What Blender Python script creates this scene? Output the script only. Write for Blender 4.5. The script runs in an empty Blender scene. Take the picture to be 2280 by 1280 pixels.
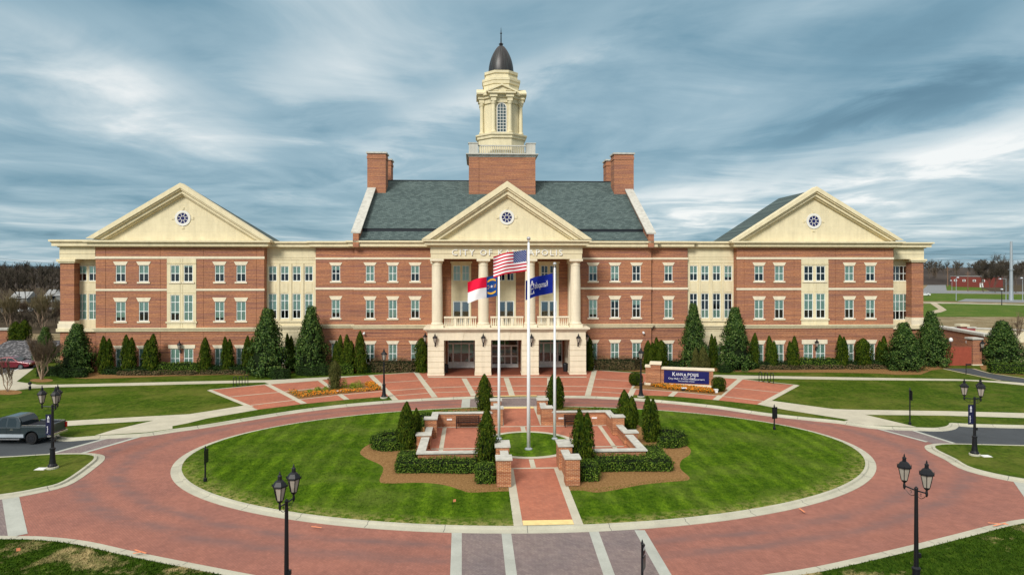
import bpy, bmesh, math, random
import numpy as np
from mathutils import Vector, Matrix
R = math.radians
sc = bpy.context.scene
COL = sc.collection
random.seed(7); rng = np.random.default_rng(11)

# tuning values of sky, sun and exposure
SKY_ROT1 = 5
SKY_OFF1 = 3.1
SKY_ROT2 = 0
SKY_OFF2 = 14.3
SKY_OFF3 = 1.7
SKY_CON = 2.25
SKY_GAIN = 8.4
SKY_ZEN = 24.0
SUN_E = 2.7
EXPO = 0.33
SKY_BUMPS = [(0.54, 0.195, 0.42, 0.026, 0.17, -0.28), (0.57, 0.29, 0.5, 0.06, 0.2, -0.14), (0.5, 0.135, 0.5, 0.04, 0.12, 0.34), (0.45, 0.07, 0.5, 0.05, 0, 0.16), (-0.04, 0.25, 0.22, 0.025, 0.42, 0.24), (-0.29, 0.255, 0.13, 0.055, 0.4, 0.22), (-0.66, 0.26, 0.2, 0.06, -0.15, 0.16), (-0.38, 0.215, 0.16, 0.03, -0.5, -0.14), (-0.78, 0.36, 0.25, 0.06, 0, -0.2), (0.2, 0.34, 0.5, 0.05, 0.1, -0.05), (-0.7, 0.12, 0.25, 0.06, 0, 0.02)]
# ---------------------------------------------------------------- camera
F, CX, HY, H, A, Y0 = 1520.0, 1140.0, 600.0, 12.3, .018, 46.0   # pixels of the 2280 wide photograph, metres
cam_d = bpy.data.cameras.new('camera'); cam = bpy.data.objects.new('camera', cam_d); COL.objects.link(cam)
cam.location = (0, 0, H); cam.rotation_euler = (R(90), 0, 0)
cam_d.sensor_width = 36; cam_d.lens = 36 * F / 2280; cam_d.shift_y = -40 / 2280
cam_d.clip_start = .5; cam_d.clip_end = 8000
sc.camera = cam

# ---------------------------------------------------------------- world, sun, exposure
SUN = Vector((-.36, -.74, .60)).normalized()
w = bpy.data.worlds.new('World'); sc.world = w; w.use_nodes = True
nt = w.node_tree; nt.nodes.clear()
def wn(t, **k):
    n = nt.nodes.new(t)
    for a, b in k.items(): setattr(n, a, b)
    return n
def wm(op, a, b=None, c=None, clamp=False):
    n = wn('ShaderNodeMath', operation=op, use_clamp=clamp)
    for i, s in enumerate((a, b, c)):
        if s is None: continue
        if isinstance(s, (int, float)): n.inputs[i].default_value = s
        else: nt.links.new(s, n.inputs[i])
    return n.outputs[0]
sky = wn('ShaderNodeTexSky', sky_type='NISHITA', sun_disc=False)
sky.sun_elevation = math.asin(SUN.z); sky.sun_rotation = math.atan2(SUN.x, SUN.y)
tc = wn('ShaderNodeTexCoord'); sp = wn('ShaderNodeSeparateXYZ'); nt.links.new(tc.outputs['Generated'], sp.inputs[0])
X, Yd, Zd = sp.outputs
zc = wm('ADD', wm('MAXIMUM', Zd, 0.0), .055)
px_, py_ = wm('DIVIDE', X, zc), wm('DIVIDE', Yd, zc)
def streak(rot, sx, sy, scale, detail, rough, dist, off):
    cb = wn('ShaderNodeCombineXYZ'); nt.links.new(px_, cb.inputs[0]); nt.links.new(py_, cb.inputs[1])
    cb.inputs[2].default_value = off
    m1 = wn('ShaderNodeMapping'); m1.inputs['Rotation'].default_value = (0, 0, R(rot))
    nt.links.new(cb.outputs[0], m1.inputs[0])
    m2 = wn('ShaderNodeMapping'); m2.inputs['Scale'].default_value = (sx, sy, 1)
    nt.links.new(m1.outputs[0], m2.inputs[0])
    n = wn('ShaderNodeTexNoise'); n.inputs['Scale'].default_value = scale; n.inputs['Detail'].default_value = detail
    n.inputs['Roughness'].default_value = rough; n.inputs['Distortion'].default_value = dist
    nt.links.new(m2.outputs[0], n.inputs['Vector']); return n.outputs[0]
n1 = streak(SKY_ROT1, 1.0, .16, .75, 5, .5, .25, SKY_OFF1)
n2 = streak(SKY_ROT2, .58, .62, 1.6, 7, .58, .6, SKY_OFF2)
n3 = streak(0, .25, .6, .8, 4, .55, .2, SKY_OFF3)
# bright gap low in the right, bank of dark cloud high in the right and the upper corners
az = wm('DIVIDE', X, wm('MAXIMUM', Yd, .05))
wob = wm('MULTIPLY', wm('SUBTRACT', n2, .5), .16)
def bump_at(a0, e0, la, we, ang):
    dx, dy = wm('SUBTRACT', az, a0), wm('ADD', wm('SUBTRACT', Zd, e0), wob)
    ca, sa = math.cos(ang), math.sin(ang)
    u = wm('DIVIDE', wm('ADD', wm('MULTIPLY', dx, ca), wm('MULTIPLY', dy, sa)), la)
    t = wm('DIVIDE', wm('SUBTRACT', wm('MULTIPLY', dy, ca), wm('MULTIPLY', dx, sa)), we)
    q = wm('ADD', wm('MULTIPLY', u, u), wm('MULTIPLY', t, t))
    return wm('POWER', 2.718, wm('MULTIPLY', q, -1.0))
v = wm('ADD', wm('MULTIPLY', n1, .40), wm('ADD', wm('MULTIPLY', n2, .38), wm('MULTIPLY', n3, .22)))
v = wm('MULTIPLY_ADD', wm('SUBTRACT', v, .5), SKY_CON, .5)
for a0, e0, la, we, an, g in SKY_BUMPS:
    v = wm('ADD', v, wm('MULTIPLY', bump_at(a0, e0, la, we, an), g))
rp = wn('ShaderNodeValToRGB'); nt.links.new(v, rp.inputs[0])
el = rp.color_ramp.elements
SKYC = [(.06, (.095, .20, .275)), (.30, (.18, .325, .415)), (.52, (.315, .46, .54)), (.74, (.56, .66, .70)), (.93, (.88, .90, .89))]
el[0].position, el[0].color = SKYC[0][0], SKYC[0][1] + (1,)
el[1].position, el[1].color = SKYC[-1][0], SKYC[-1][1] + (1,)
for p_, c_ in SKYC[1:-1]:
    e = el.new(p_); e.color = c_ + (1,)
# an overcast sky is brighter towards the zenith than at the horizon
gain = wm('MULTIPLY_ADD', wm('SMOOTH_MIN', wm('MAXIMUM', wm('SUBTRACT', Zd, .40), 0.0), .5, .1), SKY_ZEN, SKY_GAIN)
vm = wn('ShaderNodeVectorMath', operation='SCALE'); nt.links.new(rp.outputs[0], vm.inputs[0]); nt.links.new(gain, vm.inputs['Scale'])
zt = wm('MULTIPLY', wm('SUBTRACT', Zd, .36), 4.0, clamp=True)
gn = wn('ShaderNodeMix', data_type='RGBA'); nt.links.new(zt, gn.inputs['Factor']); nt.links.new(rp.outputs[0], gn.inputs['A']); gn.inputs['B'].default_value = (.47, .455, .43, 1); nt.links.new(gn.outputs['Result'], vm.inputs[0])
mx = wn('ShaderNodeMix', data_type='RGBA'); mx.inputs['Factor'].default_value = .93
nt.links.new(sky.outputs[0], mx.inputs['A']); nt.links.new(vm.outputs[0], mx.inputs['B'])
bg = wn('ShaderNodeBackground'); bg.inputs['Strength'].default_value = .10
nt.links.new(mx.outputs['Result'], bg.inputs['Color'])
wo = wn('ShaderNodeOutputWorld'); nt.links.new(bg.outputs[0], wo.inputs[0])
ld = bpy.data.lights.new('sun', 'SUN'); ld.energy = SUN_E; ld.angle = R(18); ld.color = (1, .955, .88)
so = bpy.data.objects.new('sun', ld); COL.objects.link(so); so.location = (-30, -20, 60)
so.rotation_euler = SUN.to_track_quat('Z', 'Y').to_euler()
vs = sc.view_settings; vs.view_transform = 'Standard'; vs.look = 'None'; vs.gamma = 1; vs.exposure = EXPO; vs.use_curve_mapping = False
sc.cycles.max_bounces = 6; sc.cycles.transparent_max_bounces = 12; sc.cycles.caustics_reflective = False; sc.cycles.caustics_refractive = False

# ---------------------------------------------------------------- pixel <-> place helpers
TH = R(2.9); CT, ST = math.cos(TH), math.sin(TH)
def gz(y): return A * (y - Y0) if y <= 84 else A * (84 - Y0)
def gp(px, py, h=0.0):                       # the point of the ground seen at a photo pixel
    if py > 810.2: y = F * (H + A * Y0 - h) / (py - HY + F * A)
    else: y = F * (H - gz(84) - h) / (py - HY)
    return Vector(((px - CX) / F * y, y))
def gpl(pts, h=0.0): return [gp(*p, h) for p in pts]
P0 = gp(1177, 1005)                          # foot of the middle flagpole: origin of the island
def IL(x, y): return Vector((P0.x + x * CT - y * ST, P0.y + x * ST + y * CT))
O2 = Vector((-.951, 80.3))                   # origin of the city hall: middle of its main front
NO = -ST * O2.x + CT * O2.y
def bl(px, py, c):                           # local x, z on the front plane set back by c
    u, v = (px - CX) / F, (HY - py) / F
    t = (NO + c) / (-ST * u + CT)
    return (CT * (u * t - O2.x) + ST * (t - O2.y), H + v * t)
def bx(px, c): return bl(px, 600, c)[0]
def bzz(py, c, px=1140): return bl(px, py, c)[1]
def bw(x, c): return Vector((O2.x + x * CT - c * ST, O2.y + x * ST + c * CT))
def atc(px, c):
    return bw(bx(px, c), c)

# ---------------------------------------------------------------- materials
MATS = {}
class M:
    def __init__(s, name, rough=.7, metal=0., spec=.3):
        s.m = bpy.data.materials.new(name); s.m.use_nodes = True; s.nt = s.m.node_tree
        s.b = s.nt.nodes['Principled BSDF']; s.b.inputs['Roughness'].default_value = rough
        s.b.inputs['Metallic'].default_value = metal; s.b.inputs['Specular IOR Level'].default_value = spec
        MATS[name] = s.m
    def n(s, t, **k):
        n = s.nt.nodes.new(t)
        for a, b in k.items(): setattr(n, a, b)
        return n
    def l(s, a, b): s.nt.links.new(a, b)
    def math(s, op, a, b=None, c=None, clamp=False):
        n = s.n('ShaderNodeMath', operation=op, use_clamp=clamp)
        for i, q in enumerate((a, b, c)):
            if q is None: continue
            if isinstance(q, (int, float)): n.inputs[i].default_value = q
            else: s.l(q, n.inputs[i])
        return n.outputs[0]
    def obj(s): return s.n('ShaderNodeTexCoord').outputs['Object']
    def pos(s): return s.n('ShaderNodeNewGeometry').outputs['Position']
    def island(s): return s.n('ShaderNodeNewGeometry').outputs['Random Per Island']
    def sep(s, v):
        n = s.n('ShaderNodeSeparateXYZ'); s.l(v, n.inputs[0]); return n.outputs
    def comb(s, x, y, z=0.):
        n = s.n('ShaderNodeCombineXYZ')
        for i, q in enumerate((x, y, z)):
            if isinstance(q, (int, float)): n.inputs[i].default_value = q
            else: s.l(q, n.inputs[i])
        return n.outputs[0]
    def scale(s, v, sx, sy, sz, rot=0.):
        if rot:
            m0 = s.n('ShaderNodeMapping'); m0.inputs['Rotation'].default_value = (0, 0, rot); s.l(v, m0.inputs[0]); v = m0.outputs[0]
        m = s.n('ShaderNodeMapping'); m.inputs['Scale'].default_value = (sx, sy, sz); s.l(v, m.inputs[0]); return m.outputs[0]
    def noise(s, v, sc_, det=4, rough=.55, dist=0.):
        n = s.n('ShaderNodeTexNoise'); n.inputs['Scale'].default_value = sc_; n.inputs['Detail'].default_value = det
        n.inputs['Roughness'].default_value = rough; n.inputs['Distortion'].default_value = dist
        s.l(v, n.inputs['Vector']); return n.outputs[0]
    def ramp(s, v, stops, interp='LINEAR'):
        n = s.n('ShaderNodeValToRGB'); n.color_ramp.interpolation = interp; e = n.color_ramp.elements
        e[0].position = stops[0][0]; e[0].color = tuple(stops[0][1]) + (1,)
        e[1].position = stops[-1][0]; e[1].color = tuple(stops[-1][1]) + (1,)
        for p, c in stops[1:-1]:
            q = e.new(p); q.color = tuple(c) + (1,)
        s.l(v, n.inputs[0]); return n.outputs[0]
    def mix(s, f, a, b, bt='MIX'):
        n = s.n('ShaderNodeMix', data_type='RGBA', blend_type=bt)
        for k, q in (('Factor', f), ('A', a), ('B', b)):
            if isinstance(q, (int, float)): n.inputs[k].default_value = q
            elif isinstance(q, tuple): n.inputs[k].default_value = q + (1,)
            else: s.l(q, n.inputs[k])
        return n.outputs['Result']
    def col(s, c):
        if isinstance(c, tuple): s.b.inputs['Base Color'].default_value = c + (1,)
        else: s.l(c, s.b.inputs['Base Color'])
        return s
    def bump(s, h, strength=.3, dist=.02):
        n = s.n('ShaderNodeBump'); n.inputs['Strength'].default_value = strength; n.inputs['Distance'].default_value = dist
        s.l(h, n.inputs['Height']); s.l(n.outputs[0], s.b.inputs['Normal']); return s

def plain(name, c, rough=.6, metal=0., spec=.3, var=.12, sc_=3.0):
    m = M(name, rough, metal, spec)
    f = m.noise(m.obj(), sc_, 5, .6)
    lo = tuple(x * (1 - var) for x in c); hi = tuple(min(1, x * (1 + var)) for x in c)
    m.col(m.ramp(f, [(.3, lo), (.7, hi)])); return m

def brick(name, c1, c2, mortar, purple, tint=1.0):
    m = M(name, .85, 0, .2)
    x, y, z = m.sep(m.obj()); uv = m.comb(m.math('ADD', x, y), z)
    bt = m.n('ShaderNodeTexBrick'); m.l(uv, bt.inputs['Vector'])
    bt.inputs['Scale'].default_value = 1; bt.inputs['Brick Width'].default_value = .23; bt.inputs['Row Height'].default_value = .078
    bt.inputs['Mortar Size'].default_value = .009; bt.inputs['Color1'].default_value = c1 + (1,); bt.inputs['Color2'].default_value = c2 + (1,)
    bt.inputs['Mortar'].default_value = mortar + (1,)
    st = m.noise(m.scale(uv, .16, 5.0, 1), 1.0, 6, .7, .3)
    big = m.noise(uv, .12, 3, .5)
    c = m.mix(m.ramp(st, [(.46, (0, 0, 0)), (.64, (1, 1, 1))]), bt.outputs['Color'], purple)
    st2 = m.noise(m.scale(uv, .22, 8.0, 1), 1.0, 4, .6, .2)
    c = m.mix(.85, c, m.ramp(st2, [(.36, (.80, .80, .82)), (.64, (1.22, 1.16, 1.05))]), 'MULTIPLY')
    c = m.mix(.8, c, m.ramp(big, [(.3, (.86, .86, .88)), (.7, (1.08, 1.04, 1.0))]), 'MULTIPLY')
    fine = m.noise(m.scale(uv, 4.2, 12.5, 1), 1.0, 2, .5)
    c = m.mix(.75, c, m.ramp(fine, [(.3, (.72, .72, .74)), (.7, (1.25, 1.22, 1.18))]), 'MULTIPLY')
    m.col(c); m.bump(bt.outputs['Fac'], -.3, .01); return m
brick('red brick', (.415, .168, .080), (.325, .124, .062), (.43, .29, .20), (.245, .118, .10))
brick('island brick', (.42, .15, .055), (.33, .105, .042), (.60, .45, .31), (.24, .10, .06))
def stone(name, c, streaky=.12, joints=False):
    m = M(name, .8, 0, .25)
    p = m.obj(); f = m.noise(p, 1.3, 6, .65); g = m.noise(m.scale(p, 2.2, 2.2, .22), 1.0, 4, .6)
    a = m.ramp(f, [(.3, tuple(x * .93 for x in c)), (.7, tuple(x * 1.05 for x in c))])
    k = m.mix(.7, a, m.ramp(g, [(.3, (1 - streaky,) * 3), (.6, (1, 1, 1))]), 'MULTIPLY')
    if joints:
        x, y, z = m.sep(p); bt = m.n('ShaderNodeTexBrick'); m.l(m.comb(m.math('ADD', x, y), z), bt.inputs['Vector']); bt.inputs['Scale'].default_value = 1
        bt.inputs['Brick Width'].default_value = 1.9; bt.inputs['Row Height'].default_value = .83; bt.inputs['Mortar Size'].default_value = .012
        bt.inputs['Color1'].default_value = (1, 1, 1, 1); bt.inputs['Color2'].default_value = (.94, .94, .93, 1); bt.inputs['Mortar'].default_value = (.66, .62, .55, 1)
        k = m.mix(.35, k, bt.outputs['Color'], 'MULTIPLY')
    m.col(k)
    m.bump(m.noise(p, 30, 3), .08, .01); return m
stone('tan stone', (.75, .665, .45), .17, True); stone('cast stone', (.775, .695, .53), .15, True); stone('coping stone', (.53, .52, .465), .35)
stone('white trim', (.74, .73, .68), .06); stone('cupola paint', (.72, .645, .435), .18)
def roofm():
    m = M('roof shingles', .9, 0, .2)
    x, y, z = m.sep(m.obj()); uv = m.comb(x, z)
    bt = m.n('ShaderNodeTexBrick'); m.l(uv, bt.inputs['Vector']); bt.inputs['Scale'].default_value = 1
    bt.inputs['Brick Width'].default_value = .45; bt.inputs['Row Height'].default_value = .17; bt.inputs['Mortar Size'].default_value = .012
    bt.inputs['Color1'].default_value = (.105, .145, .14, 1); bt.inputs['Color2'].default_value = (.055, .082, .082, 1); bt.inputs['Mortar'].default_value = (.03, .04, .04, 1)
    n = m.noise(m.scale(uv, 3.5, 7, 1), 1.0, 3, .5)
    m.col(m.mix(.45, bt.outputs['Color'], m.ramp(n, [(.3, (.72, .72, .72)), (.7, (1.25, 1.25, 1.22))]), 'MULTIPLY'))
    m.bump(bt.outputs['Fac'], -.4, .02); return m
roofm()
def copper():
    m = M('copper dome', .42, .35, .5)
    x, y, z = m.sep(m.obj())
    a = m.math('ARCTAN2', y, x); f = m.noise(m.comb(m.math('MULTIPLY', a, 7.0), m.math('MULTIPLY', z, .25)), 1.0, 5, .65)
    m.col(m.ramp(f, [(.3, (.018, .017, .018)), (.55, (.045, .042, .042)), (.72, (.085, .12, .115))])); return m
copper()
plain('black iron', (.008, .009, .012), .45, .2, .4); plain('dark metal', (.03, .033, .04), .4, .6, .5)
plain('window frame', (.78, .82, .79), .5); plain('door frame', (.86, .85, .81), .45)
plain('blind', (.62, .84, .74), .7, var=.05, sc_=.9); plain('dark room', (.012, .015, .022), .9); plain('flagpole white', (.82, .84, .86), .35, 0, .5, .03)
plain('chrome', (.7, .7, .72), .2, .9); plain('tyre', (.012, .012, .013), .85); plain('white plate', (.75, .76, .76), .5)
plain('porch floor', (.17, .05, .028), .6); plain('gate paint', (.33, .075, .045), .6); plain('cream paint', (.6, .55, .4), .6)
plain('bronze bench', (.035, .022, .022), .4, .4, .5); plain('galvanised steel', (.42, .46, .5), .4, .5, .4); plain('wood pole', (.2, .12, .08), .85)
plain('lamp glass', (.36, .33, .28), .35, 0, .5); plain('sign navy', (.006, .008, .095), .35, 0, .5); plain('lettering white', (.85, .86, .9), .5)
plain('letter metal', (.85, .85, .82), .5, 0); plain('tail light', (.45, .012, .01), .3); plain('banner navy', (.008, .01, .045), .6)
plain('orange paint', (.72, .25, .12), .8); plain('warning yellow', (.74, .57, .25), .8); plain('grey siding', (.25, .26, .25), .7)
plain('rust brick', (.2, .045, .035), .85); plain('pale roof', (.3, .31, .31), .8); plain('rose plaster', (.34, .09, .09), .8)
def glass(name, tint, refl):
    m = M(name); o = m.nt.nodes['Material Output']; m.nt.nodes.remove(m.b)
    t = m.n('ShaderNodeBsdfTransparent'); t.inputs[0].default_value = tint + (1,)
    g = m.n('ShaderNodeBsdfGlossy'); g.inputs['Roughness'].default_value = .03; g.inputs[0].default_value = (.85, .95, 1, 1)
    fr = m.n('ShaderNodeFresnel'); fr.inputs[0].default_value = 1.5
    f = m.math('ADD', fr.outputs[0], refl, clamp=True)
    mm = m.n('ShaderNodeMixShader'); m.l(f, mm.inputs[0]); m.l(t.outputs[0], mm.inputs[1]); m.l(g.outputs[0], mm.inputs[2]); m.l(mm.outputs[0], o.inputs[0])
glass('window glass', (.86, .96, .92), .05); glass('lawn reflection glass', (.35, .6, .4), .22); glass('car glass', (.25, .3, .32), .12)  # balcony door panes: the lawn's reflection is put into their green tint
def paint(name, c):
    m = M(name, .32, .2, .5); m.b.inputs['Coat Weight'].default_value = .5; m.b.inputs['Coat Roughness'].default_value = .06
    f = m.noise(m.obj(), 1.2, 3); m.col(m.ramp(f, [(.3, tuple(x * .9 for x in c)), (.7, tuple(x * 1.1 for x in c))])); return m
paint('slate car paint', (.020, .034, .042)); paint('silver car paint', (.36, .38, .39)); paint('maroon car paint', (.16, .012, .022)); paint('white car paint', (.75, .77, .78)); paint('pale car paint', (.42, .47, .52))

# ground materials, all in world position
def to_island(m, p):
    x, y, z = m.sep(p)
    dx, dy = m.math('SUBTRACT', x, P0.x), m.math('SUBTRACT', y, P0.y)
    lx = m.math('ADD', m.math('MULTIPLY', dx, CT), m.math('MULTIPLY', dy, ST))
    ly = m.math('SUBTRACT', m.math('MULTIPLY', dy, CT), m.math('MULTIPLY', dx, ST))
    return lx, ly
def grass(name, dark, mid, lite, dry, stripes, dryamt, edge=(.45, .72)):
    m = M(name, .95, 0, .05); p = m.pos()
    fine = m.noise(m.scale(p, 5, 2.2, 1), 1.0, 6, .75); big = m.noise(p, .22, 4, .6, .4); mdl = m.noise(p, 1.1, 5, .7, .5)
    c = m.ramp(fine, [(.28, dark), (.5, mid), (.74, lite)])
    c = m.mix(.9, c, m.ramp(mdl, [(.3, (.66, .70, .64)), (.7, (1.28, 1.22, 1.25))]), 'MULTIPLY')
    c = m.mix(.8, c, m.ramp(m.noise(m.scale(p, 2.4, 4.2, 1), 1.0, 6, .8, .3), [(.34, (.72, .75, .70)), (.66, (1.26, 1.22, 1.28))]), 'MULTIPLY')
    if stripes:
        lx, ly = to_island(m, p); wv = m.math('SINE', m.math('MULTIPLY_ADD', lx, 5.0, m.math('MULTIPLY', m.noise(p, .5, 2), 3.0)))
        s_ = m.math('MULTIPLY_ADD', wv, .5, .5)
        s_ = m.math('MULTIPLY', s_, m.ramp(m.noise(p, .35, 2), [(.35, (.2,) * 3), (.65, (1,) * 3)]))
        c = m.mix(1.0, c, m.ramp(s_, [(.15, (.76, .80, .76)), (.85, (1.32, 1.25, 1.25))]), 'MULTIPLY')
    f = m.math('MULTIPLY', m.ramp(m.math('MULTIPLY_ADD', m.math('SUBTRACT', m.noise(p, 2.1, 5, .75), .5), .35, big), [(edge[0], (0,) * 3), (edge[1], (1,) * 3)]), dryamt)
    f = m.math('ADD', f, m.math('MULTIPLY', m.ramp(m.noise(p, 2.6, 6, .75), [(.62, (0,) * 3), (.74, (1,) * 3)]), dryamt * .6), clamp=True)
    if stripes:                                # straw-coloured turf along the kerb
        r = m.math('SQRT', m.math('ADD', m.math('POWER', m.math('DIVIDE', lx, 22.25), 2), m.math('POWER', m.math('DIVIDE', m.math('SUBTRACT', ly, .15), 13.2), 2)))
        r = m.math('MULTIPLY', m.math('SUBTRACT', r, .915), 11.0, clamp=True)
        k = m.math('MULTIPLY', r, m.math('MULTIPLY_ADD', ly, -.12, .2, clamp=True))
        k = m.math('MULTIPLY', k, m.ramp(m.noise(p, 3.2, 5, .75), [(.44, (0,) * 3), (.56, (1,) * 3)]))
        c = m.mix(m.math('MULTIPLY', k, .8), c, (.34, .29, .11))
    m.col(m.mix(f, c, dry)); m.bump(fine, .7, .04); return m
grass('island lawn', (.024, .060, .003), (.062, .126, .005), (.118, .186, .010), (.19, .215, .05), True, .34)
grass('side lawn', (.016, .036, .002), (.045, .086, .005), (.092, .134, .012), (.18, .17, .04), False, .5)
grass('worn lawn', (.010, .030, .002), (.030, .066, .004), (.066, .108, .010), (.40, .31, .15), False, .85, (.55, .64))
grass('dry field', (.12, .09, .045), (.20, .155, .085), (.28, .225, .13), (.36, .31, .2), False, .8)
grass('far green', (.035, .075, .008), (.065, .125, .015), (.11, .17, .03), (.19, .19, .05), False, .5)
def pavers(name, c1, c2, mortar, track):
    m = M(name, .8, 0, .25); p = m.pos()
    uv = m.scale(p, 1, 1, 1, R(45))
    bt = m.n('ShaderNodeTexBrick'); m.l(uv, bt.inputs['Vector']); bt.inputs['Scale'].default_value = 1
    bt.inputs['Brick Width'].default_value = .21; bt.inputs['Row Height'].default_value = .105; bt.inputs['Mortar Size'].default_value = .006
    bt.inputs['Color1'].default_value = c1 + (1,); bt.inputs['Color2'].default_value = c2 + (1,); bt.inputs['Mortar'].default_value = mortar + (1,)
    big = m.noise(p, .3, 5, .65); mid_ = m.noise(p, 2.2, 5, .7)
    c = m.mix(.9, bt.outputs['Color'], m.ramp(big, [(.3, (.82, .84, .88)), (.7, (1.12, 1.08, 1.02))]), 'MULTIPLY')
    c = m.mix(.8, c, m.ramp(mid_, [(.3, (.84, .84, .84)), (.7, (1.14, 1.14, 1.14))]), 'MULTIPLY')
    c = m.mix(m.math('MULTIPLY', m.ramp(m.noise(p, .55, 5, .7, .6), [(.58, (0,) * 3), (.72, (1,) * 3)]), .35), c, tuple(x * .62 for x in c1))
    if track:                                  # rubber worn into the lane by wheels
        lx, ly = to_island(m, p)
        r = m.math('SQRT', m.math('ADD', m.math('POWER', m.math('DIVIDE', lx, 22.9), 2), m.math('POWER', m.math('DIVIDE', m.math('SUBTRACT', ly, .2), 13.5), 2)))
        r = m.math('ADD', r, m.math('MULTIPLY', m.math('SUBTRACT', m.noise(p, .25, 3), .5), .06))
        f = 0.
        for r0, wd in ((1.13, .028), (1.235, .03)):
            d = m.math('DIVIDE', m.math('SUBTRACT', r, r0), wd)
            f = m.math('ADD', f, m.math('POWER', 2.718, m.math('MULTIPLY', m.math('MULTIPLY', d, d), -1.)))
        f = m.math('MULTIPLY', f, m.ramp(m.noise(m.scale(p, .5, 1.6, 1), .8, 4, .6), [(.3, (.1,) * 3), (.65, (.75,) * 3)]))
        c = m.mix(f, c, (.16, .10, .095))
    m.col(c); m.bump(bt.outputs['Fac'], -.3, .008); return m
pavers('road pavers', (.335, .140, .104), (.285, .117, .088), (.19, .10, .08), True)
pavers('plaza pavers', (.44, .158, .095), (.38, .13, .08), (.31, .14, .095), False)
pavers('grey pavers', (.235, .19, .18), (.185, .145, .145), (.14, .11, .11), False)
def concrete(name, c, joints=False):
    m = M(name, .85, 0, .2); p = m.pos()
    f = m.noise(p, .8, 6, .65); g = m.noise(p, 14, 4, .7)
    k = m.ramp(f, [(.3, tuple(x * .84 for x in c)), (.7, tuple(x * 1.08 for x in c))])
    k = m.mix(.6, k, m.ramp(g, [(.3, (.86,) * 3), (.7, (1.1,) * 3)]), 'MULTIPLY')
    m.col(k); return m
concrete('sidewalk concrete', (.50, .47, .37)); concrete('kerb concrete', (.46, .445, .355)); concrete('band concrete', (.41, .425, .38))
concrete('asphalt', (.062, .07, .078)); concrete('pale asphalt', (.22, .23, .235)); concrete('sandy path', (.45, .38, .27)); concrete('joint', (.16, .16, .14)); concrete('line paint', (.7, .71, .72))
def mulchm():
    m = M('pine straw', .95, 0, .1); p = m.pos()
    f = m.noise(m.scale(p, 9, 5, 3), 1.0, 6, .8)
    m.col(m.ramp(f, [(.3, (.12, .062, .022)), (.5, (.235, .130, .050)), (.72, (.37, .225, .10))])); m.bump(f, .8, .03); return m
mulchm()
def rockm():
    m = M('riprap rock', .9, 0, .2); p = m.pos()
    v = m.n('ShaderNodeTexVoronoi'); v.inputs['Scale'].default_value = 2.6; m.l(p, v.inputs['Vector'])
    m.col(m.mix(.8, m.ramp(v.outputs['Distance'], [(.05, (.34, .33, .34)), (.5, (.06, .06, .065))]), m.ramp(m.noise(p, 6, 4), [(.3, (.7,) * 3), (.7, (1.2,) * 3)]), 'MULTIPLY')); return m
rockm()
def leaf(name, cols, rough=.6, spec=.25, clump=1.0, trans=.0):
    m = M(name, rough, 0, spec)
    c = m.ramp(m.island(), [(i / (len(cols) - 1), q) for i, q in enumerate(cols)])
    n_ = m.noise(m.obj(), clump, 3, .6)
    c = m.mix(.9, c, m.ramp(n_, [(.3, (.68, .72, .7)), (.7, (1.3, 1.24, 1.2))]), 'MULTIPLY')
    m.col(c); return m
leaf('arborvitae leaf', [(.011, .025, .002), (.022, .045, .003), (.040, .066, .004), (.085, .105, .008)], .7, .06)
leaf('arborvitae olive', [(.034, .042, .012), (.055, .064, .016), (.085, .088, .024), (.12, .112, .034)], .7, .06)
leaf('magnolia leaf', [(.008, .024, .004), (.018, .048, .007), (.040, .088, .013), (.13, .19, .045)], .55, .14)
leaf('hedge leaf', [(.014, .036, .004), (.030, .068, .006), (.066, .122, .011), (.16, .23, .03)], .65, .1)
leaf('dark hedge leaf', [(.008, .022, .004), (.016, .040, .007), (.036, .070, .013)], .65, .1)
leaf('bright shrub leaf', [(.10, .16, .01), (.19, .24, .015), (.28, .32, .03)], .6)
leaf('twiggy shrub', [(.06, .04, .022), (.11, .08, .04), (.16, .115, .065), (.07, .085, .025)], .8, .1)
leaf('pansy petals', [(.60, .17, .004), (.72, .27, .008), (.50, .12, .004), (.05, .09, .02), (.07, .11, .02)], .6, .2, 3)
leaf('grass blade', [(.022, .06, .005), (.05, .115, .010), (.088, .165, .018), (.17, .18, .05)], .8, .15, .5)
leaf('worn blade', [(.012, .034, .004), (.035, .07, .008), (.075, .105, .02), (.26, .2, .09)], .8, .15, .5)
leaf('bare twig', [(.11, .08, .055), (.17, .125, .09), (.24, .18, .13)], .9, .1)
leaf('pale twig', [(.14, .115, .07), (.2, .17, .095), (.26, .22, .12)], .9, .1)
leaf('wood twig', [(.048, .042, .036), (.075, .062, .052), (.115, .095, .078), (.09, .085, .048)], .9, .1, .05)
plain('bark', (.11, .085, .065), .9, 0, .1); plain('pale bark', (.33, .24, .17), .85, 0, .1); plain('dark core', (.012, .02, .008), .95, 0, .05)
plain('woodland floor', (.075, .058, .036), .95, 0, .05, .4, .08); plain('hill wood', (.062, .052, .046), .95, 0, .05, .35, .02); plain('haze blue ridge', (.045, .075, .095), .95, 0, .05, .2, .01)  # the most distant hills have the blue of haze mixed into their colour
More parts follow.
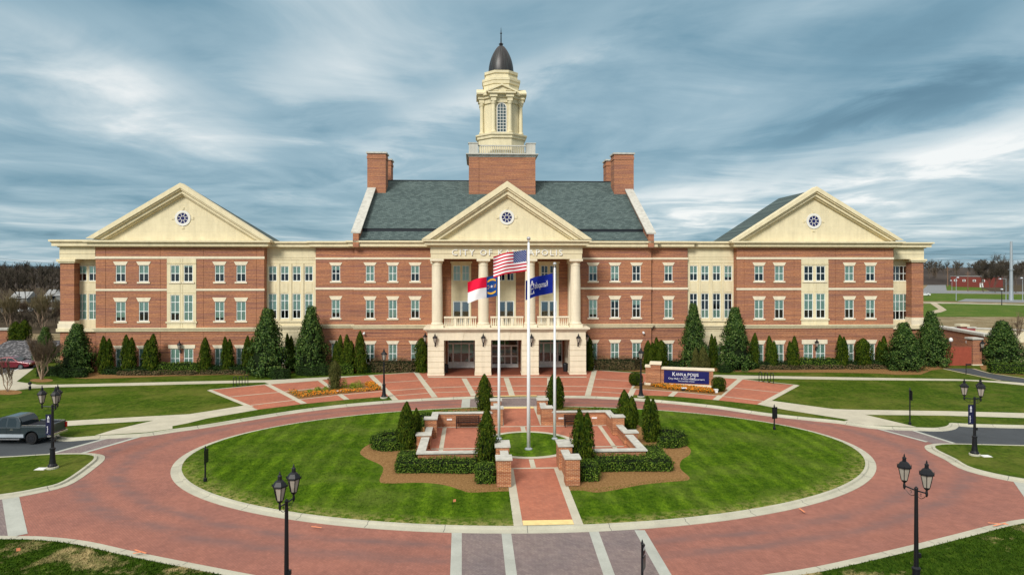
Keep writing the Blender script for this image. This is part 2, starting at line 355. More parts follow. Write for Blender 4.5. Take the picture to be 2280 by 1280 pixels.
# ---------------------------------------------------------------- mesh helpers
class MB:
    def __init__(s): s.v = []; s.f = []; s.mi = []; s.cur = 0
    def quad(s, a, b, c, d): i = len(s.v); s.v += [a, b, c, d]; s.f.append((i, i+1, i+2, i+3)); s.mi.append(s.cur)
    def face(s, pts): i = len(s.v); s.v += list(pts); s.f.append(tuple(range(i, i+len(pts)))); s.mi.append(s.cur)
    def box(s, x0, x1, y0, y1, z0, z1):
        i = len(s.v)
        s.v += [(x0,y0,z0),(x1,y0,z0),(x1,y1,z0),(x0,y1,z0),(x0,y0,z1),(x1,y0,z1),(x1,y1,z1),(x0,y1,z1)]
        for q in ((0,3,2,1),(4,5,6,7),(0,1,5,4),(1,2,6,5),(2,3,7,6),(3,0,4,7)): s.f.append(tuple(i+k for k in q)); s.mi.append(s.cur)
    def prism(s, pts, fn0, fn1):                 # polygon pts; fn maps (x,y) to a 3-D point of the bottom and top caps
        n = len(pts); i = len(s.v)
        s.v += [fn0(*p) for p in pts] + [fn1(*p) for p in pts]
        s.f.append(tuple(i+k for k in range(n-1, -1, -1))); s.f.append(tuple(i+n+k for k in range(n))); s.mi += [s.cur]*2
        for k in range(n):
            q = (k+1) % n; s.f.append((i+k, i+q, i+n+q, i+n+k)); s.mi.append(s.cur)
    def xz(s, pts, y0, y1): s.prism(pts, lambda x, z: (x, y0, z), lambda x, z: (x, y1, z))
    def yz(s, pts, x0, x1): s.prism(pts, lambda y, z: (x0, y, z), lambda y, z: (x1, y, z))
    def lathe(s, prof, n=12, c=(0,0,0), rot=0., cap=True):
        i = len(s.v)
        for r, z in prof:
            for k in range(n):
                a = rot + 2*math.pi*k/n; s.v.append((c[0]+r*math.cos(a), c[1]+r*math.sin(a), c[2]+z))
        m = len(prof)
        for j in range(m-1):
            for k in range(n):
                q = (k+1) % n; s.f.append((i+j*n+k, i+j*n+q, i+(j+1)*n+q, i+(j+1)*n+k)); s.mi.append(s.cur)
        if cap:
            s.f.append(tuple(i+k for k in range(n-1,-1,-1))); s.f.append(tuple(i+(m-1)*n+k for k in range(n))); s.mi += [s.cur]*2
    def tube(s, pts, rad, n=6):
        pts = [Vector(p) for p in pts]; i = len(s.v); m = len(pts)
        if not isinstance(rad, (list, tuple)): rad = [rad]*m
        for j, p in enumerate(pts):
            d = (pts[min(j+1, m-1)] - pts[max(j-1, 0)]).normalized()
            u = d.cross(Vector((0,0,1)) if abs(d.z) < .9 else Vector((1,0,0))).normalized(); w_ = d.cross(u)
            for k in range(n):
                a = 2*math.pi*k/n; q = p + (u*math.cos(a) + w_*math.sin(a))*rad[j]; s.v.append(tuple(q))
        for j in range(m-1):
            for k in range(n):
                q = (k+1) % n; s.f.append((i+j*n+k, i+j*n+q, i+(j+1)*n+q, i+(j+1)*n+k)); s.mi.append(s.cur)
        s.f.append(tuple(i+k for k in range(n-1,-1,-1))); s.f.append(tuple(i+(m-1)*n+k for k in range(n))); s.mi += [s.cur]*2
    def add(s, vs_, fs_, fn=lambda p: p):
        i = len(s.v); s.v += [tuple(fn(Vector(p))) for p in vs_]
        for f in fs_: s.f.append(tuple(i+k for k in f)); s.mi.append(s.cur)
    def build(s, name, mats, parent=None, loc=None, smooth=False, bevel=0):
        me = bpy.data.meshes.new(name); me.from_pydata([tuple(p) for p in s.v], [], s.f)
        mats = mats if isinstance(mats, (list, tuple)) else [mats]
        for m in mats: me.materials.append(MATS[m])
        if len(mats) > 1: me.polygons.foreach_set('material_index', s.mi)
        if smooth: me.polygons.foreach_set('use_smooth', [True]*len(me.polygons))
        me.update()
        o = bpy.data.objects.new(name, me); COL.objects.link(o)
        if parent: o.parent = parent
        if loc is not None: o.location = loc
        if bevel:
            b = o.modifiers.new('bevel', 'BEVEL'); b.width = bevel; b.segments = 2; b.limit_method = 'ANGLE'; b.angle_limit = R(40)
        return o
def np_mesh(name, V, Fq, mat_, parent=None, loc=None, k=4):
    me = bpy.data.meshes.new(name); nV, nF = len(V), len(Fq)
    me.vertices.add(nV); me.vertices.foreach_set('co', np.asarray(V, dtype=np.float32).ravel())
    me.loops.add(nF*k); me.loops.foreach_set('vertex_index', np.asarray(Fq, dtype=np.int32).ravel())
    me.polygons.add(nF); me.polygons.foreach_set('loop_start', np.arange(0, nF*k, k, dtype=np.int32))
    me.polygons.foreach_set('loop_total', np.full(nF, k, dtype=np.int32))
    me.materials.append(MATS[mat_]); me.update(calc_edges=True); me.validate()
    o = bpy.data.objects.new(name, me); COL.objects.link(o)
    if parent: o.parent = parent
    if loc is not None: o.location = loc
    return o
def tag(o, label, cat, group=None, kind=None):
    if kind: o['kind'] = kind
    if label: o['label'] = label
    if cat: o['category'] = cat
    if group: o['group'] = group
    return o
def thing(name, label, cat, loc=(0,0,0), rz=0., group=None, s=1.):
    o = bpy.data.objects.new(name, None); COL.objects.link(o); o.location = loc; o.rotation_euler = (0, 0, rz)
    o.empty_display_size = .2
    if s != 1.: o.scale = s if isinstance(s, tuple) else (s, s, s)
    return tag(o, label, cat, group)
def dup(root, label, loc, rz=0., s=None, group=None):
    r = root.copy(); COL.objects.link(r); r.location = loc; r.rotation_euler = (0, 0, rz)
    if s is not None: r.scale = s
    r['label'] = label
    if group: r['group'] = group
    for ch in list(root.children):
        c = ch.copy(); COL.objects.link(c); c.parent = r
        for g in list(ch.children):
            d = g.copy(); COL.objects.link(d); d.parent = c
    return r
def W(p, h=0.): return (p[0], p[1], gz(p[1]) + h)
def slab(name, pts, h1, mat_, h0=None, kind='structure'):
    mb = MB(); pts = [tuple(p) for p in pts]
    if h0 is None: mb.face([W(p, h1) for p in pts])
    else: mb.prism(pts, lambda x, y: W((x, y), h0), lambda x, y: W((x, y), h1))
    o = mb.build(name, mat_); o['kind'] = kind; return o
def strip(mb, pts, wd, h):                     # a flat band along a polyline
    pts = [Vector(p) for p in pts]; n = len(pts); L = []; Rr = []
    for i, p in enumerate(pts):
        d = (pts[min(i+1, n-1)] - pts[max(i-1, 0)]).normalized(); q = Vector((-d.y, d.x))*wd/2
        L.append(p+q); Rr.append(p-q)
    for i in range(n-1): mb.quad(W(Rr[i], h), W(Rr[i+1], h), W(L[i+1], h), W(L[i], h))
def offset(pts, d, closed=False):
    n = len(pts); out = []
    for i, p in enumerate(pts):
        a = pts[(i-1) % n] if closed or i > 0 else p; b = pts[(i+1) % n] if closed or i < n-1 else p
        t = (Vector(b) - Vector(a)).normalized(); out.append(Vector(p) + Vector((-t.y, t.x))*d)
    return out
def smooth_line(pts, n=6, closed=False):       # Catmull-Rom
    pts = [Vector(p) for p in pts]; m = len(pts); out = []
    for i in range(m if closed else m-1):
        p0 = pts[(i-1) % m] if closed or i > 0 else pts[i]; p1 = pts[i]; p2 = pts[(i+1) % m]; p3 = pts[(i+2) % m] if closed or i+2 < m else p2
        for k in range(n):
            t = k/n; out.append(.5*((2*p1) + (p2-p0)*t + (2*p0-5*p1+4*p2-p3)*t*t + (3*p1-p0-3*p2+p3)*t**3))
    if not closed: out.append(pts[-1])
    return out
def kerb(name, line, closed=False, side=1, label_kind='structure'):   # line = back edge (lawn); side*left = road
    prof = [(0, -.02), (0, .135), (.17, .13), (.21, .035), (.62, .022), (.62, -.02)]
    mb = MB(); n = len(line); rows = [offset(line, side*d, closed) for d, h in prof]
    for i in range(n if closed else n-1):
        j = (i+1) % n
        for k in range(len(prof)-1):
            mb.quad(W(rows[k][i], prof[k][1]), W(rows[k][j], prof[k][1]), W(rows[k+1][j], prof[k+1][1]), W(rows[k+1][i], prof[k+1][1]))
    mb.cur = 1; acc = 0.                        # saw cut joints
    for i in range(n if closed else n-1):
        j = (i+1) % n; acc += (Vector(line[j]) - Vector(line[i])).length
        if acc > 3.0:
            acc = 0; t = (Vector(line[j]) - Vector(line[i])).normalized()*.016
            for k in range(1, 4):
                a, b = rows[k][i], rows[k+1][i]; ha, hb = prof[k][1]+.003, prof[k+1][1]+.003
                mb.quad(W(a-t, ha), W(a+t, ha), W(b+t, hb), W(b-t, hb))
    o = mb.build(name, ['kerb concrete', 'joint']); o['kind'] = label_kind; return o
def text_geo(s_, size, ext=.01, spacing=1.0, align='CENTER', res=2):
    cu = bpy.data.curves.new('txt', 'FONT'); cu.body = s_; cu.size = size; cu.extrude = ext; cu.align_x = align; cu.space_character = spacing; cu.resolution_u = res
    o = bpy.data.objects.new('txt', cu); me = o.to_mesh()
    v = [tuple(p.co) for p in me.vertices]; f = [tuple(p.vertices) for p in me.polygons]
    o.to_mesh_clear(); bpy.data.objects.remove(o); bpy.data.curves.remove(cu); return v, f

# ---------------------------------------------------------------- foliage helpers
def unit(a): return a / np.maximum(np.linalg.norm(a, axis=1, keepdims=True), 1e-6)
def leaves(P, Nn, ln, wd, up=.0, jit=.5):
    n = len(P); N_ = unit(Nn + rng.normal(0, jit, (n, 3)))
    T = unit(rng.normal(0, 1, (n, 3)) + np.array([0, 0, up]))
    T = unit(T - N_*(T*N_).sum(1, keepdims=True)); B = np.cross(N_, T)
    l_ = (ln*rng.uniform(.7, 1.3, n))[:, None]*.5; w_ = (wd*rng.uniform(.7, 1.3, n))[:, None]*.5
    V = np.stack([P - T*l_, P + B*w_, P + T*l_, P - B*w_], 1).reshape(-1, 3)
    return V, np.arange(n*4).reshape(-1, 4)
def conifer_proto(idx, heads, blunt, n=2600):      # unit: 1 m high, 1 m wide, scaled per plant
    P = []; Q = []
    for (hx, hy, hh, hr, k) in heads:
        m = int(n*k); h = rng.uniform(0, 1, m)**.9; a = rng.uniform(0, 2*np.pi, m)
        prof = np.minimum(1, .86 + h*.6) * np.where(h < blunt, 1, ((1-h)/(1-blunt)))**.62
        lump = 1 + .10*np.sin(a*3+h*9+idx) + .09*np.sin(a*5-h*17+2*idx) + rng.normal(0, .085, m)
        r = hr*prof*lump*np.where(rng.uniform(0, 1, m) < .25, rng.uniform(.6, 1, m), 1)
        t = .5
        P.append(np.stack([hx*(.5+.5*h)+r*np.cos(a), hy+r*np.sin(a), h*hh], 1)); Q.append(np.stack([np.cos(a), np.sin(a), .25+0*a], 1))
    P = np.concatenate(P); Q = np.concatenate(Q); return P, Q
HEADS = [([(0, 0, 1, .50, 1)], .42), ([(-.15, 0, 1, .37, .6), (.18, .05, .93, .35, .55)], .46),
         ([(.16, 0, 1, .37, .6), (-.19, .05, .84, .34, .5)], .45), ([(0, 0, 1, .50, 1)], .74)]
CPROTO = {}
def conifer(label, p, height, width, kind, rz=None, group='columnar evergreens', mat_='arborvitae leaf', dens=1.0):
    key = (kind, round(math.log(max(height/width, .5))*2), mat_)
    rz = rz if rz is not None else 0.
    loc = W(p, .1)
    if key not in CPROTO:
        ar = height/width
        P, Q = conifer_proto(len(CPROTO)+1, *HEADS[kind], n=int(3200*dens))
        P2 = P*np.array([1, 1, ar])
        V, Fq = leaves(P2, Q, .11*ar**.5, .045, up=2.2, jit=.35)
        V[:, 2] /= ar; V[:, 2] = np.maximum(V[:, 2], .005)
        root = thing('columnar_evergreen', label, 'evergreen', loc, rz, group, (width, width, height))
        np_mesh('crown', V, Fq, mat_, root)
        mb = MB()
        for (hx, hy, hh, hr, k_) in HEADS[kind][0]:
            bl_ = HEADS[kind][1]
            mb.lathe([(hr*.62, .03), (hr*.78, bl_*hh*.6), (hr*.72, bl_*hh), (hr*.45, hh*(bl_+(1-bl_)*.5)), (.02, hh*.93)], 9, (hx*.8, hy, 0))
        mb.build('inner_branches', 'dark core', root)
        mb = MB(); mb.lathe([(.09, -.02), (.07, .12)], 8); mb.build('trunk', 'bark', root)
        CPROTO[key] = root; return root
    o = dup(CPROTO[key], label, loc, rz, (width*rng.uniform(.92, 1.08), width*rng.uniform(.9, 1.1), height*rng.uniform(.97, 1.02)), group)
    o.rotation_euler = (rng.normal(0, .02), rng.normal(0, .025), rz); return o
def crown_points(n_cl, per, prof, lump):
    P = []; Q = []
    for i in range(n_cl):
        h = rng.uniform(0, 1)**.85; a = rng.uniform(0, 2*np.pi); r = prof(h)*(1 + lump*math.sin(a*3+h*11)*.6 + rng.normal(0, lump))
        r *= 1 if rng.uniform() < .75 else rng.uniform(.5, .95)
        c = np.array([r*math.cos(a), r*math.sin(a), h]); o = np.array([math.cos(a), math.sin(a), .45]); o /= np.linalg.norm(o)
        q = rng.normal(0, 1, (per, 3)); q /= np.linalg.norm(q, axis=1, keepdims=True)
        P.append(c + q*np.array([1, 1, .75])*rng.uniform(.05, .095)); Q.append(q*.8 + o)
    return np.concatenate(P), np.concatenate(Q)
MPROTO = {}
def magnolia(label, p, height, width, kind, rz, group='magnolia trees'):
    loc = W(p, .05)
    if kind not in MPROTO:
        prof = lambda h: .5*min(1, .62+h*3.2)*max(.06, (1-h))**.72*1.12
        P, Q = crown_points(520, 26, prof, .14)
        V, Fq = leaves(P*np.array([1, 1, 1.45]), Q, .050, .026, up=.6, jit=.55); V[:, 2] /= 1.45; V[:, 2] = np.maximum(V[:, 2], .0)
        root = thing('magnolia_tree', label, 'tree', loc, rz, group, (width, width, height))
        np_mesh('crown', V, Fq, 'magnolia leaf', root)
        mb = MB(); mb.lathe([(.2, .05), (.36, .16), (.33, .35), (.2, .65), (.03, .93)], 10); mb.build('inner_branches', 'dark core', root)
        mb = MB(); mb.lathe([(.035, -.03), (.025, .2)], 8); mb.build('trunk', 'bark', root)
        MPROTO[kind] = root; return root
    return dup(MPROTO[kind], label, loc, rz, (width, width, height), group)
def inside(poly, x, y):
    c = np.zeros(len(x), bool); n = len(poly)
    for i in range(n):
        x0, y0 = poly[i][0], poly[i][1]; x1, y1 = poly[(i+1) % n][0], poly[(i+1) % n][1]
        if abs(y1-y0) < 1e-9: continue
        k = ((y0 > y) != (y1 > y)) & (x < (x1-x0)*(y-y0)/(y1-y0)+x0); c ^= k
    return c
def hedge(label, poly, h, mat_='hedge leaf', dens=170, size=.085, base=.1, group='clipped hedges', name='hedge', cat='hedge', rough=.05, core=True, inner=None):
    poly = [Vector(p) for p in poly]; cx = sum(p.x for p in poly)/len(poly); cy = sum(p.y for p in poly)/len(poly); z0 = gz(cy)+base
    loc = [(p.x-cx, p.y-cy) for p in poly]
    area = sum(loc[i][0]*loc[(i+1) % len(loc)][1]-loc[(i+1) % len(loc)][0]*loc[i][1] for i in range(len(loc)))/2
    if area < 0: loc.reverse()
    xs = [p[0] for p in loc]; ys = [p[1] for p in loc]
    n = int(dens*(max(xs)-min(xs))*(max(ys)-min(ys))); x = rng.uniform(min(xs), max(xs), n); y = rng.uniform(min(ys), max(ys), n); k = inside(loc, x, y); x, y = x[k], y[k]
    # distance to the edge rounds the top shoulder
    d = np.full(len(x), 9.)
    for i in range(len(loc)):
        ax, ay = loc[i]; bx_, by_ = loc[(i+1) % len(loc)]; L2 = (bx_-ax)**2+(by_-ay)**2+1e-9
        t = np.clip(((x-ax)*(bx_-ax)+(y-ay)*(by_-ay))/L2, 0, 1); d = np.minimum(d, np.hypot(x-ax-t*(bx_-ax), y-ay-t*(by_-ay)))
    rr = min(.22, h*.35); zt = h - rr + np.sqrt(np.maximum(0, rr*rr-np.maximum(0, rr-d)**2)) + rng.normal(0, rough, len(x)) + rough*1.2*np.sin(x*2.3+y*1.7)
    P = [np.stack([x, y, zt], 1)]; Q = [np.tile([0, 0, 1.], (len(x), 1))]
    for i in range(len(loc)):
        ax, ay = loc[i]; bx_, by_ = loc[(i+1) % len(loc)]; L = math.hypot(bx_-ax, by_-ay); m = int(dens*L*h*1.1)
        if m < 1: continue
        t = rng.uniform(0, 1, m); z = rng.uniform(.0, h-rr*.6, m); nx, ny = (by_-ay)/L, -(bx_-ax)/L
        o_ = rng.normal(0, rough, m) + rough*np.sin(t*L*2.1+z*3) - .12*np.maximum(0, (.25-z/h))
        P.append(np.stack([ax+t*(bx_-ax)+nx*o_, ay+t*(by_-ay)+ny*o_, z], 1)); Q.append(np.tile([nx, ny, .3], (m, 1)))
    V, Fq = leaves(np.concatenate(P), np.concatenate(Q), size*1.3, size*.8, jit=.55)
    root = thing(name, label, cat, (cx, cy, z0), 0, group)
    np_mesh('foliage', V, Fq, mat_, root)
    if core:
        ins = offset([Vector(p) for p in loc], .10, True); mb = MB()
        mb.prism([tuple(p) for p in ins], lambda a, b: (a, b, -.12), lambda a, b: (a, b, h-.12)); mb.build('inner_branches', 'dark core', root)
    return root
def rect(c0, c1, wd): # rectangle around the segment c0-c1
    a, b = Vector(c0), Vector(c1); d = (b-a).normalized(); q = Vector((-d.y, d.x))*wd/2
    return [a-q, b-q, b+q, a+q]
def resample(poly, step=.6):
    out = []
    for i, p in enumerate(poly):
        q = poly[(i+1) % len(poly)]; n = max(1, int((Vector(q)-Vector(p)).length/step))
        for k in range(n): out.append(Vector(p).lerp(Vector(q), k/n))
    return out
def bare_branches(height, spread, levels, seed, trunks=1, trunk_r=.02, tw=.006, nb=4, up=.5, twigs=0):
    rs = random.Random(seed); tr = MB(); tv = []
    def grow(p, d, L, r, lev):
        q = p + d*L; mid_ = p.lerp(q, .5) + Vector((rs.gauss(0, .06), rs.gauss(0, .06), 0))*L
        if lev <= 1: tr.tube([p, mid_, q], [r, r*.85, r*.65], 5 if lev == 0 else 4)
        else: tv.append((p, q, max(r, tw)))
        if lev >= levels: return
        for k in range(nb + (1 if lev > 0 else 0)):
            t = rs.uniform(.35, 1.0); b = p.lerp(q, t)
            e = (d + Vector((rs.gauss(0, spread), rs.gauss(0, spread), rs.gauss(up*.4, .25)))).normalized()
            grow(b, e, L*rs.uniform(.5, .8), r*.55, lev+1)
    for k in range(trunks):
        a = 2*math.pi*k/trunks; d = Vector((math.cos(a)*.28, math.sin(a)*.28, 1)).normalized() if trunks > 1 else Vector((rs.gauss(0, .04), rs.gauss(0, .04), 1)).normalized()
        grow(Vector((math.cos(a)*.02*(trunks > 1), math.sin(a)*.02*(trunks > 1), 0)), d, height*.42, trunk_r, 0)
    V = []
    for p, q, r in tv:
        d = (q-p); u = Vector((d.y, -d.x, 0.001)); u = u.normalized()*r
        V += [p-u, p+u, q+u*.4, q-u*.4]
        w_ = d.cross(u).normalized()*r; V += [p-w_, p+w_, q+w_*.4, q-w_*.4]
    V = np.array([tuple(p) for p in V]); return tr, V, np.arange(len(V)).reshape(-1, 4)
# ================================================================ CITY HALL
hall = thing('city_hall', 'long red brick civic building with tan stone portico, three pediments and a domed cupola tower', 'building', (O2.x, O2.y, 0), TH)
BR, TS, CSN = 'red brick', 'tan stone', 'cast stone'
ZB = .3
BACK = 22.0
def wall_grid(mb, x0, x1, z0, z1, c, holes, hg=(), vg=(), reveal=.16, gd=.035, gw=.05):
    xs = {x0, x1}; zs = {z0, z1}
    for (a, b, e, f) in holes: xs |= {a, b}; zs |= {e, f}
    hg = [z for z in hg if z0+.1 < z < z1-.1]; vg = [x for x in vg if x0+.1 < x < x1-.1]
    for z in hg: zs |= {z-gw/2, z+gw/2}
    for x in vg: xs |= {x-gw/2, x+gw/2}
    def uniq(s):
        o = []
        for q in sorted(s):
            if not o or q-o[-1] > .003: o.append(q)
        return o
    xs, zs = uniq(xs), uniq(zs)
    def D(i, k):
        if i < 0 or k < 0 or i >= len(xs)-1 or k >= len(zs)-1: return None
        xm, zm = (xs[i]+xs[i+1])/2, (zs[k]+zs[k+1])/2
        for (a, b, e, f) in holes:
            if a < xm < b and e < zm < f: return -1
        for z in hg:
            if abs(zm-z) < gw/2: return c+gd
        for x in vg:
            if abs(xm-x) < gw/2: return c+gd
        return c
    for i in range(len(xs)-1):
        for k in range(len(zs)-1):
            d = D(i, k); e = c+reveal if d == -1 else d
            if d != -1: mb.quad((xs[i], d, zs[k]), (xs[i+1], d, zs[k]), (xs[i+1], d, zs[k+1]), (xs[i], d, zs[k+1]))
            d2 = D(i+1, k)
            if d2 is not None:
                e2 = c+reveal if d2 == -1 else d2
                if abs(e-e2) > 1e-5: mb.quad((xs[i+1], e, zs[k]), (xs[i+1], e2, zs[k]), (xs[i+1], e2, zs[k+1]), (xs[i+1], e, zs[k+1]))
            d2 = D(i, k+1)
            if d2 is not None:
                e2 = c+reveal if d2 == -1 else d2
                if abs(e-e2) > 1e-5: mb.quad((xs[i], e, zs[k+1]), (xs[i+1], e, zs[k+1]), (xs[i+1], e2, zs[k+1]), (xs[i], e2, zs[k+1]))
def sides(mb, x0, x1, z0, z1, c, back=BACK):
    mb.quad((x0, c, z0), (x0, back, z0), (x0, back, z1), (x0, c, z1)); mb.quad((x1, back, z0), (x1, c, z0), (x1, c, z1), (x1, back, z1))
    mb.quad((x1, back, z0), (x0, back, z0), (x0, back, z1), (x1, back, z1))
def window(xc, wd, z0, z1, c, blind=1., bars=(.5,), lintel=None, sill=True, proud=.05, key=False):
    x0, x1 = xc-wd/2, xc+wd/2; f = .075; y0, y1 = c+.05, c+.12; mb = MB()
    mb.box(x0, x0+f, y0, y1, z0, z1); mb.box(x1-f, x1, y0, y1, z0, z1)
    mb.box(x0+f, x1-f, y0, y1, z0, z0+f); mb.box(x0+f, x1-f, y0, y1, z1-f, z1)
    mb.box(xc-.035, xc+.035, y0+.01, y1-.005, z0+f, z1-f)
    for b in bars:
        z = z0+(z1-z0)*b
        mb.box(x0+f, xc-.035, y0+.012, y1-.007, z-.035, z+.035); mb.box(xc+.035, x1-f, y0+.012, y1-.007, z-.035, z+.035)
    win = mb.build('window', 'window frame', hall)
    g = MB(); g.quad((x0+f, c+.095, z0+f), (x1-f, c+.095, z0+f), (x1-f, c+.095, z1-f), (x0+f, c+.095, z1-f)); g.build('pane', 'window glass', win)
    if blind:
        zt, zb = (z1, z1-(z1-z0)*blind) if blind > 0 else (z1+(z1-z0)*blind, z0)
        g = MB(); g.box(x0+.03, x1-.03, c+.125, c+.135, zb, zt)
        g.build('blind', 'blind', win)
    if lintel:
        g = MB(); zl0, zl1 = z1+.01, lintel
        g.xz([(x0-.05, zl0), (x1+.05, zl0), (x1+.27, zl1), (x0-.27, zl1)], c-proud, c+.04); g.build('lintel', CSN, win)
    if sill:
        g = MB(); g.box(x0-.17, x1+.17, c-.09, c+.05, z0-.19, z0-.004); g.build('sill', CSN, win)
    return win
HB = [2.05+.72*i for i in range(6)]
def cornice(name, pa, pb, c, pyt, pyb, ext=(1, 1), dz=0., retn=3.0, proj=.85):
    xc = (pa+pb)/2; zt, zb = bl(xc, pyt, c)[1]+dz, bl(xc, pyb, c)[1]+dz*.5; x0, x1 = bx(pa, c), bx(pb, c); h = zt-zb; mb = MB()
    for a, b, p in ((0, .16, .22), (.16, .60, .62), (.60, .74, .70), (.74, 1., proj)):
        mb.box(x0-p*ext[0], x1+p*ext[1], c-p, c+retn, zb+h*a+(.002 if a else 0), zb+h*b)
    return mb.build(name, TS, hall)
def band(mb, x0, x1, c, z0, z1, p): mb.box(x0, x1, c-p, c+.05, z0, z1)

def block(pa, pb, c, rows, cols, frz, mid, belt, name, bays=(), vg=(), top=551, ground=True, bandcut=()):
    """rows: (upper, lower, ground) = (lintel top, win top, win bottom) in pixels at the block's middle"""
    pm = (pa+pb)/2; z = lambda py: bl(pm, py, c)[1]
    x0, x1 = bx(pa, c), bx(pb, c); zt = z(top); holes = []; wins = []
    for (px, wpx, b3) in cols:
        xc = bx(px, c); wd = wpx*(bx(px+5, c)-bx(px-5, c))/10
        for (lt, wt, wb), b in zip(rows, b3):
            if b is None: continue
            holes.append((xc-wd/2, xc+wd/2, z(wb), z(wt))); wins.append((xc, wd, z(wb), z(wt), b, z(lt)))
    panels = [(bx(a, c), bx(b, c), z(e), z(f)) for (a, b, e, f) in bays]
    mb = MB(); wall_grid(mb, x0, x1, ZB, zt, c, holes+panels, HB[:5] if ground else (), [bx(v_, c) for v_ in vg])
    sides(mb, x0, x1, ZB, zt, c); mb.build('wall', BR, hall)
    for q in wins: window(q[0], q[1], q[2], q[3], c, q[4], (.5,), q[5])
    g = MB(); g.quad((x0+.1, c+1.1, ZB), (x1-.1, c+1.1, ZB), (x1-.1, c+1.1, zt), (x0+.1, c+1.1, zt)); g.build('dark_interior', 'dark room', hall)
    g = MB()
    zf = (z(frz[1]), z(frz[0])); band(g, x0-.06, x1+.06, c, zf[0], zf[1], .06); g.build('stone_band', CSN, hall)
    segs = [(x0-.06, x1+.06)]
    if bays: segs = [(x0-.06, panels[0][0]), (panels[0][1], x1+.06)]
    for a, b in segs: g = MB(); band(g, a, b, c, z(mid[1]), z(mid[0]), .055); g.build('stone_band', CSN, hall)
    g = MB(); zb0, zb1 = z(belt[1]), z(belt[0]); hb = zb1-zb0
    band(g, x0-.12, x1+.12, c, zb0, zb0+hb*.4, .12); band(g, x0-.22, x1+.22, c, zb0+hb*.4+.003, zb0+hb*.75, .22); band(g, x0-.30, x1+.30, c, zb0+hb*.75+.003, zb1, .30)
    g.build('belt_course', TS, hall)
    return z, x0, x1, zt, panels

R_MAIN = ((584.5, 591.5, 626), (659, 667.5, 707.7), (757.5, 765, 806.5))
R_LW = ((582.5, 590.5, 627.5), (662.6, 671.6, 714.7), (768.5, 776, 820))
R_RW = ((584.5, 592, 625.6), (659.4, 667.7, 708.5), (757, 766, 808))
# main block with the portico in its middle
UP = [(1027, 44), (1126.5, 44), (1222, 44)]
c = 0.
zM = lambda py: bl(1120, py, 0)[1]
xm0, xm1 = bx(789, 0), bx(1450, 0)
cols = [(824, 19, (1., .68, .76)), (874.5, 19, (1., .93, .97)), (924.3, 19, (.5, .6, .76)),
        (1320.5, 18.5, (.52, .82, 1.)), (1369, 18.5, (.86, .12, .8)), (1417, 18.5, (.06, .3, .78))]
holes = []; wins = []
for px, wp, b3 in cols:
    xc = bx(px, 0); wd = wp*(bx(px+5, 0)-bx(px-5, 0))/10
    for (lt, wt, wb), b in zip(R_MAIN, b3):
        holes.append((xc-wd/2, xc+wd/2, zM(wb), zM(wt))); wins.append((xc, wd, zM(wb), zM(wt), b, zM(lt)))
sur = [(bx(p-w_/2, 0), bx(p+w_/2, 0), zM(729), zM(583)) for p, w_ in UP]
DOORS = [(997, 1056.5), (1094, 1154), (1200, 1252)]
ZD0, ZD1 = .72, zM(754)
dh = [(bx(a, 0), bx(b, 0), ZD0, ZD1) for a, b in DOORS]
mb = MB(); ztm = zM(551)
wall_grid(mb, xm0, xm1, ZB, ztm, 0, holes+sur+dh, HB[:5]); sides(mb, xm0, xm1, ZB, ztm, 0); mb.build('wall', BR, hall)
for q in wins: window(q[0], q[1], q[2], q[3], 0, q[4], (.5,), q[5])
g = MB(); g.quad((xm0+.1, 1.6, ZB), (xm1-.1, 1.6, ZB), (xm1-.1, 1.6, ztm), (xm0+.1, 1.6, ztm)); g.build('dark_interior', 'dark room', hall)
xp0, xp1 = bl(953, 600, -5.0)[0]-.2, bl(1304, 600, -5.0)[0]+.2
for a, b in ((xm0-.06, xp0+.9), (xp1-.9, xm1+.06)):
    g = MB(); band(g, a, b, 0, zM(577.7), zM(573.5), .06); g.build('stone_band', CSN, hall); g = MB(); band(g, a, b, 0, zM(644.7), zM(640), .055); g.build('stone_band', CSN, hall)
zb0, zb1 = zM(730.5), zM(722); hb = zb1-zb0
for a, b in ((xm0, xp0+.9), (xp1-.9, xm1)):
    e0 = 1 if a == xm0 else 0; e1 = 1 - e0; g = MB()
    for f0, f1, p in ((0, .4, .12), (.4, .75, .22), (.75, 1, .30)): g.box(a-p*e0, b+p*e1, -p, .05, zb0+hb*f0+.002, zb0+hb*f1)
    g.build('belt_course', TS, hall)
cornice('cornice', 789, 1450, 0, 537, 552, dz=.004)
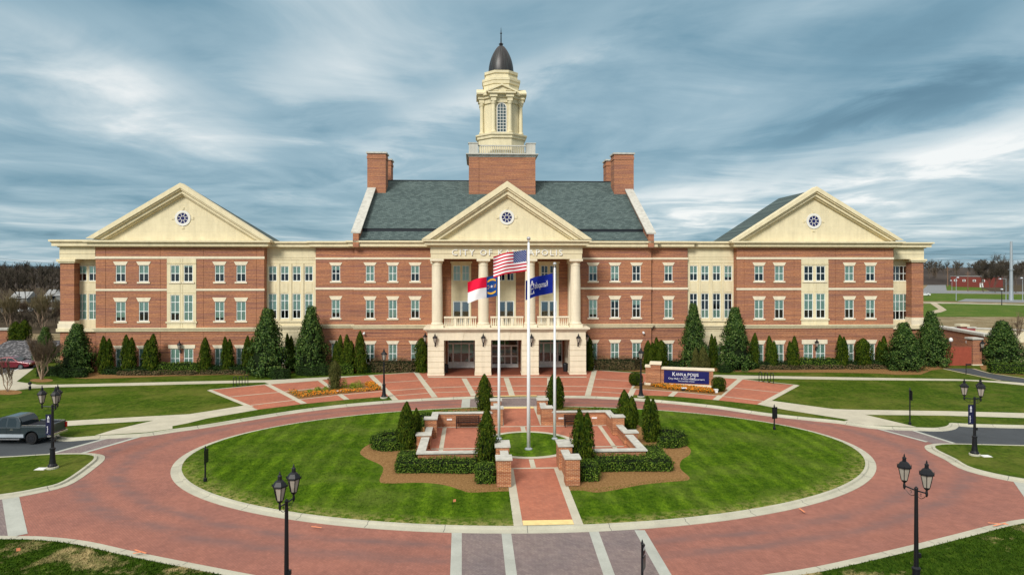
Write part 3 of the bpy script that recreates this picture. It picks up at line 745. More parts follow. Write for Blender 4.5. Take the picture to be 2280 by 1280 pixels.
# upper portico wall: stone surrounds with a window pair above and a door pair below
for (xa, xb, za, zb_), bl_ in zip(sur, (1., -.0, .0)):
    xc = (xa+xb)/2; zu0, zu1 = zM(625), zM(591); zd0, zd1 = zM(728), zM(669.5); hs = []
    for s_ in (-1, 1): hs.append((xc+s_*.52-.42, xc+s_*.52+.42, zu0, zu1))
    hs.append((xc-.98, xc+.98, zd0, zd1))
    mb = MB(); wall_grid(mb, xa, xb, za, zb_, -.06, hs, (zM(632), zM(662)), reveal=.12); mb.quad((xa, -.06, za), (xa, .1, za), (xa, .1, zb_), (xa, -.06, zb_)); mb.quad((xb, -.06, za), (xb, .1, za), (xb, .1, zb_), (xb, -.06, zb_))
    mb.box(xa-.12, xb+.12, -.2, -.02, zb_-.18, zb_+.04); mb.build('stone_panel', TS, hall)
    for s_ in (-1, 1): window(xc+s_*.52, .84, zu0, zu1, -.06, bl_, (.5,), None, False)
    d = MB(); d.box(xc-.98, xc-.86, -.01, .06, zd0, zd1); d.box(xc+.86, xc+.98, -.01, .06, zd0, zd1); d.box(xc-.86, xc+.86, -.01, .06, zd1-.13, zd1)
    d.box(xc-.12, xc+.12, -.01, .06, zd0, zd1-.13); d.box(xc-.86, xc-.12, 0, .06, zd0, zd0+.25); d.box(xc+.12, xc+.86, 0, .06, zd0, zd0+.25)
    dd = d.build('balcony_door', 'window frame', hall)
    g = MB(); g.quad((xc-.86, .03, zd0+.25), (xc+.86, .03, zd0+.25), (xc+.86, .03, zd1-.13), (xc-.86, .03, zd1-.13)); g.build('pane', 'lawn reflection glass', dd)
# entrance doors behind the lower piers
for i, (xa, xb, za, zb_) in enumerate(dh):
    d = MB(); f = .1; y0, y1 = .04, .14; ht = zb_-za; wd = xb-xa
    d.box(xa, xa+f, y0, y1, za, zb_); d.box(xb-f, xb, y0, y1, za, zb_); d.box(xa+f, xb-f, y0, y1, zb_-f, zb_)
    zt_ = zb_-ht*.22 if i == 1 else zb_-ht*.13
    d.box(xa+f, xb-f, y0, y1, zt_-.16, zt_)
    kick = .14 if i == 1 else .22
    d.box(xa+f, xb-f, y0+.01, y1-.01, za, za+ht*kick)
    bars = (.2, .5, .8) if i != 1 else (.26, .5, .74)
    for b in bars: d.box(xa+wd*b-(.09 if b != .5 else .045), xa+wd*b+(.09 if b != .5 else .045), y0+.005, y1-.005, za+ht*kick, zt_-.16)
    d.box(xa+wd*.5-.03, xa+wd*.5+.03, y0+.005, y1-.005, zt_, zb_-f)
    if i == 1: d.box(xa+f, xb-f, y0+.008, y1-.008, za+ht*.38, za+ht*.43)
    dd = d.build('entrance_door', 'door frame', hall)
    g = MB(); g.quad((xa+f, .09, za+ht*kick), (xb-f, .09, za+ht*kick), (xb-f, .09, zb_-f), (xa+f, .09, zb_-f)); g.build('pane', 'window glass', dd)
    if i != 1:
        g = MB(); g.box(xa+.15, xb-.15, .5, .52, za+ht*.5, zb_); g.build('blind', 'blind', dd)
# side bays, tan bays, wings
block(703, 789, .4, R_MAIN, [(747.7, 19, (.28, .72, 1.))], (573.5, 577.7), (640, 644.7), (722, 730), 'side')
cornice('cornice', 703, 789, .4, 537.5, 552, (1, 0))
block(1450, 1531, .4, R_MAIN, [(1488.4, 18, (.52, 1., 1.))], (573.5, 577.7), (640, 644.7), (721, 729), 'side')
cornice('cornice', 1450, 1531, .4, 537.5, 552, (0, 1))
def tanbay(pa, pb, pxs, wpx, bu, bl3, c, yshift):
    pm = (pa+pb)/2; z = lambda py: bl(pm, py+yshift, c)[1]; x0, x1 = bx(pa, c), bx(pb, c)
    hs = []; W_ = []
    for px, a, b in zip(pxs, bu, bl3):
        xc = bx(px, c); wd = wpx*(bx(px+5, c)-bx(px-5, c))/10
        for (t, bt, bb, bars) in ((591.5, 625, a, (.5,)), (653, 708, b, (.34, .72))):
            hs.append((xc-wd/2, xc+wd/2, z(bt), z(t))); W_.append((xc, wd, z(bt), z(t), bb, bars))
        hs.append((xc-wd/2, xc+wd/2, z(808), z(770))); W_.append((xc, wd, z(808), z(770), 1., (.5,)))
    mb = MB(); wall_grid(mb, x0, x1, ZB, z(551), c, hs, [z(573), z(578), z(586)]+HB[:5], gd=.05); sides(mb, x0, x1, ZB, z(551), c)
    mb.build('stone_panel', TS, hall)
    for q in W_: window(q[0], q[1], q[2], q[3], c, q[4], q[5], None, False)
    g = MB()
    for px in [pa+2]+[(pxs[i]+pxs[i+1])/2 for i in range(3)]+[pb-2]:
        xq = bx(px, c); g.box(xq-.13, xq+.13, c-.10, c+.02, z(712), z(586))
    for px in pxs:
        xq = bx(px, c); g.box(xq-.38, xq+.38, c-.04, c+.02, z(650), z(629))
    g.box(x0, x1, c-.12, c+.02, z(716), z(712.5)); g.build('mullion', TS, hall)
    g = MB(); g.box(x0, x1, c-.12, c+.04, z(731), z(727)); g.box(x0, x1, c-.24, c+.04, z(727)+.003, z(723)); g.build('belt_course', TS, hall)
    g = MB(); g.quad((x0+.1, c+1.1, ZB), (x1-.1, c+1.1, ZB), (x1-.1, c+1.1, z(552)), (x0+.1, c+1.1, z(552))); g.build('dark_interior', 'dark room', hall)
tanbay(592, 703, (607, 633.8, 660.5, 687.5), 18.5, (.55, .5, .5, .52), (.66, .64, .64, .68), .75, 1)
cornice('cornice', 592, 703, .75, 538, 552.5, (0, 0), dz=-.004)
tanbay(1531, 1638, (1544.4, 1569.7, 1595.6, 1621.5), 17.6, (.58, .6, .5, .76), (-.68, -.68, -.68, -.68), .75, 0)
cornice('cornice', 1531, 1638, .75, 538, 552.5, (0, 0), dz=-.004)
def wing(pa, pb, cols, bay, bays_px, frz, mid, belt, rows, bb, vg, c=-.35, top=551, tops=(536, 551)):
    z, x0, x1, zt, pan = block(pa, pb, c, rows, cols, frz, mid, belt, 'wing', [(bay[0], bay[1], belt[0]+.3, frz[1])], vg, top)
    xa, xb, za, zb_ = pan[0]; hs = []; W_ = []
    for px, b3 in zip(bays_px, bb):
        xc = bx(px, c); wd = 20.5*(bx(px+5, c)-bx(px-5, c))/10
        hs.append((xc-wd/2, xc+wd/2, z(rows[0][2]), z(rows[0][1]))); W_.append((xc, wd, z(rows[0][2]), z(rows[0][1]), b3[0], (.5,)))
        hs.append((xc-wd/2, xc+wd/2, z(rows[1][2]-.5), z(rows[1][0]-6))); W_.append((xc, wd, z(rows[1][2]-.5), z(rows[1][0]-6), b3[1], (.34, .72)))
    mb = MB(); wall_grid(mb, xa, xb, za, zb_, c-.05, hs, [z(rows[0][1]-5), z(rows[0][2]+4), z(rows[1][0]-10)], [(xa+xb)/2-.14, (xa+xb)/2+.14])
    mb.quad((xa, c-.05, za), (xa, c+.1, za), (xa, c+.1, zb_), (xa, c-.05, zb_)); mb.quad((xb, c-.05, za), (xb, c+.1, za), (xb, c+.1, zb_), (xb, c-.05, zb_))
    mb.box(xa-.12, xb+.12, c-.13, c-.03, z(rows[1][2]+4.5), z(rows[1][2]+1)); mb.box(xa-.03, xb+.03, c-.10, c-.03, z(rows[0][1]-4.5), z(rows[0][1]-3)); mb.build('stone_panel', TS, hall)
    for q in W_: window(q[0], q[1], q[2], q[3], c-.05, q[4], q[5], None, True)
    cornice('cornice', pa, pb, c, *tops, dz=.008, proj=.95)
    # double ground floor lintel over the middle pair
    g = MB(); l0, l1 = bx(bays_px[0]-15, c), bx(bays_px[1]+15, c); g.box(l0, l1, c-.055, c+.03, z(rows[2][1])+.02, z(rows[2][0]-1)); g.build('lintel', CSN, hall)
    return z, x0, x1, zt
LWB = ((.52, .72), (.12, 1.))
wing(213, 588, [(268.5, 22, (.52, .8, 1.)), (320, 22, (.5, .5, 1.)), (488.8, 21, (.55, .84, 1.)), (536.8, 21, (.52, 1., 1.)), (390, 21, (None, None, 1.)), (419.6, 21, (None, None, 1.))],
     (372, 437), (390, 419.6), (571, 576.3), (643, 647.3), (729.3, 737.3), R_LW, LWB, (235, 357, 453, 571), top=550)
RWB = ((0, .68), (0, .68))
wing(1641, 1989, [(1690, 20, (.52, 1., 1.)), (1735, 20, (1., .52, 1.)), (1891, 20, (1., .5, 1.)), (1938, 20, (.52, .72, 1.)), (1800, 21, (None, None, 1.)), (1827, 21, (None, None, 1.))],
     (1784, 1844), (1800, 1827), (572.8, 577.4), (641, 645.5), (722.5, 730), R_RW, RWB, (1657, 1768, 1860, 1970), top=551.5, tops=(538, 552))
# ends: recessed windows between the wing and a brick corner pier
def end(pa, pb, px0, px1, wins, belt, cap, base, ent, blinds, wpx):
    c = 1.5; pm = (pa+pb)/2; z = lambda py: bl(pm, py, c)[1]; x0, x1 = sorted((bx(pa, c), bx(pb, c))); q0, q1 = sorted((bx(px0, c), bx(px1, c)))
    left = q0 < (x0+x1)/2 - .1
    mb = MB(); mb.box(x0, x1, c-.02, BACK, ZB, z(belt[1])); mb.box(q0, q1, c, BACK-.01, z(belt[0]), z(cap[0])); mb.build('wall', BR, hall)
    r0, r1 = (q1, x1) if left else (x0, q0); cw = c+1.1; hs = []; W_ = []
    for px, b in zip(wins, blinds):
        xc = bx(px, cw); wd = wpx*(bx(px+5, cw)-bx(px-5, cw))/10
        for (t, bt, bb, bars) in ((592, 626, b[0], (.5,)), (655, 713, b[1], (.34, .70))): hs.append((xc-wd/2, xc+wd/2, z(bt), z(t))); W_.append((xc, wd, z(bt), z(t), bb, bars))
    mb = MB(); wall_grid(mb, min(r0, min(h[0] for h in hs)-.2), max(r1, max(h[1] for h in hs)+.2), z(belt[1]), z(ent[1]), cw, hs, [z(590), z(630), z(650)]); mb.build('stone_panel', TS, hall)
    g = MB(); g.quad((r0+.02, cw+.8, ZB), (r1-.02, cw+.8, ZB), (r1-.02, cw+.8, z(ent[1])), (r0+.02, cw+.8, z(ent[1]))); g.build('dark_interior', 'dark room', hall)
    for q in W_: window(q[0], q[1], q[2], q[3], cw, q[4], q[5], None, False)
    mb = MB(); mb.box(x0-.02, x1, c-.1, BACK-.02, z(ent[1]), z(ent[0])); mb.box(q0-.14, q1+.14, c-.18, c+3, z(cap[0]+3), z(cap[0])); mb.box(q0-.28, q1+.28, c-.3, c+3.2, z(cap[0])+.002, z(ent[1])-.004)
    mb.box(x0-.02-.0, x1, c-.14, c+1, z(ent[1]+.0)+.62, z(ent[1])+.70)
    mb.build('entablature', TS, hall)
    mb = MB(); mb.box(q0-.18, q1+.18, c-.22, c+3, z(base[1]), z(base[0])); mb.box(q0-.10, q1+.10, c-.13, c+2.9, z(base[0])+.003, z(base[0]-5)); mb.build('pier_base', CSN, hall)
    mb = MB(); mb.box(x0-.3, x1, c-.32, c+.6, z(belt[1]), z(belt[0])); mb.build('belt_course', TS, hall)
end(134, 213, 134, 165, (182.5, 207.8), (731, 738), (583, 592), (720, 731), (551, 577), ((.5, 1.), (.5, 1.)), 21)
cornice('cornice', 134, 214, 1.5, 534.5, 551, (1, 0), dz=.012, retn=20)
end(1989, 2056, 2030, 2056, (1994.5, 2012), (724, 732), (581, 590), (712, 724), (553, 577), ((0, .66), (0, .66)), 19)
cornice('cornice', 1988, 2056, 1.5, 540, 553, (0, 1), dz=.012, retn=20)
mb = MB()
for pa, pb, c in ((592, 789, 1.5), (1450, 1638, 1.5), (135, 213, 2.5), (1989, 2055, 2.5)): mb.box(bx(pa, c)+.2, bx(pb, c)-.2, c+.2, BACK-.1, 14.6, 15.15)
mb.build('flat_roof', 'pale roof', hall)

# pediments
def pediment(apex, lo, ro, tap, tl, tr, c, circ, cr, back, ridge_back=None):
    cc = c-.6; P = lambda p: bl(p[0], p[1], cc)
    a, l_, r_ = P(apex), P(lo), P(ro); ta, tl_, tr_ = P(tap), P(tl), P(tr)
    zb = min(tl_[1], tr_[1])-.02; mb = MB()
    lerp = lambda p, q, t: (p[0]+(q[0]-p[0])*t, p[1]+(q[1]-p[1])*t)
    mb.xz([(tl_[0]-.3, zb-.05), (tr_[0]+.3, zb-.05), (ta[0], ta[1]+.25)], c+.02, c+.35)
    ped = mb.build('pediment', TS, hall)
    mb = MB()
    for f0, f1, p in ((0, .42, .95), (.42, .56, .80), (.56, .86, .55), (.86, 1.0, .30)):
        for s_, o, t in ((0, l_, tl_), (1, r_, tr_)):
            mb.xz([lerp(o, t, f0), lerp(a, ta, f0), lerp(a, ta, f1), lerp(o, t, f1)], c-p, c+.2)
    mb.build('raking_cornice', TS, ped)
    # gable roof behind
    # round window
    x, z = bl(circ[0], circ[1], c); k = cr*(bl(circ[0]+10, 600, c)[0]-bl(circ[0]-10, 600, c)[0])/20; N = 28
    mb = MB(); ci = lambda r, i: (x+r*math.cos(2*math.pi*i/N), z+r*math.sin(2*math.pi*i/N))
    for i in range(N):
        mb.xz([ci(k, i), ci(k*1.45, i), ci(k*1.45, i+1), ci(k, i+1)], c-.07, c+.05)
    for i in range(N):
        mb.xz([ci(k*.36, i), ci(k*.44, i), ci(k*.44, i+1), ci(k*.36, i+1)], c-.03, c+.03)
    for i in range(8):
        t = 2*math.pi*(i+.5)/8; d = Vector((math.cos(t), math.sin(t))); n_ = Vector((-d.y, d.x))*.028
        p0, p1 = Vector((x, z))+d*k*.43, Vector((x, z))+d*k*1.01
        mb.xz([tuple(p0-n_), tuple(p1-n_), tuple(p1+n_), tuple(p0+n_)], c-.028, c+.03)
    rw = mb.build('round_window', 'white trim', ped)
    mb = MB(); mb.prism([ci(k*1.02, i) for i in range(N)], lambda p, q: (p, c-.006, q), lambda p, q: (p, c+.01, q)); mb.build('round_pane', 'sign navy', ped)
    for i in range(4):
        mb = MB(); t = math.pi/2*i; d = Vector((math.cos(t), math.sin(t))); n_ = Vector((-d.y, d.x))
        q = [Vector((x, z))+d*k*1.5-n_*k*.16, Vector((x, z))+d*k*2.0-n_*k*.26, Vector((x, z))+d*k*2.0+n_*k*.26, Vector((x, z))+d*k*1.5+n_*k*.16]
        mb.xz([tuple(p) for p in q], c-.05, c+.05); mb.build('keystone', TS, ped)
    return a, l_, r_
def gable_roof(a, l_, r_, c, c_ridge, c_eave, drop=.35):
    mb = MB(); zr = a[1]-drop; L, Rr = (l_[0]+.3, l_[1]-.1), (r_[0]-.3, r_[1]-.1)
    mb.quad((L[0], c, L[1]), (a[0], c, zr), (a[0], c_ridge, zr), (L[0], c_eave, L[1]))
    mb.quad((a[0], c, zr), (Rr[0], c, Rr[1]), (Rr[0], c_eave, Rr[1]), (a[0], c_ridge, zr))
    mb.face([(Rr[0], c_eave, Rr[1]), (L[0], c_eave, L[1]), (a[0], c_ridge, zr)])
    return mb.build('roof', 'roof shingles', hall)
q = pediment((403.5, 408), (194, 531), (604, 535.5), (404, 434), (232, 534.2), (567, 535), -.35, (407, 486), 12.2, 20); gable_roof(*q, -.25, 2.2, 5.0)
q = pediment((1815.8, 416), (1627, 537.5), (2008.5, 535), (1816, 440), (1656, 538), (1982, 537), -.35, (1811.8, 492.5), 11.5, 20); gable_roof(*q, -.25, 9, 8.0)

# ---- portico
CP = -5.0
ZP = lambda py: bl(1128, py, CP)[1]
XP = lambda px: bl(px, 600, CP)[0]
mb = MB()
zg = .35; zpier = ZP(757)
piers = [(952.7, 988), (1058, 1093), (1162, 1199), (1269, 1304.5)]
for a, b in piers:
    x0, x1 = XP(a), XP(b); n = 6; h0 = zg+.55; mb.box(x0-.06, x1+.06, CP-.06, CP+1.56, zg-.2, h0)
    hh = (zpier-h0)/n
    for i in range(n):
        mb.box(x0+.03, x1-.03, CP+.03, CP+1.47, h0+hh*i, h0+hh*i+.055); mb.box(x0-.02, x1+.02, CP-.02, CP+1.52, h0+hh*i+.055, h0+hh*(i+1))
for a, b in (piers[0], piers[3]):
    x0, x1 = XP(a), XP(b); n = 6; h0 = zg+.6; hh = (zpier-h0)/n
    for i in range(n):
        mb.box(x0+.03, x1-.03, -1.2, -.02, h0+hh*i-.6*(i == 0), h0+hh*i+.05); mb.box(x0, x1, -1.25, -.015, h0+hh*i+.05, h0+hh*(i+1))
xa, xb = XP(952), XP(1304)
zl0, zl1 = ZP(757), ZP(738.5)
mb.box(xa, xb, CP+.0, CP+1.5, zl0+.003, zl1); mb.box(xa, xa+1.6, CP+1.5, -.02, zl0+.003, zl1); mb.box(xb-1.6, xb, CP+1.5, -.02, zl0+.003, zl1); mb.box(xa+1.6, xb-1.6, CP+1.5, -.02, zl0+.25, zl1-.01)
for xk in [(XP(1025), 0), (XP(1128), 0), (XP(1234), 0)]:
    mb.xz([(xk[0]-.25, zl0), (xk[0]+.25, zl0), (xk[0]+.42, zl1-.05), (xk[0]-.42, zl1-.05)], CP-.05, CP+.02)
za, zt_ = ZP(738.5), ZP(729.3)
for f0, f1, p in ((0, .3, .1), (.3, .62, .25), (.62, 1., .42)): mb.box(xa-p, xb+p, CP-p, -.01, za+(zt_-za)*f0+.002, za+(zt_-za)*f1)
portico = mb.build('portico', CSN, hall)
ztop = zt_
# columns
zc0, zc1 = ztop, ZP(576.5)
for px in (972.6, 1076.3, 1181.3, 1283.3):
    x = XP(px); h = zc1-zc0; mb = MB(); cy = CP+.78
    mb.box(x-.72, x+.72, cy-.72, cy+.72, zc0, zc0+.32)
    mb.lathe([(.66, .32), (.70, .40), (.66, .48), (.585, .56), (.59, h*.33), (.57, h*.6), (.515, h-.72), (.56, h-.70), (.56, h-.64), (.52, h-.62), (.52, h-.42), (.60, h-.36), (.70, h-.24)], 24, (x, cy, zc0), cap=False)
    mb.box(x-.74, x+.74, cy-.74, cy+.74, zc1-.24, zc1)
    mb.build('column', CSN, portico, smooth=False)
for px in (972.6, 1283.3):
    x = XP(px)+(.25 if px > 1100 else -.25); mb = MB(); mb.box(x-.55, x+.55, -1.1, -.02, zc0, zc1-.5); mb.box(x-.68, x+.68, -1.25, -.02, zc1-.5, zc1); mb.build('pilaster', CSN, portico)
# balustrades
zr0, zr1 = ztop, ZP(705)
for a, b in ((986, 1063), (1090, 1168), (1195, 1270)):
    x0, x1 = XP(a)+.1, XP(b)-.1; cy = CP+.6; mb = MB()
    mb.box(x0, x1, cy-.16, cy+.16, zr0+.002, zr0+.16); mb.box(x0, x1, cy-.17, cy+.17, zr1-.17, zr1)
    n = 15
    for k in range(n+1):
        xk = x0+(x1-x0)*(k+.5)/(n+1); hh = zr1-zr0-.33
        if k in (5, 10): mb.box(xk-.13, xk+.13, cy-.12, cy+.12, zr0+.16, zr1-.17); continue
        mb.lathe([(.07, 0), (.085, hh*.25), (.045, hh*.65), (.07, hh)], 6, (xk, cy, zr0+.16), cap=False)
    mb.build('balustrade', CSN, portico)
# entablature, soffit, cornice
z0, z1 = zc1, ZP(548.7); xa2, xb2 = XP(959), XP(1296); mb = MB()
mb.box(xa2, xb2, CP+.05, CP+1.4, z0+.003, z0+(z1-z0)*.42); mb.box(xa2-.04, xb2+.04, CP+.0, CP+1.45, z0+(z1-z0)*.42, z1)
for u, v_ in ((xa2, xa2+1.35), (xb2-1.35, xb2)): mb.box(u, v_, CP+1.45, -.02, z0+.003, z1)
mb.box(xa2+1.35, xb2-1.35, CP+1.45, -.02, z0+.5, z1-.01)
h = ZP(534.8)-z1; xw0, xw1 = XP(959), XP(1296)
for f0, f1, p in ((0, .18, .25), (.18, .62, .62), (.62, .75, .70), (.75, 1., .9)): mb.box(xw0-p, xw1+p, CP-p, -.9, z1+h*f0+.003, z1+h*f1)
mb.build('entablature', TS, portico)
q = pediment((1129, 404), (939, 533), (1317.5, 533), (1129, 437), (983, 533.6), (1274, 533.6), CP, (1128.4, 484), 11.4, 14)
gable_roof(*q, CP+.1, 10.3, 1.0, .5)
v, f = text_geo('CITY OF KANNAPOLIS', .92, .04, 1.28)
xs = [p[0] for p in v]; wtxt = max(xs)-min(xs); xt0, xt1 = XP(1006), XP(1252); sx = (xt1-xt0)/wtxt
mb = MB(); zt0 = ZP(568.5)
mb.add(v, f, lambda p: ((xt0+xt1)/2+p.x*sx, CP-.06-p.z, zt0+p.y)); mb.build('lettering', 'letter metal', hall)

# ---- main roof, gable parapets, chimneys
xg0, xg1 = bx(795, 0), bx(1446, 0); ze, ce = zM(535.5), -.75; cr_, zr_ = 14.8, bl(1115, 404, 14.8)[1]
slope = (zr_-ze)/(cr_-ce); cs = 1.7; zs_ = ze+slope*(cs-ce)*.82
mb = MB()
mb.quad((xg0+.3, ce, ze), (xg1-.3, ce, ze), (xg1-.3, cs, zs_), (xg0+.3, cs, zs_))
mb.quad((xg0+.3, cs-.05, zs_+.34), (xg1-.3, cs-.05, zs_+.34), (xg1-.3, cr_, zr_), (xg0+.3, cr_, zr_))
mb.quad((xg0+.3, 2*cr_-ce, ze), (xg1-.3, 2*cr_-ce, ze), (xg1-.3, cr_, zr_), (xg0+.3, cr_, zr_))
roof = mb.build('roof', 'roof shingles', hall)
mb = MB(); mb.box(xg0+.35, xg1-.35, cs+.0, cs+.1, zs_-.02, zs_+.33); mb.build('gutter', 'dark metal', roof)
mb = MB(); mb.tube([(xg0+.3, cr_, zr_+.03), (xg1-.3, cr_, zr_+.03)], .09); mb.build('ridge_cap', 'dark metal', roof)
for x, s_ in ((xg0, -1), (xg1, 1)):
    rl = lambda y_: zr_-slope*abs(y_-cr_) if True else 0
    mb = MB(); lift = .5; pts = [(ce-.1, 14.9), (ce-.1, ze+.75), (cr_, zr_+lift), (2*cr_-ce, ze+lift), (2*cr_-ce, 14.9)]
    mb.yz(pts, x-.33, x+.33); ga = mb.build('gable_parapet', BR, hall)
    mb = MB(); u = [(ce-.15, ze+.75), (cr_, zr_+lift), (2*cr_-ce+.05, ze+lift)]
    mb.yz([(p[0], p[1]+.004) for p in u]+[(p[0], p[1]+.17) for p in reversed(u)], x-.55, x+.55); mb.build('coping', 'coping stone', ga)
CH = 11.0
for (pa, pb, pt, sgn) in ((817.7, 858.8, 338.5, 1), (1367.5, 1411, 340.5, -1)):
    x0, x1 = bl(pa, 600, CH)[0], bl(pb, 600, CH)[0]
    if sgn < 0: pass
    zt_c = bl((pa+pb)/2, pt, CH)[1]
    for c0 in (CH, 16.6):
        i0, i1 = (x0, x1) if c0 == CH else (x0, x1)
        mb = MB(); mb.box(i0, i1, c0, c0+2.3, 15.4, zt_c-.2); mb.box(i0-.06, i1+.06, c0-.06, c0+2.36, zt_c-.9, zt_c-.55); ch = mb.build('chimney', BR, hall)
        mb = MB(); mb.box(i0-.14, i1+.14, c0-.14, c0+2.44, zt_c-.2, zt_c); mb.build('chimney_cap', 'coping stone', ch)
# ---- tower
CTW = 15.3; TX = bl(1115.6, 600, CTW)[0]
def TZ(py, c=CTW): return bl(1115, py, c)[1]
S = (NO+CTW)/F
bw_ = 74.2*(NO+10.8)/F; cF = CTW-bw_
mb = MB(); zt_b = TZ(350, cF)
mb.box(TX-bw_, TX+bw_, cF, CTW+bw_, 17, zt_b)
k = bw_*.70
for s_ in (-1, 1):
    xx = TX+s_*(k+(bw_-k)/2); mb.box(xx-(bw_-k)/2+(.0), xx+(bw_-k)/2, cF-.07, cF+.02, 17, zt_b-.02)
tower = mb.build('tower', BR, hall)
mb = MB(); zq = TZ(343, cF)
for f0, f1, p in ((0, .35, .08), (.35, .7, .2), (.7, 1, .38)): mb.box(TX-bw_-p, TX+bw_+p, cF-p, CTW+bw_+p, zt_b+(zq-zt_b)*f0+.002, zt_b+(zq-zt_b)*f1)
mb.build('tower_cornice', 'coping stone', tower)
mb = MB(); zp1 = TZ(320, cF); pw = .60
for sx_ in (-1, 1):
    for sy_ in (-1, 1):
        X_, Y_ = TX+sx_*(bw_-pw), CTW+sy_*(bw_-pw); mb.box(X_-pw, X_+pw, Y_-pw, Y_+pw, zq+.003, zp1); mb.box(X_-pw-.08, X_+pw+.08, Y_-pw-.08, Y_+pw+.08, zp1+.002, zp1+.12)
for ax in range(4):
    rot = [lambda u, v_: (TX+u, CTW-bw_+pw+v_), lambda u, v_: (TX+u, CTW+bw_-pw+v_), lambda u, v_: (TX-bw_+pw+v_, CTW+u), lambda u, v_: (TX+bw_-pw+v_, CTW+u)][ax]
    L = bw_-2*pw-.02; zb_, zt2 = zq+.003, TZ(322, cF); hh = zt2-zb_
    def bxr(u0, u1, v0, v1, z0, z1):
        a, b = rot(u0, v0), rot(u1, v1); mb.box(min(a[0], b[0]), max(a[0], b[0]), min(a[1], b[1]), max(a[1], b[1]), z0, z1)
    bxr(-L, L, -.12, .12, zb_, zb_+.18); bxr(-L, L, -.12, .12, zt2-.16, zt2)
    for i in range(22):
        u = -L+2*L*(i+.5)/22; p = rot(u, 0); mb.lathe([(.05, 0), (.065, hh*.2), (.035, hh*.45), (.05, hh-.34)], 5, (p[0], p[1], zb_+.18), cap=False)
mb.build('tower_balustrade', 'coping stone', tower)
OC = math.pi/8; k8 = 1/math.cos(OC)
def octa(prof, name, mat_='cupola paint'):
    mb = MB(); mb.lathe([(r*S*k8, z) for r, z in prof], 8, (TX, CTW, 0), OC); return mb.build(name, mat_, tower)
octa([(50, zq), (50, TZ(317)), (53, TZ(316.5)), (53.5, TZ(311)), (56, TZ(310)), (56.5, TZ(307)), (46, TZ(303.5))], 'lantern_base')
octa([(38.5, TZ(304)), (38.5, TZ(238))], 'lantern')
octa([(41.5, TZ(238)), (41.5, TZ(228)), (45.5, TZ(227.5)), (46, TZ(222)), (50.5, TZ(221.5)), (51, TZ(215)), (40, TZ(213.5))], 'lantern_entablature')
for i in range(8):
    mb = MB(); a = OC+i*math.pi/4; x, y = TX+46.5*S*math.cos(a), CTW+46.5*S*math.sin(a)
    mb2 = MB(); z0, z1 = TZ(303.6), TZ(236); h = z1-z0
    mb2.lathe([(.36, 0), (.36, .2), (.27, .28), (.25, h*.5), (.22, h-.45), (.27, h-.4), (.34, h-.15), (.34, h)], 12, (x, y, z0)); mb2.build('lantern_column', 'cupola paint', tower)
    mb.box(x-.36, x+.36, y-.36, y+.36, TZ(236)+.003, TZ(228)); mb.box(x-.52, x+.52, y-.52, y+.52, TZ(228)+.004, TZ(215)); mb.box(x-.60, x+.60, y-.60, y+.60, TZ(215)+.004, TZ(213)); mb.build('column_block', 'cupola paint', tower)
for i in range(4):
    a = i*math.pi/2; ca, sa = math.cos(a), math.sin(a)
    rf = lambda u, v_, z: (TX+u*ca-v_*sa, CTW+u*sa+v_*ca, z)
    mb = MB(); hw = 30*S; d0, d1 = -(53*S), -(36*S)
    mb.prism([(-hw, TZ(218)), (hw, TZ(218)), (0, TZ(204))], lambda u, z: rf(u, d0+.2, z), lambda u, z: rf(u, d1, z))
    for s_ in (-1, 1): mb.prism([(s_*(hw+.2), TZ(219)), (0, TZ(204)-.02), (0, TZ(200.5)), (s_*(hw+.25), TZ(216))], lambda u, z: rf(u, d0-.1, z), lambda u, z: rf(u, d1, z))
    mb.prism([(-hw, TZ(221)), (hw, TZ(221)), (hw, TZ(218)-.003), (-hw, TZ(218)-.003)], lambda u, z: rf(u, d0-.12, z), lambda u, z: rf(u, d1, z))
    mb.build('lantern_pediment', 'cupola paint', tower)
    # arched window
    ww = 9.3*S; z0, z1 = TZ(302), TZ(249); yv = -(38.5*S)-.03; N = 12
    arch = [(-ww, z0), (ww, z0)]+[(ww*math.cos(math.pi*t/N), z1+ww*math.sin(math.pi*t/N)) for t in range(N+1)]
    mb = MB(); mb.prism(arch, lambda u, z: rf(u, yv, z), lambda u, z: rf(u, yv+.06, z)); gl = mb.build('arched_pane', 'car glass', tower)
    mb = MB()
    for u in (-ww*.34, ww*.34): mb.prism([(u-.03, z0), (u+.03, z0), (u+.03, z1+ww*.9), (u-.03, z1+ww*.9)], lambda u, z: rf(u, yv-.035, z), lambda u, z: rf(u, yv-.004, z))
    for j in range(9):
        z = z0+(z1-z0)*j/8; mb.prism([(-ww, z-.028), (ww, z-.028), (ww, z+.028), (-ww, z+.028)], lambda u, z: rf(u, yv-.03, z), lambda u, z: rf(u, yv-.005, z))
    for t in range(N):
        p = lambda r, t_: (r*math.cos(math.pi*t_/N), z1+r*math.sin(math.pi*t_/N))
        mb.prism([p(ww*.98, t), p(ww*1.14, t), p(ww*1.14, t+1), p(ww*.98, t+1)], lambda u, z: rf(u, yv-.06, z), lambda u, z: rf(u, yv+.03, z))
    for s_ in (-1, 1): mb.prism([(s_*ww*.98, z0), (s_*ww*1.14, z0), (s_*ww*1.14, z1), (s_*ww*.98, z1)], lambda u, z: rf(u, yv-.06, z), lambda u, z: rf(u, yv+.03, z))
    mb.build('arched_window', 'white trim', tower)
octa([(38, TZ(213.5)), (38, TZ(197)), (40, TZ(196.5)), (40.5, TZ(190)), (41.8, TZ(189)), (42, TZ(184)), (36, TZ(182)), (36, TZ(178))], 'upper_drum')
octa([(34, TZ(182)), (34, TZ(173)), (36.5, TZ(172.5)), (37, TZ(167)), (30, TZ(165.5))], 'dome_drum')
prof = []
zd0, zd1 = TZ(167), TZ(101)
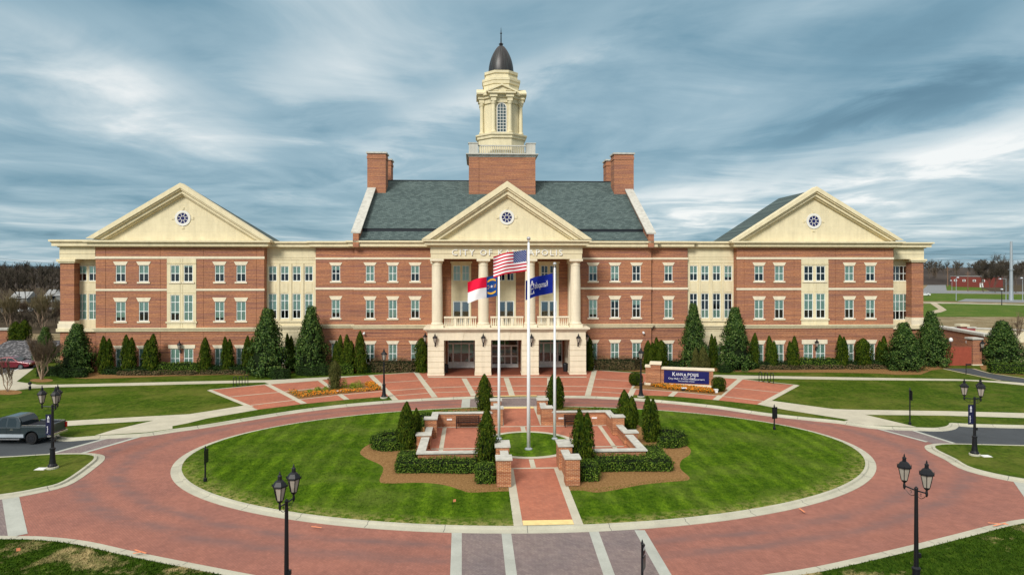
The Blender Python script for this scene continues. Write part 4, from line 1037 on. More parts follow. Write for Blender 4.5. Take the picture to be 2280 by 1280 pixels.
for i in range(15):
    t = i/14; prof.append((28*S*(1+.02*math.sin(t*3))*math.cos(t*math.pi/2*.985)**.62 if t < 1 else .12, (zd1-zd0)*t))
mb = MB(); mb.lathe(prof, 32)
dome = mb.build('dome', 'copper dome', tower, (TX, CTW, zd0), True)
mb = MB(); mb.lathe([(.3, TZ(104)), (.22, TZ(101)), (.34, TZ(99)), (.18, TZ(97)), (.09, TZ(95)), (.075, TZ(76)), (.17, TZ(75)), (.06, TZ(73)), (.012, TZ(61.5))], 10, (TX, CTW, 0)); mb.build('finial', 'dark metal', tower)
# ================================================================ GROUND
mb = MB()
rows = [-80, 20, 84, 200, 600, 3000]
for i in range(len(rows)-1):
    a, b = rows[i], rows[i+1]
    mb.quad((-3000, a, gz(a)-.06), (3000, a, gz(a)-.06), (3000, b, gz(b)-.06), (-3000, b, gz(b)-.06))
o = mb.build('ground', 'dry field'); o['kind'] = 'structure'
slab('road', [(-48, 14), (48, 14), (48, 71), (-48, 71)], 0., 'road pavers')
LH = .125
KF = [(-300, 955), (60, 960), (120, 960.5), (134, 963), (131, 968), (140, 972), (164, 973.5), (211, 970), (270, 967), (326, 963.5), (384, 955), (460, 944.5), (560, 928), (668, 911.5), (770, 899.5), (877, 890.5), (960, 885.5), (1060, 881.8), (1156, 880), (1250, 880), (1307, 880.8), (1400, 885), (1500, 893), (1600, 903.5), (1700, 918), (1800, 929), (1870, 936), (1936, 946), (2000, 950), (2041, 951), (2080, 952), (2104, 949), (2112, 945), (2118, 941), (2160, 943), (2280, 946), (2520, 950)]
kf = smooth_line(gpl(KF, LH), 4)
slab('lawn', list(kf)+[(95, 83.9), (-95, 83.9)], LH, 'side lawn', -.02); kerb('kerb', kf, side=-1)
def corner(pts, far, mat_='side lawn', sd=-1):
    ln = smooth_line(gpl(pts, LH), 4)
    slab('lawn', list(ln)+gpl(far, LH), LH, mat_, -.02); kerb('kerb', ln, side=sd); return ln
c1 = corner([(-300, 1021), (-100, 1020), (0, 1018), (101, 1012), (176, 1010.5), (203, 1013), (209, 1018), (199, 1030), (141, 1070), (89, 1085), (0, 1100), (-140, 1112)], [(-300, 1118)], sd=1)
c2 = corner([(-250, 1196), (-100, 1197), (0, 1199.5), (79, 1201), (171, 1211.6), (289, 1238), (500, 1280), (620, 1302), (740, 1322), (830, 1352), (880, 1420)], [(880, 1500), (-400, 1500)], 'worn lawn', 1)
c3 = corner([(2560, 1138), (2420, 1148), (2280, 1164), (2150, 1196), (2034, 1225), (1842, 1269), (1705, 1291), (1610, 1318), (1570, 1360), (1560, 1440)], [(1560, 1520), (2700, 1520)], 'worn lawn', -1)
c4 = corner([(2560, 997), (2280, 992), (2126, 988.5), (2090, 990.5), (2082, 994), (2090, 1002), (2126, 1019.5), (2170, 1042), (2280, 1065), (2450, 1083)], [(2560, 1090)], sd=-1)
# side streets and their crossings
slab('street', gpl([(-300, 950), (130, 960), (215, 965), (258, 968), (258, 972), (101, 1012.5), (60, 1022), (-300, 1030)]), .004, 'asphalt')
slab('crosswalk', gpl([(258, 970), (330, 965), (331, 968.5), (178, 1010.5), (150, 1016), (101, 1013)]), .008, 'grey pavers')
slab('street', gpl([(2020, 950), (2117, 935), (2600, 935), (2600, 1003), (2150, 996), (2124, 985), (2028, 957)]), .004, 'asphalt')
slab('crosswalk', gpl([(1944, 950), (2026, 950), (2028, 957), (2124, 985), (2100, 996), (2062, 982)]), .008, 'grey pavers')
def bands(items, h, mat_='band concrete', name='paving_band'):
    mb = MB()
    for pts, wd in items: strip(mb, pts, wd, h)
    o = mb.build(name, mat_); o['kind'] = 'structure'; return o
bands([(gpl([(328, 967), (178, 1010.5)]), .32), (gpl([(262, 969), (101, 1013)]), .32), (gpl([(1942, 951), (2064, 983.5)]), .30), (gpl([(2026, 956), (2124, 986.5)]), .30),
       (gpl([(22, 1100), (40, 1192)]), .75), (gpl([(2268, 1066), (2300, 1110), (2330, 1160)]), .75)], .012)
slab('crosswalk', gpl([(-250, 1112), (22, 1100), (40, 1192), (-250, 1192)]), .008, 'grey pavers')
slab('crosswalk', gpl([(1017, 1178), (1424, 1178), (1600, 1440), (1012, 1440)]), .008, 'grey pavers')
bands([(gpl([(1017, 1180), (1015, 1290), (1013, 1440)]), .48), (gpl([(1126.5, 1180), (1140, 1290), (1157, 1440)]), .46), (gpl([(1321, 1180), (1360, 1290), (1410, 1440)]), .47), (gpl([(1424, 1180), (1488, 1290), (1573, 1440)]), .5)], .012)
fc = [IL(-4.3, 13.6), IL(-4.3, 18.2), IL(2.4, 18.2), IL(2.4, 13.4)]
slab('crosswalk', fc, .008, 'grey pavers')
bands([([IL(-4.5, 13.4), IL(-4.5, 17.9)], .75), ([IL(2.6, 13.3), IL(2.6, 17.9)], .75)], .012)
# sidewalks
S1 = LH+.006
def gs(pts, h=S1): return gpl(pts, h)
slab('sidewalk', gs([(-300, 946), (0, 940), (150, 936.5), (281, 929), (420, 921.5), (460, 915.5), (541, 902.6), (548, 901), (575, 911.5), (460, 931), (420, 941), (384, 948), (384, 954), (326, 962), (211, 969), (250, 957), (342, 935.5), (145, 948), (-300, 962)]), S1, 'sidewalk concrete')
slab('sidewalk', gs([(-200, 905), (0, 873), (66, 864.5), (110, 862), (300, 858), (500, 853), (589, 851), (602, 855.5), (712, 846), (756, 841), (824, 834.8), (732, 839), (595, 846), (460, 848), (252, 853), (120, 856), (83, 856), (37, 849), (75, 820), (30, 823), (-20, 842), (-200, 862)]), S1, 'sidewalk concrete')
slab('sidewalk', gs([(1590, 834), (1700, 836.3), (1900, 839.7), (2130, 843.5), (2240, 849), (2400, 862), (2400, 866), (2280, 857.5), (2215, 851), (2160, 847.5), (1900, 845.5), (1722, 842.5), (1650, 843.5), (1586, 838)]), S1, 'sidewalk concrete')
slab('sidewalk', gs([(1692, 901), (1718, 891.5), (1855, 910), (1900, 911.5), (2100, 914.5), (2280, 919), (2500, 924), (2500, 935), (2280, 930), (2100, 924.5), (1940, 923), (1926, 922.5), (2041, 950), (1936, 946), (1880, 937), (1890, 934), (1750, 912)]), S1, 'sidewalk concrete')
# forecourt paving
S2 = LH+.012
plz = [(464, 867.5), (592, 855.5), (712, 846.5), (756, 841.5), (824, 835), (949, 827), (953, 824), (1306, 822), (1433, 831), (1540, 836), (1650, 843.5), (1722, 853.5), (1776, 857), (1718, 891.5), (1692, 901), (1593, 890), (1494, 881.8), (1402, 878.5), (1401, 885)]
plz += [(1307, 880.8), (1250, 880), (1156, 880), (1060, 881.8), (960, 885.5), (879, 890.5), (866, 881.7), (772, 889.4), (675, 899), (574, 911.5), (548, 901)]
slab('forecourt', gs(plz, S2), S2, 'plaza pavers')
S3 = LH+.017
bands([(gs([(594, 855), (677, 898)], S3), .55), (gs([(712, 846), (772, 889)], S3), .5), (gs([(825, 835), (881, 890.5)], S3), .55), (gs([(925, 827), (968, 884)], S3), .55), (gs([(1033, 842), (1055, 881)], S3), .55),
       (gs([(1127, 841), (1140, 880)], S3), .55), (gs([(1224, 841), (1224.5, 879.5)], S3), .55), (gs([(1324, 823), (1308.5, 880.5)], S3), .55), (gs([(1424, 838), (1401, 884)], S3), .55), (gs([(1504, 872), (1493, 882)], S3), .5),
       (gs([(1649, 843), (1593, 890)], S3), .55), (gs([(1774, 857), (1693, 900.5)], S3), .55), (gs([(466, 868), (560, 906)], S3), .45)], S3, 'sidewalk concrete')
S4 = LH+.021
bands([(gs([(512, 883), (640, 871), (732, 861)], S4), .22), (gs([(559, 901.5), (653, 890.5), (757, 878.5), (866, 869.5), (958, 863), (1054, 859.5), (1180, 858.5), (1310, 860), (1402, 865), (1500, 871), (1593, 880), (1703, 893)], S4), .2),
       (gs([(872, 881), (968, 873.5), (1054, 871), (1180, 870), (1327, 871.5), (1402, 876)], S4), .17), (gs([(850, 852), (950, 845.5)], S4), .17), (gs([(1310, 842.5), (1404, 848)], S4), .17), (gs([(1628, 862.5), (1740, 874)], S4), .17),
       (gs([(466, 867.5), (592, 855.5), (712, 846.5)], S4), .25), (gs([(824, 835), (949, 827)], S4), .25), (gs([(1306, 822.5), (1433, 831), (1540, 836.5), (1650, 843.5), (1776, 857)], S4), .25),
       (gs([(953, 839), (1306, 839)], S4), .5)], S4, 'sidewalk concrete')
slab('porch_floor', [bw(bl(953, 600, CP)[0], CP+.15), bw(bl(1304, 600, CP)[0], CP+.15), bw(bl(1304, 600, CP)[0], .12), bw(bl(953, 600, CP)[0], .12)], S4+.02, 'porch floor')
bands([(gs([(1060, 882.3), (1156, 880.6), (1195, 880.5)], S4), .35)], S4, 'warning yellow', 'tactile_strip')
# mulch along the building
def mulch(pts, world=False, h=LH+.02): return slab('mulch_bed', pts if world else gs(pts, h), h, 'pine straw')
mulch([(95, 825), (150, 840), (190, 843), (263, 841.5), (380, 837), (500, 834), (591, 836.5), (657, 829), (740, 828), (822, 826.5), (950, 825.5), (950, 815), (720, 814), (560, 814), (400, 818), (215, 820), (140, 818)])
mulch([(1306, 820), (1433, 828), (1520, 830), (1590, 826.5), (1700, 828.5), (1850, 829), (1950, 831), (2000, 834), (2050, 833.5), (2075, 824), (2120, 818), (2070, 812), (1990, 813), (1640, 812), (1306, 811)])
def ell(cx_, cy_, a, b, n=28, gpm=True): return [(cx_+a*math.cos(2*math.pi*i/n), cy_+b*math.sin(2*math.pi*i/n)) for i in range(n)]
mulch(ell(92, 846.5, 26, 4)); mulch(ell(16, 873, 33, 5.5)); mulch([(2185, 822), (2215, 832), (2300, 836), (2300, 815), (2180, 812)])
# flower beds
mulch([(638, 872), (730, 862.5), (811, 852), (833, 852), (851, 867.5), (757, 877), (664, 887.5)], h=S4+.004)
mulch([(1409, 864), (1420, 853), (1560, 850), (1620, 867), (1606, 879.5), (1591, 878.5), (1500, 870)], h=S4+.004)

# ---------------------------------------------------------------- ISLAND
def ellipse(a, b, n=140, cy=.15): return [IL(-.05+a*math.cos(2*math.pi*i/n), cy+b*math.sin(2*math.pi*i/n)) for i in range(n)]
isl = ellipse(22.25, 13.2)
slab('island_lawn', isl, LH, 'island lawn', -.02); kerb('kerb', isl, True, -1)
def isheet(name, pts, h, m): return slab(name, [IL(*p) for p in pts], h, m)
isheet('walkway', [(-1.7, -13.0), (1.7, -13.0), (1.7, -3.9), (-1.7, -3.9)], LH+.006, 'sidewalk concrete'); isheet('walkway', [(-1.75, 6.4), (1.75, 6.4), (1.75, 13.3), (-1.75, 13.3)], LH+.006, 'sidewalk concrete')
isheet('walkway', [(-1.25, -12.9), (1.25, -12.9), (1.25, -4.15), (-1.25, -4.15)], LH+.011, 'plaza pavers'); isheet('walkway', [(-1.4, 6.6), (1.4, 6.6), (1.4, 12.7), (-1.4, 12.7)], LH+.011, 'plaza pavers')
isheet('tactile_strip', [(-1.24, -12.98), (1.24, -12.98), (1.24, -12.38), (-1.24, -12.38)], LH+.016, 'warning yellow')
isheet('tactile_strip', [(-1.4, 12.6), (1.4, 12.6), (1.4, 13.2), (-1.4, 13.2)], LH+.016, 'warning yellow')
isheet('terrace', [(-7.1, -3.3), (-1.6, -3.3), (-1.6, -4.15), (1.6, -4.15), (1.6, -3.3), (7.1, -3.3), (7.1, 1.4), (6.7, 6.7), (-6.7, 6.7), (-7.1, 1.4)], LH+.008, 'plaza pavers')
ibs = []
for pts, wd in (([(-6.6, 6.35), (6.6, 6.35)], .2), ([(-5.9, -3.0), (-5.95, 6.3)], .3), ([(5.9, -3.0), (5.95, 6.3)], .3), ([(-6.6, .5), (-3.2, .5)], .2), ([(6.6, .5), (3.2, .5)], .2), ([(0, 4.9), (0, 6.3)], .35), ([(0, -2.2), (0, -4.0)], .32), ([(-1.6, -4.05), (1.6, -4.05)], .2)):
    ibs.append(([IL(*p) for p in pts], wd))
bands(ibs, LH+.013, 'sidewalk concrete')
ring = MB(); rc = (.05, 1.4); N = 48
rp_ = lambda r, i: W(IL(rc[0]+r*math.cos(2*math.pi*i/N), rc[1]+r*math.sin(2*math.pi*i/N)), LH+.018)
for i in range(N): ring.quad(rp_(3.08, i), rp_(3.5, i), rp_(3.5, i+1), rp_(3.08, i+1))
o = ring.build('paving_band', 'sidewalk concrete'); o['kind'] = 'structure'
disc = [IL(rc[0]+3.08*math.cos(2*math.pi*i/N), rc[1]+3.08*math.sin(2*math.pi*i/N)) for i in range(N)]
slab('island_lawn', disc, LH+.03, 'island lawn', LH-.02)
def z5(x, y): return (780+x/2.923, 820+y/2.923)
ml = [(1050, 797), (945, 800), (780, 806), (720, 790), (600, 755), (450, 742), (250, 747), (190, 730), (212, 640), (100, 582), (65, 540), (140, 487), (300, 470), (470, 300), (600, 270), (930, 250), (1000, 300), (560, 560), (960, 560)]
mr = [(1400, 797), (1500, 792), (1600, 806), (1720, 790), (1900, 756), (2080, 737), (2190, 727), (2206, 705), (2148, 650), (2155, 598), (2208, 560), (2210, 520), (2150, 478), (1980, 440), (1760, 290), (1640, 262), (1270, 245), (1230, 300), (1700, 440), (1920, 560), (1400, 560)]
for q in (ml, mr):
    L = gs([z5(*p) for p in q], LH+.004); n = len(L)
    sm = smooth_line(L[:13], 5)+L[13:]
    slab('mulch_bed', sm, LH+.004, 'pine straw')
def garden_wall(label, sg):
    root = thing('garden_wall', label, 'wall', W(IL(0, 0), LH), TH, 'brick terrace walls')
    def bxp(mb, x0, x1, y0, y1, z0, z1):
        a, b = sorted((sg*x0, sg*x1)); mb.box(a, b, y0, y1, z0, z1)
    mb = MB()
    for (x0, x1, y0, y1, h) in ((1.68, 2.02, -6.65, -4.55, 1.12), (2.33, 7.15, -3.45, -3.1, .74), (6.8, 7.15, -3.1, .55, .74), (6.72, 7.05, 1.2, 3.3, .8), (6.5, 6.85, 4.0, 6.55, 1.1), (2.3, 6.85, 6.55, 6.9, 1.1), (1.72, 2.06, 7.4, 10.2, 1.1)): bxp(mb, x0, x1, y0, y1, -.1, h)
    mb.build('brickwork', 'island brick', root)
    cp = MB()
    for (x0, x1, y0, y1, h) in ((1.60, 2.10, -6.65, -4.55, 1.12), (2.36, 7.25, -3.55, -3.0, .74), (6.70, 7.25, -3.0, .55, .744), (6.64, 7.13, 1.2, 3.3, .8), (6.42, 6.93, 4.0, 6.47, 1.1), (2.3, 6.93, 6.47, 6.98, 1.104), (1.64, 2.14, 7.4, 10.2, 1.1)): bxp(cp, x0, x1, y0, y1, h+.002, h+.075)
    cp.build('coping', 'coping stone', root)
    for (x0, x1, y0, y1, h) in ((1.55, 2.36, -7.5, -6.65, 1.40), (1.52, 2.33, -4.55, -3.1, 1.36), (6.66, 7.58, .55, 1.2, .90), (6.4, 7.25, 3.3, 4.0, 1.38), (1.5, 2.35, 6.6, 7.4, 1.42), (1.5, 2.35, 10.2, 10.9, 1.36)):
        p = MB(); bxp(p, x0, x1, y0, y1, -.1, h); po = p.build('pier', 'island brick', root)
        p = MB(); bxp(p, x0-.07, x1+.07, y0-.07, y1+.07, h+.002, h+.085); p.build('pier_cap', 'coping stone', po)
    for x in (5.6, 3.0):
        p = MB(); bxp(p, x-.2, x+.2, 6.515, 6.56, .62, .74); p.build('wall_light', 'white plate', root)
    return root
garden_wall('brick terrace wall with stone coping and piers, left of the flagpoles', -1)
garden_wall('brick terrace wall with stone coping and piers, right of the flagpoles', 1)
def bench(label, x, y):
    r = thing('bench', label, 'bench', W(IL(x, y), LH), TH, 'benches against the terrace walls'); L = 1.8
    mb = MB()
    for i in range(7): mb.box(0, L, .02+i*.065, .07+i*.065, .42, .45)
    mb.build('seat', 'bronze bench', r)
    mb = MB(); mb.box(0, L, .50, .53, .84, .88); mb.box(0, L, .48, .51, .50, .53)
    for i in range(26): mb.box(.03+i*(L-.09)/25, .06+i*(L-.09)/25, .49, .52, .53, .84)
    mb.build('backrest', 'bronze bench', r)
    for xx in (0.02, L-.08):
        mb = MB(); mb.box(xx, xx+.06, .03, .08, 0, .66); mb.box(xx, xx+.06, .46, .52, 0, .86); mb.box(xx-.01, xx+.07, .0, .5, .64, .68); mb.build('leg', 'bronze bench', r)
    return r
bench('dark slatted metal bench against the left back terrace wall', -5.1, 5.85); bench('dark slatted metal bench, half hidden behind a double-tipped conifer on the right terrace', 3.2, 5.85)

# ---------------------------------------------------------------- FLAGPOLES AND FLAGS
def pole(label, p, h, r):
    t = thing('flagpole', label, 'flagpole', W(p, LH+.03), 0, 'white flagpoles on the round lawn')
    mb = MB(); mb.lathe([(r, 0), (r*.95, h*.4), (r*.55, h)], 14); mb.build('shaft', 'flagpole white', t, smooth=True)
    mb = MB(); mb.lathe([(r*2.1, -.02), (r*2.1, .06), (r*1.3, .12)], 14); mb.build('base_collar', 'galvanised steel', t)
    mb = MB(); mb.lathe([(.03, 0), (.03, .1), (.10, .16), (.14, .26), (.10, .36), (.02, .4)], 14, (0, 0, h)); mb.build('finial_ball', 'chrome', t)
    mb = MB(); mb.tube([(-.06-r*.3, -.07, 1.2), (-.05-r*.2, -.07, h-.1)], .008, 4); mb.build('halyard', 'white plate', t)
    return t
pC, pL, pR = IL(0, 0), gp(1111, 978, LH), gp(1235, 978, LH)
hz = lambda p, py: H+(HY-py)/F*p[1]
pole('tallest white flagpole, in the middle and nearest', pC, hz(pC, 541)-gz(pC.y)-LH, .125); pole('white flagpole behind the striped flag, leftmost of three', pL, hz(pL, 598)-gz(pL.y)-LH, .105); pole('white flagpole carrying the blue city flag, rightmost of three', pR, hz(pR, 597)-gz(pR.y)-LH, .105)
for nm_, c_ in (('flag red', (.50, .012, .035)), ('flag white', (.80, .78, .80)), ('flag navy', (.014, .045, .20)), ('flag scarlet', (.72, .012, .05)), ('flag blue', (.008, .02, .24)), ('flag royal', (.01, .06, .24)), ('flag gold', (.75, .42, .05))): plain(nm_, c_, .75, 0, .1, .06)
def flag(name, label, p, ytop, ybot, px_end, L, cells, colour, droop, extra):
    zt, zb = hz(p, ytop), hz(p, ybot); Hh = zt-zb; nu, nv = cells
    ang = R(202)
    def S_(u, v, o=0.):
        b = .16*math.sin(u*7.5+v*1.1)*min(1, u*2.5)+.06*math.sin(u*13+v*4)*u
        return Vector((p[0]-.13+math.cos(ang)*u*L+o*-.3, p[1]-.02+math.sin(ang)*u*L*.55+b-o, zb+v*Hh-droop*u**1.25*L-.05*math.sin(u*8)*u))
    mb = MB()
    for i in range(nu):
        for j in range(nv):
            mb.cur = colour((i+.5)/nu, (j+.5)/nv)
            mb.quad(*[tuple(S_(a/nu, b/nv)) for a, b in ((i, j), (i+1, j), (i+1, j+1), (i, j+1))])
    t = mb.build(name, extra['mats'], smooth=True); tag(t, label, 'flag', 'flags flying from the white poles')
    return t, S_
def star(mb, S_, u, v, ru, rv, o=.012, rot=0.):
    pts = []
    for k in range(10):
        a = rot+math.pi/2+k*math.pi/5; r = 1 if k % 2 == 0 else .42; pts.append(tuple(S_(u+ru*r*math.cos(a), v+rv*r*math.sin(a), o)))
    c_ = tuple(S_(u, v, o))
    for k in range(10): mb.face([c_, pts[k], pts[(k+1) % 10]])
t, S_ = flag('flag', 'red and white striped flag with starred blue canton', pC, 556.5, 603.5, 1099, 2.42, (40, 26), lambda u, v: 2 if u < .41 and v > 6/13 else (0 if int(v*13) % 2 == 0 else 1), .17, dict(mats=['flag red', 'flag white', 'flag navy']))
mb = MB()
for r_ in range(9):
    for k in range(6 if r_ % 2 == 0 else 5): star(mb, S_, .035+(k+(0 if r_ % 2 == 0 else .5))*.068, 6/13+(r_+.75)*(7/13)/9.6, .017, .026)
mb.build('stars', 'flag white', t)
t, S_ = flag('flag', 'red over white flag with a blue hoist panel, star and gold scrolls', pL, 612.5, 659, 1040, 2.25, (36, 22), lambda u, v: 2 if u < .37 else (1 if v < .5 else 0), .20, dict(mats=['flag scarlet', 'flag white', 'flag royal']))
mb = MB(); star(mb, S_, .185, .5, .05, .085, .014); mb.build('star', 'flag white', t)
for s_, v0 in ((1, .78), (-1, .22)):
    N = 14; mb = MB()
    for k in range(N):
        q = []
        for a, dv in ((k/N, -.045), ((k+1)/N, -.045), ((k+1)/N, .045), (k/N, .045)):
            u = .045+.28*a; q.append(tuple(S_(u, v0+dv+s_*.07*math.sin(math.pi*a)-s_*.02, .014)))
        mb.quad(*q)
    mb.build('scroll', 'flag gold', t)
for ch, u0 in (('N', .075), ('C', .295)):
    v, f = text_geo(ch, .24, 0); mb = MB(); mb.add(v, f, lambda q: S_(u0-q.x*.42*-1, .415+q.y*1.05, .016)); mb.build('letter', 'flag gold', t)
t, S_ = flag('flag', 'blue city flag with white tower emblem and script', pR, 609, 652, 1165, 2.1, (34, 18), lambda u, v: 0, .22, dict(mats=['flag blue']))
mb = MB()
v, f = text_geo('Kannapolis', .30, 0, .95); mb.add(v, f, lambda q: S_(.43+q.x*.40, .40+q.y*1.5, .016))
for u0, u1, v0, v1 in ((.70, .725, .2, .66), (.80, .825, .2, .66), (.68, .86, .18, .22), (.69, .84, .64, .69), (.72, .81, .72, .76), (.745, .785, .76, .86), (.71, .82, .42, .46)):
    n_ = 3
    for k in range(n_):
        a, b = u0+(u1-u0)*k/n_, u0+(u1-u0)*(k+1)/n_; mb.quad(*[tuple(S_(x, y, .014)) for x, y in ((a, v0), (b, v0), (b, v1), (a, v1))])
mb.build('emblem', 'flag white', t)

# ---------------------------------------------------------------- LAMPS
def lantern(parent, x, y, z, s=1., name='lantern'):
    mb = MB()
    mb.lathe([(.05*s, 0), (.035*s, .10*s), (.10*s, .16*s), (.12*s, .22*s)], 8, (x, y, z), cap=True)                # cup
    n = 6; z0, z1, r0, r1 = z+.22*s, z+.72*s, .125*s, .235*s
    for i in range(n):
        a = 2*math.pi*i/n; mb.tube([(x+r0*math.cos(a), y+r0*math.sin(a), z0), (x+r1*math.cos(a), y+r1*math.sin(a), z1)], .016*s, 4)
        mb.tube([(x+r1*1.17*math.cos(a), y+r1*1.17*math.sin(a), z1), (x+r1*1.25*math.cos(a), y+r1*1.25*math.sin(a), z1+.12*s)], [.022*s, .004], 4)
    mb.lathe([(r1*1.02, z1-z-.02*s), (r1*1.22, z1-z), (r1*1.18, z1-z+.05*s), (r1*.72, z1-z+.19*s), (.085*s, z1-z+.25*s), (.075*s, z1-z+.36*s), (.095*s, z1-z+.38*s), (.03*s, z1-z+.44*s), (.035*s, z1-z+.48*s), (.005, z1-z+.56*s)], 6, (x, y, z))
    o = mb.build(name, 'black iron', parent)
    mb = MB(); mb.lathe([(r0*.92, 0), (r1*.95, z1-z0)], 6, (x, y, z0), cap=False); mb.build('lamp_glass', 'lamp glass', o)
    return o
def lamp_post(label, p, h, arms, s=1., banner=None, h0=LH, group='black lantern lamp posts', box=True):
    t = thing('lamp_post', label, 'street lamp', W(p, h0), 0, group)
    mb = MB(); mb.lathe([(.33*s, -.05), (.33*s, .1), (.30*s, .12)], 20); mb.build('footing', 'kerb concrete', t)
    mb = MB(); mb.lathe([(.27*s, .12), (.26*s, .20), (.19*s, .30), (.155*s, .6), (.135*s, 1.15*s), (.165*s, 1.17*s), (.165*s, 1.24*s), (.09*s, 1.3*s), (.075*s, h*.7), (.065*s, h), (.085*s, h+.02), (.02*s, h+.1)], 14)
    mb.build('post', 'black iron', t)
    if box: mb = MB(); mb.box(.06*s, .17*s, -.06, .06, 1.65*s, 1.82*s); mb.build('outlet_box', 'black iron', t)
    for (ax, ay) in arms:
        if (ax, ay) == (0, 0): lantern(t, 0, 0, h+.05, s); continue
        mb = MB(); mb.tube([(0, 0, h-.06), (ax, ay, h-.02)], .028*s, 6); N = 8
        mb.tube([(ax*k/N, ay*k/N, h-.10-.24*s*math.sin(math.pi*(1-k/N)*.9)*(1-k/N*.3)) for k in range(1, N+1)], .012*s, 4)
        mb.tube([(ax*.45+.07*s*math.cos(a_)*ax, ay*.45+.07*s*math.cos(a_)*ay, h-.16+.06*s*math.sin(a_)) for a_ in [k*.7 for k in range(9)]], .009*s, 4)
        mb.lathe([(.02, -.14*s), (.05*s, -.06*s), (.05*s, .02)], 8, (ax, ay, h-.02)); mb.build('arm', 'black iron', t)
        lantern(t, ax, ay, h, s)
    if banner:
        bx_, zb0, zb1 = banner; mb = MB(); mb.box(min(.07*(1 if bx_ > 0 else -1), bx_), max(.07*(1 if bx_ > 0 else -1), bx_), -.012, .012, zb0, zb1); b = mb.build('banner', 'banner navy', t)
        mb = MB()
        for z in (zb0-.02, zb1+.02): mb.tube([(0, 0, z), (bx_*1.05, 0, z)], .014, 5)
        mb.build('banner_rod', 'black iron', b)
        v, f = text_geo('Kannapolis', .11, .004); m_ = (.07*(1 if bx_ > 0 else -1)+bx_)/2
        mb = MB(); mb.add(v, f, lambda q: (m_-.03-q.y, -.018-q.z, zb0+.34+q.x*.9))
        for u0, u1, w0, w1 in ((-.055, -.035, .66, .84), (.02, .04, .66, .84), (-.075, .06, .84, .865), (-.075, .06, .64, .66), (-.03, .015, .87, .94)): mb.box(m_+u0, m_+u1, -.02, -.013, zb0+(zb1-zb0)*w0, zb0+(zb1-zb0)*w1)
        mb.build('banner_print', 'lettering white', b)
    return t
pa = gp(117, 1042, LH); pb = gp(2170, 1013, LH)
lamp_post('three-headed black lantern post with banner beside the pickup truck', pa, 3.85, [(-.58, -.1), (.12, .30), (.42, -.35)], 1., (-.42, 2.05, 3.3))
lamp_post('three-headed black lantern post with banner on the right corner lawn', pb, 3.75, [(-.60, .12), (.17, -.35), (.62, .35)], 1., (-.42, 2.05, 3.3))
pc_ = Vector(((638-CX)/F*24.6, 24.6)); pd = Vector(((2040-CX)/F*26.0, 26.0))
lamp_post('two-headed black lantern post standing nearest the camera, left', pc_, hz(pc_, 1116)-gz(24.6)-LH, [(-.08, -.48), (.11, .46)], .96)
lamp_post('two-headed black lantern post on the worn lawn, front right corner', pd, hz(pd, 1088)-gz(26)-LH, [(-.19, .46), (.12, -.46)], .96)
for px, pyb, pyt, lb in ((855, 886, 775, 'single black lantern post beside the left flower bed'), (1427, 883.5, 772, 'single black lantern post in front of the round shrub and city sign')):
    p = gp(px, pyb, LH); hh = hz(p, pyt)-gz(p.y)-LH; lamp_post(lb, p, hh-1.35, [(0, 0)], 1.02, None, LH, box=False)
def wall_lamp(label, px, py, c, s=1.):
    x, z = bl(px, py, c); t = thing('wall_lantern', label, 'wall lamp', (bw(x, c).x, bw(x, c).y, z), TH, 'black lanterns on the walls')
    mb = MB(); mb.box(-.07*s, .07*s, -.03, .0, -.72*s, -.30*s); mb.tube([(0, -.03, -.5*s), (0, -.16*s, -.62*s), (0, -.30*s, -.55*s), (0, -.32*s, -.40*s)], .025*s, 5); mb.build('bracket', 'black iron', t)
    lantern(t, 0, -.32*s, -.42*s, s*.95); return t
for px, lb in ((969, 'black wall lantern on the leftmost lower portico pier'), (1076, 'black wall lantern on the second portico pier from the left'), (1183, 'black wall lantern on the third portico pier, behind the tallest flagpole'), (1287, 'black wall lantern on the rightmost lower portico pier')): wall_lamp(lb, px, 757, CP-.02, 1.0)
wall_lamp('black wall lantern between the paired ground windows of the left wing', 402, 772, -.35-.06, 1.0); wall_lamp('black wall lantern between the paired ground windows of the right wing', 1816, 767, -.35-.06, 1.0)
for (px, c, lb, sg) in ((946, -3.9, 'black wall lantern on the left flank of the portico', -1), (1309, -3.9, 'black wall lantern on the right flank of the portico', 1)):
    xx = XP(952)-.02 if sg < 0 else XP(1304)+.02; p = bw(xx, c); t = thing('wall_lantern', lb, 'wall lamp', (p.x, p.y, bl(px, 755, c)[1]), TH+sg*R(90), 'black lanterns on the walls')
    mb = MB(); mb.box(-.07, .07, -.03, .0, -.72, -.30); mb.tube([(0, -.03, -.5), (0, -.16, -.62), (0, -.30, -.55), (0, -.32, -.40)], .025, 5); mb.build('bracket', 'black iron', t); lantern(t, 0, -.32, -.42, .95)
def camera_box(label, px, py):
    x, z = bl(px, py, -.02); p = bw(x, -.02); t = thing('security_camera', label, 'security camera', (p.x, p.y, z), TH)
    mb = MB(); mb.box(-.09, .09, -.06, .02, -.09, .09); mb.tube([(0, -.05, 0), (0, -.22, -.04)], .03, 6); mb.build('mount', 'white plate', t)
    mb = MB(); mb.lathe([(.09, -.12), (.13, -.06), (.13, .05), (.05, .12)], 10, (0, -.28, -.06)); mb.build('housing', 'white plate', t)
camera_box('small white camera on the brick wall above a conifer tip, left', 811, 741); camera_box('small white camera on the brick wall right of the portico', 1432, 739.5)

